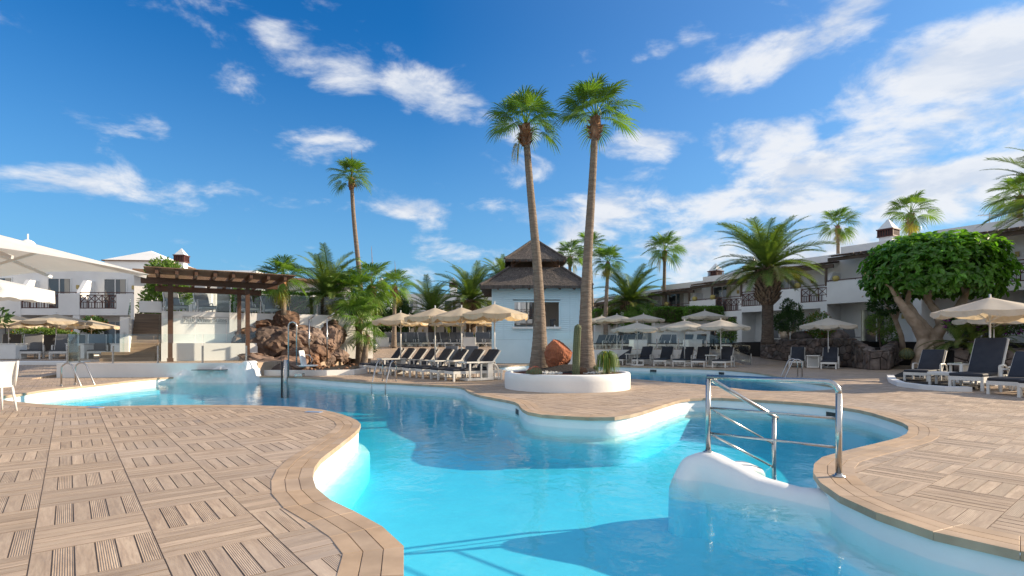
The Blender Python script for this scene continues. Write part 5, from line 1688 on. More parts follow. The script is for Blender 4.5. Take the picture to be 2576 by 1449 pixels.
put(TAB, 'side_table', 'white side table at the right edge before the tall backed lounger', 'side table', gr(2592, 981), R31 + .05, 'white side tables of the near right group', (1.12,1.1,1.0))
pr = at(2490.5, 737, 15.9); zz = pr.z; pr.z = 0
put(UMB_P[1], 'parasol', 'big pale parasol between the rubber tree and the right edge', 'parasol', pr, .35, 'pale parasols at the right edge', (1.06, 1.06, zz/2.66))
pr = at(2622, 752, 16.2); zz = pr.z; pr.z = 0
put(UMB_P[0], 'parasol', 'pale parasol cut off by the right edge of the picture', 'parasol', pr, .1, 'pale parasols at the right edge', (1.03, 1.03, zz/2.66))
pr = at(2500, 772, 22); zz = pr.z; pr.z = 0
put(UMB_P[1], 'parasol', 'pale parasol farther back, mostly hidden by the big right parasol', 'parasol', pr, .6, 'pale parasols at the right edge', (1.0, 1.0, zz/2.66))

# ------------------------------------------------------------------ back terrace rows (centre)
k = 0
for x in (888, 975, 1000, 1014, 1036, 1052, 1072, 1087, 1110, 1130, 1152, 1170, 1190, 1213, 1232):
    p = at(x, 870, 41.2 + (k % 3)*.15); p.z = .92
    put(LNG_GREY, 'sun_lounger', f'grey lounger, {ORD[k]} from the left in the front row of the back terrace', 'sun lounger', p, radians(92) + RNG.uniform(-.12,.12) + .22, 'grey loungers on the back terrace')
    k += 1
for x, lab in ((962, 'white cube table near the palms on the back terrace'), (1180, 'white cube table near the hut on the back terrace')):
    p = at(x, 870, 41.3); p.z = .92; put(CUBE, 'cube_table', lab, 'side table', p, .2, 'white cube tables', (1.5, 1, 1.15))
for k, (x, yt, d) in enumerate(((945, 792, 46), (1030, 786, 45), (1124, 803, 43), (1068, 806, 52), (1182, 796, 47), (1215, 803, 52), (985, 803, 55), (1268, 812, 58))):
    p = at(x, yt, d); z = p.z - .92; p.z = .92
    put(UMB[k % 2], 'parasol', ('cream parasol left of the palm trunks on the back terrace', 'cream parasol right of the fan palm trunk on the back terrace', 'cream parasol in the middle of the back terrace', 'far cream parasol behind the middle of the back terrace',
        'cream parasol near the hut on the back terrace', 'far cream parasol left of the hut wall', 'far cream parasol between the palm trunks', 'far cream parasol seen past the hut')[k], 'parasol', p, RNG.uniform(0,.7), 'cream parasols on the back terrace', (1.2, 1.2, z/2.68))

# ------------------------------------------------------------------ left terrace
LT = ((75, 905.5, 24.6), (148, 905.5, 24.6), (18, 905.5, 25.4), (243, 905.5, 25.0))
for k, (x, y, d) in enumerate(LT):
    p = at(x, y, d); p.z = .5
    put(LNG_GREY2, 'sun_lounger', ('grey lounger with navy cushion, left of the two on the left terrace', 'grey lounger with navy cushion, beside the white cube table', 'grey lounger cut off by the left edge of the picture', 'grey lounger half hidden by the end of the glass fence')[k], 'sun lounger', p, radians(124) + RNG.uniform(-.05,.05), 'grey loungers on the left terrace', 1.08)
for k, (x, d) in enumerate(((356, 25.6), (410, 26.2), (108, 26.3), (186, 26.4))):
    p = at(x, 900, d); p.z = .5
    put(LNG_GREY, 'sun_lounger', ('grey lounger behind the glass fence, left of the stairs', 'grey lounger behind the glass fence, nearest the stairs', 'second row grey lounger left on the left terrace', 'second row grey lounger right on the left terrace')[k], 'sun lounger', at(x - (40 if k < 2 else 0), 900, d)*1.0 if False else (p.x - (.9 if k < 2 else 0), p.y, .5), radians(122) + RNG.uniform(-.05,.05), 'grey loungers on the left terrace')
for x, d, lab in ((201, 25.2, 'white cube table under the middle parasol of the left terrace'), (30, 24.5, 'white cube table at the left edge of the left terrace'), (312, 25.4, 'white cube table behind the glass fence left of the stairs')):
    p = at(x, 900, d); p.z = .5; put(CUBE, 'cube_table', lab, 'side table', p, .05, 'white cube tables', (1.3, 1, 1.1))
LU = ((141.6, 783.8, 27.0, 'large cream parasol in the middle of the left terrace', 1.12), (229.8, 800, 30.5, 'cream parasol behind the glass fence on the left terrace', 1.05), (22, 784, 26.5, 'cream parasol near the left edge of the left terrace', 1.12),
      (40, 797, 29.5, 'cream parasol half hidden behind the left edge one', 1.15), (113, 806, 32.5, 'small far cream parasol between the left terrace ones', 1.1), (168, 797, 31.5, 'far cream parasol behind the large one of the left terrace', 1.1))
for k, (x, yt, d, lab, s_) in enumerate(LU):
    p = at(x, yt, d); z = p.z - .5; p.z = .5
    put(UMB_L[k % 2], 'parasol', lab, 'parasol', p, RNG.uniform(0,.7), 'cream parasols on the left terrace', (s_, s_, z/2.42))
# white low kerb at the left edge
wall_thing('low white kerb block at the left edge of the terrace', MB().bev((-19.6, 22.6, .32), (4.2, .4, .32), .03, 2))
# upper terrace loungers
for k, x in enumerate((448, 486, 545, 588)):
    s_ = (.35, 1.55, 3.35, 4.55)[k]
    p = UT + A2*s_ + B2*.55; p.z = 2.6
    put(LNG_GREY2, 'sun_lounger', ('leftmost grey lounger on the upper terrace under the pergola roof', 'second grey lounger from the left above the name plate', 'third grey lounger from the left on the upper terrace', 'rightmost grey lounger on the upper terrace')[k], 'sun lounger', p, R31 + radians(100) + RNG.uniform(-.1,.1), 'grey loungers on the upper terrace')
hedge('green clipped hedge behind the upper terrace loungers', tuple(UT + A2*5.6 + B2*3.6 + Vector((0,0,2.6))), (5.6, .7, 1.35), R31, 4500, 4, M['hedge'], .13)
# towel bag
t = thing('towel', 'yellow towel draped over a low chair behind the glass fence', 'towel', (at(296, 900, 23.6).x, 23.6, .5), .2)
MB().bev((0,0,.32), (.55,.35,.04), .02, 2).obj('towel_top', M['yellow'], t); MB().bev((0,-.19,.16), (.5,.03,.30), .012, 1).obj('towel_front', M['yellow'], t)

# ------------------------------------------------------------------ big white square parasols at the left
def square_parasol(tip, e1, e2, side, zh, rise, label, vh=.0):
    tip = Vector(tip); e1 = Vector((*e1,0)).normalized(); e2 = Vector((*e2,0)).normalized()
    c = tip + (e1+e2)*side/2
    t = thing('square_parasol', label, 'large parasol', (c.x, c.y, 0), 0, 'large white square parasols')
    L = lambda p: p - Vector((c.x, c.y, 0))
    cor = [tip, tip + e1*side, tip + (e1+e2)*side, tip + e2*side]
    ca = MB(); S = 8; R = 8; vs = [Vector((0,0,zh+rise))]
    def pt(q, f):
        k = int(q//S) % 4; u = (q % S)/S
        p = cor[k].lerp(cor[(k+1) % 4], u); l = L(Vector((p.x, p.y, 0)))*f
        s_ = 4*u*(1-u)
        z = zh + rise*(1-f**1.04) - .10*s_*f*f*(1-f) + .10*s_*f**3
        inn = 1 - .055*s_*f**2
        return Vector((l.x*inn, l.y*inn, z))
    for i in range(1, R+1):
        for q in range(4*S): vs.append(pt(q, i/R))
    fs = [(0, 1+q, 1+(q+1)%(4*S)) for q in range(4*S)]
    for i in range(R-1):
        for q in range(4*S):
            a = 1+i*4*S+q; b = 1+i*4*S+(q+1)%(4*S); fs.append((a, a+4*S, b+4*S, b))
    ca.add(vs, fs); can = ca.obj('canopy', M['white_canvas'], t, True)
    if vh:
        va = MB(); vv = []; n = 4*S*3
        for q in range(n):
            p = pt(q/3, 1.0); lw = vh*(1 + .06*sin(q*1.9))
            vv += [p, Vector((p.x*1.005, p.y*1.005, p.z-lw))]
        va.add(vv, [(2*q, 2*q+1, (2*q+3) % (2*n), (2*q+2) % (2*n)) for q in range(n)]); va.obj('valance', M['white_canvas'], can, True)
    for k in range(4):
        l = L(Vector((cor[k].x, cor[k].y, 0)))
        MB().beam((0,0,zh+rise-.08), (l.x*.98, l.y*.98, zh-.04), .035, .05).obj('rib', M['pole'], t)
        MB().beam((l.x*.03, l.y*.03, zh-.35), (l.x*.5, l.y*.5, zh+rise*.5-.07), .03, .04).obj('strut', M['pole'], t)
        m_ = L((cor[k] + cor[(k+1)%4])/2); m_.z = 0
        MB().beam((0,0,zh+rise-.09), (m_.x*.93, m_.y*.93, zh-.0), .03, .045).obj('rib', M['pole'], t)
        MB().beam((m_.x*.03, m_.y*.03, zh-.35), (m_.x*.5, m_.y*.5, zh+rise*.5-.07), .03, .04).obj('strut', M['pole'], t)
    MB().tube([(0,0,.1),(0,0,zh+rise-.03)], .04, 12).obj('pole', M['pole'], t, True)
    MB().bev((0,0,.06), (.9,.9,.12), .02, 1).obj('base', M['white_flat'], t)
    MB().bev((.8*e1.x, .8*e1.y, zh+.34), (.14,.4,.03), .01, 1).obj('vent_flap', M['white_canvas'], t)
square_parasol((-6.17, 9.36, 2.4), (-.97, .24), (-.24, -.97), 4.0, 2.40, .70, 'huge white square parasol reaching in from the left edge')
square_parasol((-13.0, 15.6, 2.4), (-.995, .10), (-.10, -.995), 3.6, 2.70, .55, 'second white square parasol with hanging valance at left', .36)

# white plastic chair at the left edge
def chair():
    p = gr(-16, 1036); t = thing('plastic_chair', 'white moulded plastic chair cut off by the left edge', 'chair', p, radians(-112))
    MB().bev((0, 0, .45), (.44,.42,.03), .012, 2).obj('seat', M['plastic'], t)
    bk = MB(); n = 8; vs = []
    for k in range(n+1):
        z = .46 + .44*k/n; y = .20 + .10*(k/n)**1.3
        for x in (-.21, -.1, .1, .21): vs += [(x, y - .03*(1-abs(x)/.21), z)]
    bk.add(vs, [(k*4+i, k*4+i+1, k*4+i+5, k*4+i+4) for k in range(n) for i in range(3)])
    bk.obj('backrest', M['plastic'], t, True)
    for x in (-.21, .21): MB().tube([(x, .20, .45), (x, .26, .68), (x, .30, .91)], .022, 8).obj('back_frame', M['plastic'], t, True)
    for sx in (-1, 1):
        for sy in (-1, 1): MB().tube([(sx*.19, sy*.17, .44), (sx*.23, sy*.23, 0)], [.024,.016], 8).obj('leg', M['plastic'], t, True)
chair()

# pool lift with its white seat
def lift():
    p = gr(727, 947); t = thing('pool_lift', 'steel pool lift with white plastic seat beside the lava rocks', 'pool lift', p, 0)
    MB().tube([(0,-.30,-.85),(0,-.30,.62)], .075, 12).obj('column', M['steel'], t, True)
    MB().tube([(-.17,-.22,-.85),(-.17,-.22,.55)], .035, 8).obj('guide_rail', M['dark_steel'], t, True)
    pts = [(-.02,.0,.0),(-.02,.0,1.85)] + [(-.02+.15-.15*cos(a), 0, 1.85+.15*sin(a)) for a in (.5,1,1.57,2.1,2.6)] + [(.28,0,1.85),(.28,0,.42)]
    MB().tube(pts, .028, 10).obj('hoop', M['steel'], t, True)
    st = MB(); st.bev((.72,0,.40), (.55,.48,.05), .02, 2); st.obj('seat', M['plastic'], t, True)
    b = MB(); b.bev((.50,0,.68), (.06,.46,.56), .025, 2, 0, -.18); b.obj('seat_back', M['plastic'], t, True)
    MB().tube([(.40,.22,.80),(.66,.24,.78),(.78,.24,.62),(.70,.24,.42)], .016, 6).obj('arm_loop', M['steel'], t, True)
    MB().tube([(.28,0,.42),(.45,0,.36),(.62,0,.36)], .03, 8).obj('seat_arm', M['steel'], t, True)
    MB().bev((.42,-.1,.06), (.32,.22,.13), .02, 1).obj('motor_housing', M['steel'], t)
lift()
# showers
def shower(x, y, d, lab, top, head):
    p = at(x, y, d); t = thing('shower_post', lab, 'shower', (p.x, p.y, p.z), 0, 'slim steel shower posts')
    MB().tube([(0,0,0),(0,0,top)], .035, 10).obj('post', M['steel'], t, True)
    MB().tube([(0,0,top-.05),(.36,-.1,top+.20)], .028, 8).obj('shower_head', M['steel'], t, True)
    MB().bev((.05,-.04,1.05), (.06,.06,.12), .01, 1).obj('valve', M['steel'], t)
shower(777.5, 917, 23.7, 'slim shower post with angled head left of the pair', 1.98, 0)
shower(822.5, 910, 24.6, 'slim shower post right of the pair near the young palms', 1.98, 0)

# ================================================================== STONE, PLANTERS, PLANTS IN PLACE
# round planter
PC = Vector((1.52, 15.2, 0)); PR = 1.72
def planter():
    t = thing('round_planter', 'round white plastered planter with palms, cactus and orange boulder', 'planter', PC)
    w = MB(); n = 72; prof = [(PR, 0), (PR+.005, .25), (PR, .40), (PR-.03, .435), (PR-.13, .44), (PR-.17, .41), (PR-.18, .2)]
    vs = []; fs = []
    for k, (r, z) in enumerate(prof):
        for j in range(n):
            a = 2*pi*j/n; w_ = 1 + .004*noise.noise(Vector((cos(a)*2, sin(a)*2, z*2))); vs.append((r*w_*cos(a), r*w_*sin(a), z))
    for k in range(len(prof)-1):
        for j in range(n): fs.append((k*n+j, k*n+(j+1)%n, (k+1)*n+(j+1)%n, (k+1)*n+j))
    w.add(vs, fs); w.obj('wall', M['plaster'], t, True)
    s = MB(); R = 14; n = 48; vs = [(0,0,.62)]
    for i in range(1, R+1):
        for j in range(n):
            a = 2*pi*j/n; r = i/R*(PR-.17); f = i/R
            z = .40 + .26*max(0, 1-f*1.25)**1.0 + .015*noise.noise(Vector((r*cos(a)*3, r*sin(a)*3, 1)))
            vs.append((r*cos(a), r*sin(a), z))
    fs = [(0, 1+j, 1+(j+1)%n) for j in range(n)]
    for i in range(R-1):
        for j in range(n): fs.append((1+i*n+j, 1+(i+1)*n+j, 1+(i+1)*n+(j+1)%n, 1+i*n+(j+1)%n))
    nd = 1 + 9*n
    inner = [f for f in fs if max(f) < nd]; outer = [f for f in fs if max(f) >= nd]
    a = MB(); a.add(vs, inner); a.obj('black_gravel', M['gravel'], t, True)
    b = MB(); b.add(vs, outer); b.obj('red_gravel', M['red_gravel'], t, True)
    pb = MB(); rr = random.Random(4)
    for k in range(420):
        an = rr.choice((rr.uniform(3.55, 4.5), rr.uniform(5.0, 6.25))); r = 1.06 + rr.gauss(0, .055)
        rad = rr.uniform(.013, .028); x, y = r*cos(an), r*sin(an)
        pb.lathe([(rad*.5,-rad*.5),(rad, 0),(rad*.55,rad*.6)], 5, (x, y, .405 + .26*max(0, 1-(r/(PR-.17))*1.25)+.01))
    pb.obj('pebble', M['pebble'], t, kind='stuff')
planter()
rk = link('boulder', rock_mesh(3, 5, .16, 'boulder', 'orange_rock', (.385,.35,.49), .28, 7), None, at(1404, 893, 15.4), .4)
rk['label'] = 'orange volcanic boulder between the two tall palms on the planter'; rk['category'] = 'boulder'
# columnar cactus
def cactus_column():
    p = Vector((2.05-.32+.0, 14.05, .40)); p.x = (1449-1288)*14.05/F
    t = thing('columnar_cactus', 'tall ribbed columnar cactus on the planter before the right palm', 'cactus', p)
    mb = MB(); n = 44; H_ = 1.32; vs = []; K = 24
    for k in range(K+1):
        f = k/K; z = H_*f; r = .088*(1 - .1*f)*(1 if f < .92 else sqrt(max(.0, 1-((f-.92)/.085)**2)) if f < 1 else .05)
        for j in range(n):
            a = 2*pi*j/n; q = 1 + .14*cos(11*a); vs.append((r*q*cos(a) + .05*f*f, r*q*sin(a), z))
    mb.add(vs, [(k*n+j, k*n+(j+1)%n, (k+1)*n+(j+1)%n, (k+1)*n+j) for k in range(K) for j in range(n)])
    mb.obj('stem', M['cactus'], t, True)
    sp = MB(); rr = random.Random(2)
    for j in range(11):
        a = 2*pi*j/11
        for k in range(26):
            z = .04 + k*.049; c = Vector((cos(a)*.10*(1-.1*z/H_) + .05*(z/H_)**2, sin(a)*.10*(1-.1*z/H_), z))
            for q in range(4):
                d = Vector((cos(a)+rr.uniform(-.8,.8), sin(a)+rr.uniform(-.8,.8), rr.uniform(-.8,.8))).normalized()*.028
                w_ = Vector((-sin(a), cos(a), 0))*.0028; sp.add([c-w_, c+w_, c+d], [(0,1,2)])
    sp.obj('spine', M['spine'], t, kind='stuff')
cactus_column()
def barrel(p, r, label, m, name='barrel_cactus', squash=.85, seed=0):
    t = thing(name, label, 'cactus', p); mb = MB(); n = 60; K = 14; vs = []
    for k in range(K+1):
        th = -1.2 + (1.2 + pi/2-.05)*k/K
        for j in range(n):
            a = 2*pi*j/n; q = 1 + .07*cos(15*a)*cos(th); vs.append((r*cos(th)*q*cos(a), r*cos(th)*q*sin(a), r*squash*(sin(th)+.93)))
    mb.add(vs, [(k*n+j, k*n+(j+1)%n, (k+1)*n+(j+1)%n, (k+1)*n+j) for k in range(K) for j in range(n)]); mb.obj('body', M['cactus'], t, True)
    sp = MB(); rr = random.Random(seed)
    for k in range(1100):
        th = rr.uniform(-.8, 1.5); a = 2*pi*rr.randrange(15)/15 + rr.gauss(0,.03)
        d0 = Vector((cos(th)*cos(a), cos(th)*sin(a), sin(th))); c = Vector((d0.x*r*1.05, d0.y*r*1.05, r*squash*(d0.z+.93)))
        d = (d0 + Vector((rr.uniform(-.7,.7), rr.uniform(-.7,.7), rr.uniform(-.5,.7)))).normalized()*r*.24
        w_ = d0.cross(Vector((0,0,1))); w_ = (w_.normalized() if w_.length > .01 else Vector((1,0,0)))*r*.012; sp.add([c-w_, c+w_, c+d], [(0,1,2)])
    sp.obj('spine', m, t, kind='stuff')
barrel(Vector(((1348-1288)*13.95/F, 13.95, .37)), .155, 'small red spined barrel cactus at the left of the planter', M['red_spine'], seed=1)
barrel(Vector(((1335-1288)*14.15/F, 14.15, .37)), .12, 'red spined cactus close behind the first on the planter', M['red_spine'], seed=2)
barrel(Vector(((1492-1288)*15.6/F, 15.6, .40)), .13, 'small golden barrel cactus right of the right palm foot', M['gold_spine'], seed=3)
barrel(Vector(((2281-1288)*26.0/F, 26.0, .45)), .30, 'large golden barrel cactus at the end of the stone wall', M['gold_spine'], seed=4)
sr = link('stone', rock_mesh(9, 3, .35, 'stone', 'lava', (.15,.13,.14), .5), None, Vector(((1463-1288)*14.3/F, 14.3, .47)))
sr['label'] = 'small brown stone at the foot of the columnar cactus'; sr['category'] = 'stone'
# ponytail palm in the planter
def ponytail():
    d = 14.35; p = Vector(((1528-1288)*d/F, d, .38)); t = thing('ponytail_palm', 'small ponytail palm with hanging strap leaves at the right of the planter', 'plant', p)
    MB().tube([(0,0,0),(.0,0,.10),(.01,0,.22),(0,0,.36)], [.075,.05,.034,.03], 10).obj('stem', M['bark'], t, True)
    rr = random.Random(8); g = MB(); dry = MB()
    for k in range(210):
        az = rr.uniform(0, 6.283); up = rr.uniform(.12, .42); out = rr.uniform(.10, .30); L = rr.uniform(.25, .62)
        a = Vector((0,0,.34)); b = a + Vector((cos(az)*out*.5, sin(az)*out*.5, up*.75)); c = a + Vector((cos(az)*out, sin(az)*out, up*.55)); e = a + Vector((cos(az)*out*1.22, sin(az)*out*1.22, up*.5-L))
        if e.z < .02: e.z = rr.uniform(.02, .1)
        s_ = Vector((-sin(az), cos(az), 0))*.009; mb = dry if (k % 9 == 0) else g
        mb.add([a-s_, a+s_, b-s_, b+s_, c-s_, c+s_, e-s_*.2, e+s_*.2], [(0,1,3,2),(2,3,5,4),(4,5,7,6)])
    g.obj('foliage', M['shrub'], t); dry.obj('dry_foliage', M['fan_dry'], t)
ponytail()

# lava rock mound
ROCKS = [(655,868,24.4,1.05,1.05),(700,862,25.0,1.30,1.10),(742,842,26.0,1.05,.72),(690,838,26.6,1.15,.70),(638,838,26.2,.85,.80),(622,815,26.9,.72,.70),(722,800,27.2,.80,.85),(668,806,27.1,.95,.50),(765,826,27.2,.95,.62),(790,842,26.8,.85,.95),
         (742,892,24.4,.85,.60),(665,908,23.0,1.15,.42),(728,912,22.9,1.0,.34),(636,906,23.2,.62,.52),(695,922,21.9,.95,.30),(750,920,22.6,.5,.30),(778,898,24.4,.55,.5),(800,884,25.4,.66,.55),(792,914,24.6,.42,.30),(822,902,26.4,.46,.42),(815,864,26.8,.62,.62),(836,850,27.2,.72,.85),(842,826,27.8,.66,.66),(850,884,27.2,.58,.5),(864,902,28.4,.42,.30),(612,862,25.8,.6,.8),(832,806,28.4,.5,.48)]
RM = [rock_mesh(20+i, 4, .34, 'lava_rock', 'lava', (1.12,.94,.88), .50, 12) for i in range(7)]
RADJ = ['rounded', 'jagged', 'reddish', 'slanted', 'pitted', 'squat', 'craggy']
_rows = {'lowest': [], 'lower': [], 'middle': [], 'upper': [], 'topmost': []}
for k, (x, y, d, s_, h_) in enumerate(ROCKS):
    _rows['topmost' if y < 823 else 'upper' if y < 849 else 'middle' if y < 876 else 'lower' if y < 900 else 'lowest'].append((x, k))
RLAB = {}
for rn, lst in _rows.items():
    lst.sort()
    for q, (x, k) in enumerate(lst):
        RLAB[k] = f'brown lava rock, {ORD[q]} from the left in the {rn} tier of the rock mound'
for k, (x, y, d, s_, h_) in enumerate(ROCKS):
    p = at(x, y + (14 if y < 849 else 5), d)
    o = link('lava_rock', RM[k % 7], None, p, k*1.7); o.scale = (s_*.96, s_*.92, h_*.88); o.rotation_euler = (random.uniform(-.3,.3), random.uniform(-.3,.3), k*1.7)
    o['group'] = 'lava rocks of the mound'; o['category'] = 'rock'
    o['label'] = RLAB[k]
gravel_px = [(648,939),(735,940),(800,936),(823,926),(800,912),(900,908),(948,877),(900,868),(800,880),(640,900)]
bedp = [(-9.5,20.9),(-7.0,20.85),(-6.2,21.3),(-6.0,22.4),(-7.2,26.0),(-9.0,33.5),(-10.2,35.4),(-10.5,40),(-16,42),(-14,27),(-10.4,25)]
gm = MB(); gm.prism(bedp[::-1] if False else bedp, -.01, .10); gb = gm.obj('gravel_bed', M['gravel'], kind='structure')
# small loose lava stones in the bed
ls = MB(); rr = random.Random(12)
for k in range(160):
    x = rr.uniform(600, 900); d = rr.uniform(22, 33); p = at(x, 900, d); r = rr.uniform(.04, .13)
    if sdist([(p.x, p.y)], ccw(np.array(bedp)))[0] > -.15: continue
    ls.lathe([(r*.6,-r*.3),(r,r*.2),(r*.7,r*.7),(r*.2,r*.9)], 6, (p.x, p.y, .10))
ls.obj('loose_lava_stones', M['lava'], kind='stuff')
def kerb(label, pts, h=.2, w=.16):
    mb = MB(); P = [Vector(p) for p in pts]
    L = []; R_ = []
    for i, p in enumerate(P):
        d = (P[min(i+1, len(P)-1)] - P[max(i-1, 0)]); d.z = 0; d.normalize(); n_ = Vector((-d.y, d.x, 0))*w/2
        L.append(p+n_); R_.append(p-n_)
    vs = []; 
    for a, b in zip(L, R_): vs += [(a.x,a.y,a.z-.05),(b.x,b.y,b.z-.05),(b.x,b.y,b.z+h),(a.x,a.y,a.z+h)]
    n = len(P); fs = [(0,3,2,1), ((n-1)*4, (n-1)*4+1, (n-1)*4+2, (n-1)*4+3)]
    for i in range(n-1):
        for j in range(4): fs.append((i*4+j, i*4+(j+1)%4, (i+1)*4+(j+1)%4, (i+1)*4+j))
    mb.add(vs, fs); o = mb.obj('kerb', M['plaster']); o['label'] = label; o['category'] = 'kerb'
kerb('low white kerb round the gravel bed by the pool lift', [(-9.6,20.8,0),(-8.2,20.72,0),(-7.0,20.75,0),(-6.15,21.2,0),(-5.95,22.3,0),(-6.9,25.2,0)])
kerb('white kerb climbing beside the sloping deck to the back terrace', [(-11.0,30.4,.0),(-10.1,31.6,0),(-9.1,33.6,0),(-10.3,35.4,0),(-10.45,37,.32),(-10.3,38.6,.62),(-9.9,40.3,.93)], .22)

# dark stone wall
stone_wall('stone_wall', 'dark basalt stone retaining wall with two arms behind the lounger pair',
    [((14.95,33.0),(17.0,27.4),.33,.0,1.34,1.40), ((17.0,27.4),(16.3,25.0),.0,.0,1.30,.82), ((16.3,25.0),(17.0,24.85),-.01,-.01,.80,.84), ((17.0,24.85),(21.3,30.0),-.01,.28,.84,1.42)],
    [([(15.0,33.05),(17.05,27.4),(18.2,28.0),(15.9,33.4)], -.05, 1.33), ([(17.05,27.4),(16.7,26.2),(18.0,26.2),(21.25,30.05),(20.4,30.6)], -.05, 1.0), ([(16.75,26.3),(16.34,25.04),(17.0,24.9),(18.1,26.3)], -.05, .78)], .30, 5)
stone_wall('stone_wall', 'dark stone wall below the yucca bed behind the near right loungers', [((18.2,22.6),(24.5,21.6),.0,.0,.95,.95)], [([(18.2,22.65),(24.5,21.65),(24.5,22.3),(18.2,23.2)], -.05, .93)], .34, 8)
# two dark boulders on the garden bed
for k, (x, y, d, s_) in enumerate(((2020, 851, 31.5, .52), (2103, 848, 31, .55))):
    o = link('boulder', rock_mesh(40+k, 3, .25, 'boulder', 'lava_dark', (1.25,.9,.8), .4), None, at(x, y, d)); o.scale = (s_,)*3
    o['label'] = ('dark boulder behind the stone wall left of the parasol pole', 'dark boulder behind the stone wall right of the parasol pole')[k]; o['category'] = 'boulder'
    o['group'] = 'dark boulders on the garden bed'
# deck chairs on the hotel's ground floor terraces
for k, (x, y, d, lab) in enumerate(((2150, 852, 31.5, 'olive sling lounger on the hotel terrace right of the boulders'), (1950, 856, 35, 'dark lounger beside the thick palm trunk on the hotel terrace'))):
    p = at(x, y, d); put(LNG_GREY, 'sun_lounger', lab, 'sun lounger', (p.x, p.y, 1.2), radians(70), 'loungers on hotel terraces')
# potted cacti on the balcony parapets
for k in range(8):
    x0, x1, zg, zf, zr = UN[k]
    m4 = Matrix.Translation((20.1,35,0)) @ Matrix.Rotation(radians(121.4), 4, 'Z')
    for q, f in enumerate((.15, .44)):
        if k == 3: f += .22
        p = m4 @ Vector((x0+(x1-x0)*f, -.05, zf+.98)); barrel(p, .17, f'{("left","right")[q]} of two golden cacti on a parapet of the right hotel wing, apartment {ORD[k]} from the right', M['gold_spine'], 'potted_cactus', .8, k*2+q) if k < 6 and False else None
for k in (2, 3, 4, 5):
    x0, x1, zg, zf, zr = UN[k]
    m4 = Matrix.Translation((20.1,35,0)) @ Matrix.Rotation(radians(121.4), 4, 'Z')
    nm = {2: 'nearest the rubber tree', 3: 'right of the thick date palm', 4: 'left of the thick date palm', 5: 'above the long hedge'}[k]
    for q, f in enumerate((.54, .90) if k != 3 else (.32, .62)):
        p = m4 @ Vector((x0+(x1-x0)*f, -.05, zf+1.0)); t = thing('potted_cactus', f'{("right","left")[q]} golden cactus on the hotel parapet {nm}', 'cactus', p, 0, 'cacti on the hotel parapets')
        MB().lathe([(.10,-.02),(.17,.05),(.21,.15),(.19,.26),(.12,.33),(.03,.35)], 14).obj('body', M['gold_spine'], t, True)

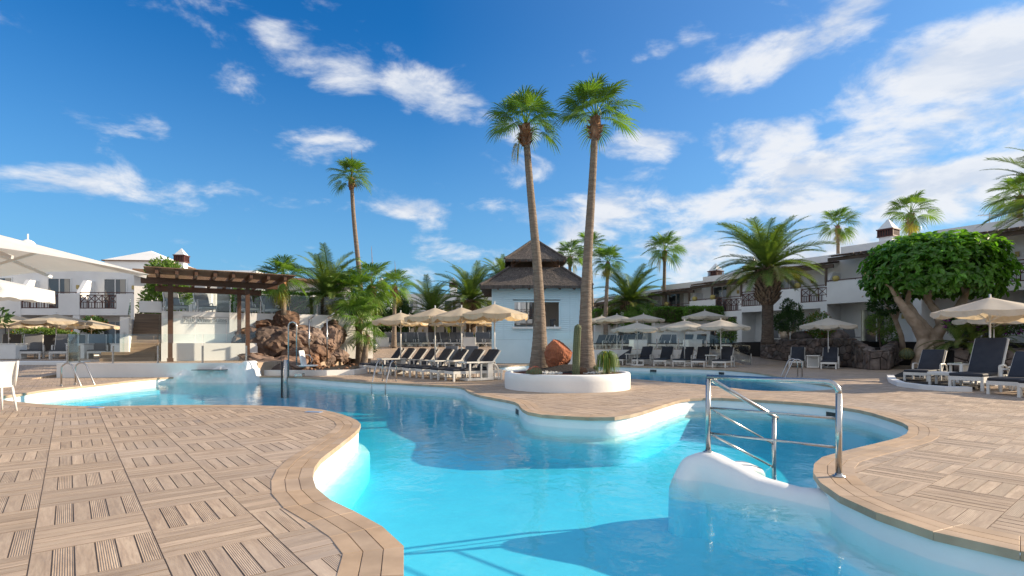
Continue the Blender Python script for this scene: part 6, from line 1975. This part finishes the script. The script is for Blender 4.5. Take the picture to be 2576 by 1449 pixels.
# ------------------------------------------------------------------ rubber tree
def rubber_tree():
    foot = gr(2332, 926); foot = Vector((foot.x*26/foot.y, 26.0, -.02))
    t = thing('rubber_tree', 'broad rubber tree with glossy green crown and pale twisted trunks', 'tree', foot)
    d = 26.0; s = d/F
    def Q(x, y, dy=0): return Vector(((x-2332)*s, dy, (926-y)*s))
    tr = MB()
    def limb(pts, rs): 
        out = []; rr_ = []
        for (a, b), (r0, r1) in zip(zip(pts[:-1], pts[1:]), zip(rs[:-1], rs[1:])):
            for k in range(6): f = k/6; out.append(a.lerp(b, f)); rr_.append(r0+(r1-r0)*f)
        out.append(pts[-1]); rr_.append(rs[-1]); tr.tube(out, rr_, 10)
    limb([Q(2338,930), Q(2330,880), Q(2338,845), Q(2322,820), Q(2300,795), Q(2282,765)], [.62,.50,.42,.28,.24,.2])
    limb([Q(2305,928,-.1), Q(2312,890,-.15), Q(2322,850,-.1), Q(2298,815,-.2), Q(2265,775,-.3), Q(2240,745,-.4)], [.34,.30,.30,.26,.20,.14])
    limb([Q(2372,930,.15), Q(2362,890,.1), Q(2352,850,.1), Q(2368,815,.0), Q(2358,780,.1), Q(2342,745,.3)], [.36,.30,.30,.20,.18,.15])
    limb([Q(2335,862,.1), Q(2352,835,-.2), Q(2372,805,-.3), Q(2398,770,-.4), Q(2420,740,-.2)], [.28,.24,.22,.2,.14])
    limb([Q(2330,845,.2), Q(2318,800,.6), Q(2300,760,.9)], [.2,.15,.12])
    limb([Q(2378,920,-.05), Q(2366,870,-.1), Q(2350,840,-.15)], [.26,.2,.12])
    limb([Q(2330,905,-.55), Q(2324,885,-.45), Q(2326,858,-.35)], [.10,.14,.16])
    limb([Q(2312,928,-.5), Q(2318,905,-.42), Q(2326,880,-.36)], [.14,.15,.12]); limb([Q(2352,930,-.5), Q(2348,900,-.42), Q(2344,868,-.34)], [.13,.13,.12])
    for (a, b) in ((Q(2240,745,-.4),Q(2205,715,-.6)),(Q(2282,765),Q(2260,705,-.9)),(Q(2342,745,.3),Q(2345,680,.2)),(Q(2420,740,-.2),Q(2460,700,-.4)),(Q(2420,740,-.2),Q(2425,670,.4)),(Q(2300,760,.9),Q(2280,690,1.0)),(Q(2345,740,.2),Q(2390,660,-.8)),(Q(2260,705,-.9),Q(2300,650,-.8))):
        limb([a, a.lerp(b,.5)+Vector((0,0,.12)), b], [.13,.09,.04])
    rr = random.Random(31)
    for k in range(60):
        a = rr.uniform(0, 6.28); b = Vector((cos(a)*rr.uniform(1.0,3.3), sin(a)*rr.uniform(.8,2.4), rr.uniform(3.4,5.6))); c = b + Vector((rr.uniform(-.6,.6), rr.uniform(-.6,.6), rr.uniform(.3,.8)))
        limb([b, (b+c)/2 + Vector((.05,0,0)), c], [.03,.022,.012])
    me_tr = remeshed('trunk', tr, M['ficus_bark'], .045, None, None, .035, .35, 3, t, seed=2)
    # crown: clusters of leaves at branch ends
    cx = Vector(((2357-2332)*s, 0, (926-680)*s)); rad = Vector((160*s, 2.25, 90*s))
    L = MB(); cnt = 0; shared = []
    for v in range(8):
        mb = MB(); w_ = .085; l_ = .30; cup = .03+.012*(v % 4); dr = -.03 - .02*(v % 3)
        prof = [(0,.0),(.18,.62),(.42,1.0),(.68,.86),(.88,.42),(1,0)]
        vs = []
        for (f, q) in prof: vs += [(f*l_, -w_*q, cup*q + dr*f*f), (f*l_, 0, dr*f*f), (f*l_, w_*q, cup*q + dr*f*f)]
        fs = []
        for i in range(len(prof)-1):
            fs += [(i*3, i*3+3, i*3+4, i*3+1), (i*3+1, i*3+4, i*3+5, i*3+2)]
        mb.add(vs, fs); shared.append((mb, mb.mesh('leaf', M['ficus'])))
    items = []
    for k in range(1350):
        while True:
            dd = Vector((rr.gauss(0,1), rr.gauss(0,1), rr.gauss(0,1))).normalized()
            if dd.z > -.62: break
        f = rr.random(); q = (.86 + .16*rr.random()) if f < .62 else rr.uniform(.45, .88)
        lump = 1 + .10*noise.noise(dd*2.1 + Vector((3,1,7))) + .06*noise.noise(dd*5.0)
        # flatten the ellipsoid towards a rounded box
        sp = lambda v, e: math.copysign(abs(v)**e, v)
        b = Vector((sp(dd.x,.86)*rad.x, sp(dd.y,.86)*rad.y, sp(dd.z,.84)*rad.z))*q*lump + cx
        n_ = rr.randint(4, 7); az0 = rr.uniform(0, 6.28)
        for j in range(n_):
            az = az0 + j*2.4; el = rr.uniform(-.35, .75)
            ax = (dd*.55 + Vector((0,0,.35))).normalized()
            side = ax.orthogonal().normalized(); s2 = ax.cross(side)
            dirv = (ax*sin(el) + (side*cos(az) + s2*sin(az))*cos(el)).normalized()
            up = (ax - dirv*ax.dot(dirv) + Vector((0,0,.25))).normalized(); yv = up.cross(dirv).normalized(); zv = dirv.cross(yv)
            sc = rr.uniform(.75, 1.25)
            m4 = Matrix(((dirv.x,yv.x,zv.x,0),(dirv.y,yv.y,zv.y,0),(dirv.z,yv.z,zv.z,0),(0,0,0,1)))
            m4 = Matrix.Translation(b + dirv*.02) @ m4 @ Matrix.Scale(sc, 4)
            items.append((b.y - .15*b.z*0, m4, rr.randrange(8)))
    items.sort(key=lambda i: i[0] + rr.uniform(0, 1.5))
    for k, (_, m4, v) in enumerate(items):
        if k < 300: 
            o = link('leaf', shared[v][1], t); o.matrix_local = m4
        else: L.add([m4 @ Vector(q) for q in shared[v][0].v], shared[v][0].f)
    L.obj('leaf', M['ficus'], t, kind='stuff')
rubber_tree()
kerb('low curved white kerb round the rubber tree bed', [tuple(gr(2240,952)), tuple(gr(2245,962)), tuple(gr(2268,972)), tuple(gr(2320,979)), tuple(gr(2380,984)), tuple(gr(2440,985))], .12, .2)
slab('tree_bed', [gr(2246,950)+Vector((0,0,.06)), gr(2262,967)+Vector((0,0,.06)), gr(2320,977)+Vector((0,0,.06)), gr(2440,982)+Vector((0,0,.06)), gr(2560,950)+Vector((0,0,.06)), gr(2480,915)+Vector((0,0,.06)), gr(2330,912)+Vector((0,0,.06))], -.01, M['gravel'])
slab('path', [(19.0,25.2,.02),(22.5,29.0,.35),(23.6,28.4,.35),(20.3,24.6,.02)], -.01, M['white_flat'])

# ------------------------------------------------------------------ palms
fan_palm((PC.x-.72, 16.1, .40), at(1322, 318, 16.1), 'left of the two tall fan palms rising from the round planter', .71, .155, (.10, 0), 22, 1, 2.1, low=-6, boots=34)
fan_palm((PC.x+.58, 15.7, .40), at(1498, 300, 15.7), 'right of the two tall fan palms rising from the round planter', .73, .155, (-.06, 0), 22, 2, 2.1, dry=0, low=-6, boots=34)
fan_palm((at(893, 880, 33).x, 33, .1), at(884, 450, 33), 'solitary tall fan palm with bent trunk left of centre', .84, .18, (.35, 0), 24, 3, 1.3, dry=0, spike=True, low=-16)
fan_palm((at(717, 860, 26.8).x, 26.8, .1), at(712, 706, 26.8), 'fan palm growing between the rock mound and the pergola', .84, .17, (0,0), 24, 4, 1.1, dry=2, low=-24, boots=40)
fan_palm((at(991, 840, 40).x, 40, .9), at(993, 722, 40), 'slim fan palm right of the young palm clump', .92, .17, (0,0), 22, 5, 1.2, dry=1, spike=True, low=-24)
fan_palm((at(896, 884, 29.5).x, 29.5, .1), at(889, 752, 29.5), 'young fan palm, left stem of the clump in the gravel bed', 1.12, .24, (.05,0), 20, 6, 1.25, dry=1, low=-34)
fan_palm((at(919, 882, 30.5).x, 30.5, .1), at(934, 722, 30.5), 'young fan palm, right stem of the clump in the gravel bed', 1.08, .24, (-.05,0), 20, 7, 1.25, dry=1, low=-34, spike=True)
fan_palm((at(905, 884, 28.6).x, 28.6, .1), at(903, 806, 28.6), 'low bushy fan palm in front of the clump stems', .86, .2, (0,0), 15, 8, 1.2, dry=1, low=-38, boots=12)
fan_palm((at(915, 884, 28.0).x, 28.0, .1), at(923, 846, 28.0), 'smallest fan palm spreading low over the gravel bed', .62, .16, (0,0), 13, 9, 1.2, dry=1, low=-34, boots=8)
fan_palm((at(1427, 800, 50).x, 50, .8), at(1434, 648, 50), 'fan palm right behind the hut roof', 1.05, .22, (.1,0), 24, 10, 1.2, dry=1, low=-22)
fan_palm((at(1492, 830, 52).x, 52, .8), at(1485, 625, 52), 'fan palm half hidden behind the right planter palm', 1.12, .22, (0,0), 24, 11, 1.2, low=-22)
fan_palm((at(1526, 830, 45).x, 45, .8), at(1529, 662, 45), 'fan palm between the hut and the right hedges', .95, .20, (-.1,0), 24, 12, 1.2, dry=2, low=-26)
fan_palm((at(1673, 800, 47).x, 47, .9), at(1672, 632, 47), 'straight fan palm in front of the far hotel apartments', 1.12, .20, (-.08,0), 24, 13, 1.2, dry=1, low=-26)
fan_palm((at(2109, 700, 52).x, 52, 1.2), at(2108, 570, 52), 'fan palm behind the hotel roof right of the thick date palm', 1.2, .22, (0,0), 17, 14, 1.2, dry=1, low=-30)
fan_palm((at(2294, 700, 44).x, 44, 1.2), at(2290, 540, 44), 'fan palm behind the hotel roof above the rubber tree', 1.25, .24, (0,0), 17, 15, 1.2, dry=2, low=-30)
fan_palm((at(2566, 700, 40).x, 40, 1.2), at(2566, 495, 40), 'fan palm at the right edge behind the feathery palm', 1.25, .22, (0,0), 22, 16, 1.2, dry=1)
date_palm((at(832, 880, 29.5).x, 29.5, .3), at(826, 752, 29.5), 'feathery date palm right of the upper terrace glass', 2.5, .30, 50, 1)
date_palm((at(1086, 850, 50).x, 50, .9), at(1088, 790, 50), 'low feathery date palm left of the middle of the back terrace', 3.2, .36, 48, 2)
date_palm((at(1186, 830, 48).x, 48, .9), at(1184, 757, 48), 'tall feathery date palm left of the hut', 3.5, .42, 54, 3, skirt=1.3)
date_palm((at(1266, 820, 54).x, 54, .9), at(1268, 715, 54), 'feathery date palm rising behind the hut roof at left', 3.0, .36, 44, 4)
date_palm((at(1580, 800, 47).x, 47, .9), at(1584, 762, 47), 'feathery date palm right of the hut before the far apartments', 3.2, .36, 50, 5)
date_palm((at(1931, 858, 31).x, 31, 1.15), at(1931, 678, 31), 'thick trunked date palm in front of the right hotel wing', 3.0, .30, 70, 6, skirt=2.0, low=-20)
date_palm((at(2668, 850, 22).x, 22, .6), at(2668, 512, 22), 'feathery date palm reaching in from the right edge', 2.7, .32, 54, 7, skirt=1.2)

# ------------------------------------------------------------------ hedges and shrubs
for (x, y, d, W_, D_, H_, lab, sd_, n) in ((1525, 818, 50, 2.3, 1.2, 1.3, 'clipped hedge left of the rounded hedge on the right terrace', 1, 3000), (1683, 813, 44, 2.7, 1.2, 1.15, 'long clipped hedge in front of the right hotel wing', 2, 5200), (1770, 808, 42, 2.6, 1.1, 1.0, 'clipped hedge behind the tall terrace parasol', 3, 4200)):
    p = at(x, y, d); hedge(lab, (p.x, p.y, p.z), (W_, D_, H_), 0, n, sd_, M['hedge'], .13)
    MB().bev((p.x, p.y+.15, (p.z+.8)/2), (W_*.94, D_*.7, p.z-.8+.1), .03, 1).obj('hedge_plinth', M['plaster'])['label'] = f'white plinth wall below the {lab}'
    bpy.data.objects[-1] if False else None
for o in COL.objects:
    if o.name.startswith('hedge_plinth'): o['category'] = 'wall'
bush('round_shrub', 'big rounded green shrub between the hedges on the right terrace', 'shrub', at(1614, 812, 46), [(0,0,.55,1.75,1.3,1.0),(.5,0,.2,1.4,1.2,.8),(-.6,0,.2,1.2,1.1,.8)], M['hedge'], 6000, .15, 5)
bush('flower_hedge', 'green flowering hedge behind the left terrace loungers', 'hedge', at(108, 853, 28.6), [(-1.1,0,.18,.7,.4,.32),(-.2,0,.22,.7,.4,.36),(.6,0,.18,.7,.4,.32),(1.35,0,.12,.5,.35,.28)], M['shrub'], 3400, .12, 6, flowers=(M['red_flower'], 18, .12))
bush('bamboo_shrub', 'tall feathery green shrub left of the pergola', 'shrub', (at(400, 800, 28).x, 28, .5), [(0,0,2.6,.85,.7,1.4),(.3,0,4.1,.85,.7,.9),(.8,.2,3.3,.7,.6,.9),(-.2,0,1.3,.6,.6,.9)], M['shrub'], 6500, .20, 7)
bush('small_tree', 'small round orange flowering standard tree under the left parasol', 'tree', (at(234, 870, 31.5).x, 31.5, .5), [(0,0,1.75,.62,.6,.48)], M['dark_leaf'], 1500, .14, 8, stem=[([(0,0,0),(.04,0,.6),(0,0,1.5)], [.07,.06,.05]), ([(0.02,0,.9),(.25,0,1.5)], [.04,.02]), ([(0,0,.9),(-.25,0,1.5)], [.04,.02])], flowers=(M['red_flower'], 40, .09))
bush('dark_tree', 'dark leafy tree behind the slim fan palm', 'tree', (at(984, 850, 47).x, 47, .9), [(0,0,3.2,1.5,1.2,1.9),(.8,0,2.4,1.1,1,1.3),(-.9,0,2.2,1,1,1.3)], M['dark_leaf'], 5200, .26, 9)
bush('round_tree', 'small round dark tree right of the thick date palm', 'tree', (at(1985, 850, 31.5).x, 31.5, 1.2), [(0,0,1.30,.85,.8,.62),(.25,0,1.85,.5,.5,.5),(-.4,0,1.2,.5,.5,.5),(-.1,0,2.15,.35,.35,.4)], M['dark_leaf'], 4200, .12, 10, stem=[([(0,0,0),(-.05,0,.5),(-.1,0,1.1)], [.05,.04,.03]), ([(.05,0,0),(.2,0,.6),(.25,0,1.2)], [.04,.035,.02])])
bush('red_shrub', 'rounded shrub covered in red blossom behind the stone wall', 'shrub', at(2060, 850, 31), [(0,0,.75,.72,.6,.70),(.2,0,.4,.7,.5,.5)], M['shrub'], 2600, .12, 11, flowers=(M['red_flower'], 420, .08))
bush('bougainvillea', 'purple bougainvillea behind the near right parasol', 'shrub', (at(2478, 850, 24).x, 24, 1.0), [(0,0,1.35,1.2,.8,.5),(-.6,.2,1.1,.8,.7,.45),(.9,0,1.1,.8,.7,.5)], M['dark_leaf'], 3600, .15, 12, flowers=(M['purple_flower'], 1300, .12))
bush('low_shrub', 'small green shrub at the left foot of the stone wall', 'shrub', (at(1936, 890, 34).x, 34, .55), [(0,0,.3,.34,.3,.34)], M['shrub'], 500, .12, 13)
bush('vine_shrub', 'thin climbing shrub beside the leaning trunk left of the rubber tree', 'shrub', (at(2215, 860, 29).x, 29, 1.0), [(0,0,1.2,.7,.5,.6),(.5,0,.6,.5,.4,.5)], M['shrub'], 1500, .13, 14)
bush('green_shrub', 'green shrub behind the parasols on the right terrace', 'shrub', (at(1830, 840, 36).x, 36, .85), [(0,0,.9,.6,.5,.75),(.3,0,1.5,.3,.3,.5)], M['shrub'], 1500, .13, 15)
bush('green_shrub', 'low green shrubs under the palms at the gravel bed', 'shrub', (at(870, 860, 34).x, 34, .4), [(-.5,0,.5,.6,.5,.5),(.4,0,.6,.7,.5,.6),(1.2,0,.4,.6,.5,.45)], M['shrub'], 2200, .15, 16)
bush('orange_shrub', 'low shrub with orange blossom left of the hut', 'shrub', (at(1205, 850, 43.5).x, 43.5, .9), [(0,0,.55,.8,.5,.5)], M['shrub'], 1200, .15, 17, flowers=(M['red_flower'], 60, .12))
bush('leafy_branch', 'dark leafy branch hanging in at the left edge under the parasols', 'tree', (at(-70, 850, 17).x, 17, 0), [(.55,0,2.05,.62,.4,.30),(-.2,0,2.3,.6,.5,.5)], M['dark_leaf'], 420, .17, 18, stem=[([(-.6,0,0),(-.5,0,1.2),(0,0,2.1),(.7,0,2.05)], [.08,.07,.04,.015])])
# leaning pale trunk left of the rubber tree
t = thing('leaning_tree', 'slim pale leaning tree just left of the rubber tree', 'tree', (at(2268, 870, 28).x, 28, .9))
MB().tube([(0.1,0,-.1),(-.02,0,.7),(-.35,0,1.6),(-.75,0,2.2)], [.14,.12,.11,.07], 10).obj('trunk', M['ficus_bark'], t, True)
MB().tube([(-.30,0,1.5),(-.1,0,2.1),(.1,0,2.6)], [.09,.07,.04], 8).obj('branch', M['ficus_bark'], t, True)
cb = MB(); rr = random.Random(3); leaves(cb, (-.7,0,2.3), (.9,.7,.5), 900, .2, rr); cb.obj('crown', M['dark_leaf'], t)
# yucca clumps right of the rubber tree
def spiky(label, p, n, L, seed, m):
    rr = random.Random(seed); t = thing('yucca', label, 'plant', p, 0, 'spiky plants in the right bed')
    for k in range(n):
        o = link('frond', DATE[(DATE_EL[min(6, int(k/n*6.5))], rr.randrange(2))] if k % 3 else DATE_Y[k % 2], t); o.location = (0,0,.3)
        o.rotation_euler = (0, rr.uniform(-.2,.2), k*2.4); s_ = L*rr.uniform(.8,1.15); o.scale = (s_,)*3
    MB().tube([(0,0,-.1),(0,0,.38)], [.12,.10], 8).obj('stem', M['bark'], t, True)
for k, (x, d, L) in enumerate(((2408, 22.9, 1.35), (2446, 22.6, 1.45), (2500, 22.9, 1.3))):
    p = at(x, 850, d); p.z = .95; spiky(('left', 'middle', 'right')[k] + ' of three spiky palm plants in the bed behind the right parasol', p, 22, L, k, None)

# ------------------------------------------------------------------ the attendant on the right terrace
def attendant():
    base = at(1792, 860, 33.5); base.z = .8
    t = thing('person', 'person in dark clothing reaching out to hold a parasol pole on the terrace', 'person', base, radians(200))
    bm = bmesh.new(); sk = bm.verts.layers.skin.verify()
    J = {'pelvis':(0,0,.95,.13,.10),'waist':(0,0,1.10,.125,.09),'chest':(0,-.02,1.32,.155,.11),'neck':(0,-.02,1.48,.055,.055),'chin':(0,-.05,1.57,.06,.065),'head':(0,-.05,1.66,.092,.105),'top':(0,-.04,1.75,.055,.065),
         'sl':(.18,-.02,1.41,.062,.06),'el':(.36,-.14,1.25,.045,.045),'wl':(.52,-.30,1.22,.032,.032),'hl':(.60,-.37,1.23,.036,.024),
         'sr':(-.18,-.02,1.41,.062,.06),'er':(-.24,.02,1.14,.045,.045),'wr':(-.24,-.08,.92,.032,.032),'hr':(-.24,-.11,.83,.036,.026),
         'kl':(.10,-.02,.50,.07,.07),'al':(.11,.02,.09,.045,.045),'tl':(.12,-.16,.035,.042,.03),'kr':(-.10,-.02,.50,.07,.07),'ar':(-.11,.03,.09,.045,.045),'tr':(-.12,-.15,.035,.042,.03),'hipl':(.095,0,.86,.098,.095),'hipr':(-.095,0,.86,.098,.095)}
    E = [('pelvis','waist'),('waist','chest'),('chest','neck'),('neck','chin'),('chin','head'),('head','top'),('chest','sl'),('sl','el'),('el','wl'),('wl','hl'),('chest','sr'),('sr','er'),('er','wr'),('wr','hr'),('pelvis','hipl'),('hipl','kl'),('kl','al'),('al','tl'),('pelvis','hipr'),('hipr','kr'),('kr','ar'),('ar','tr')]
    V = {}
    for k, (x, y, z, rx, ry) in J.items():
        v = bm.verts.new((x,y,z)); v[sk].radius = (rx, ry); V[k] = v
        if k == 'pelvis': v[sk].use_root = True
    for a, b in E: bm.edges.new((V[a], V[b]))
    me = bpy.data.meshes.new('body'); bm.to_mesh(me); bm.free()
    o = link('body', me, t); o.modifiers.new('skin', 'SKIN'); sb = o.modifiers.new('sub', 'SUBSURF'); sb.levels = 2; sb.render_levels = 2
    dg = bpy.context.evaluated_depsgraph_get(); me2 = bpy.data.meshes.new_from_object(o.evaluated_get(dg)); o.modifiers.clear(); o.data = me2
    me2.materials.clear(); me2.materials.append(M['skin']); me2.materials.append(M['black_cloth'])
    for p in me2.polygons:
        c = p.center
        cloth = c.z < 1.46 and not (abs(c.x) > .31) and not (c.x < -.15 and c.z < 1.12 and c.y < .12 and abs(c.x) > .19)
        p.material_index = 1 if cloth else 0; p.use_smooth = True
    for k in range(4):
        MB().tube([(.60,-.37+.0,1.25-.018*k),(.65,-.42,1.252-.018*k),(.66,-.455,1.24-.018*k),(.63,-.46,1.235-.018*k)], [.010,.009,.008,.007], 6).obj('finger', M['skin'], t, True)
    MB().tube([(.575,-.375,1.25),(.60,-.41,1.275),(.635,-.425,1.27)], [.012,.010,.008], 6).obj('thumb', M['skin'], t, True)
    MB().lathe([(.10,0),(.105,.05),(.08,.10),(.02,.125)], 14, (0,-.03,1.655)).obj('hair', M['black_cloth'], t, True)
    MB().tube([(0,-.155,1.675),(0,-.175,1.645),(0,-.15,1.635)], [.008,.016,.012], 6).obj('nose', M['skin'], t, True)
attendant()

# blue depth markers let into the coping
for k, (x, y, lab) in enumerate(((789, 1037, 'blue marker tile in the deck near the curved pool corner'), (240, 1026, 'blue marker tile in the deck edge at the far left of the pool'))):
    p = gr(x, y); o = MB().bev((0,0,0), (.30,.12,.012), .003, 1).obj('marker_tile', M['marker']); o.location = (p.x, p.y, .006); o.rotation_euler = (0,0,-.25); o['label'] = lab; o['category'] = 'marker tile'
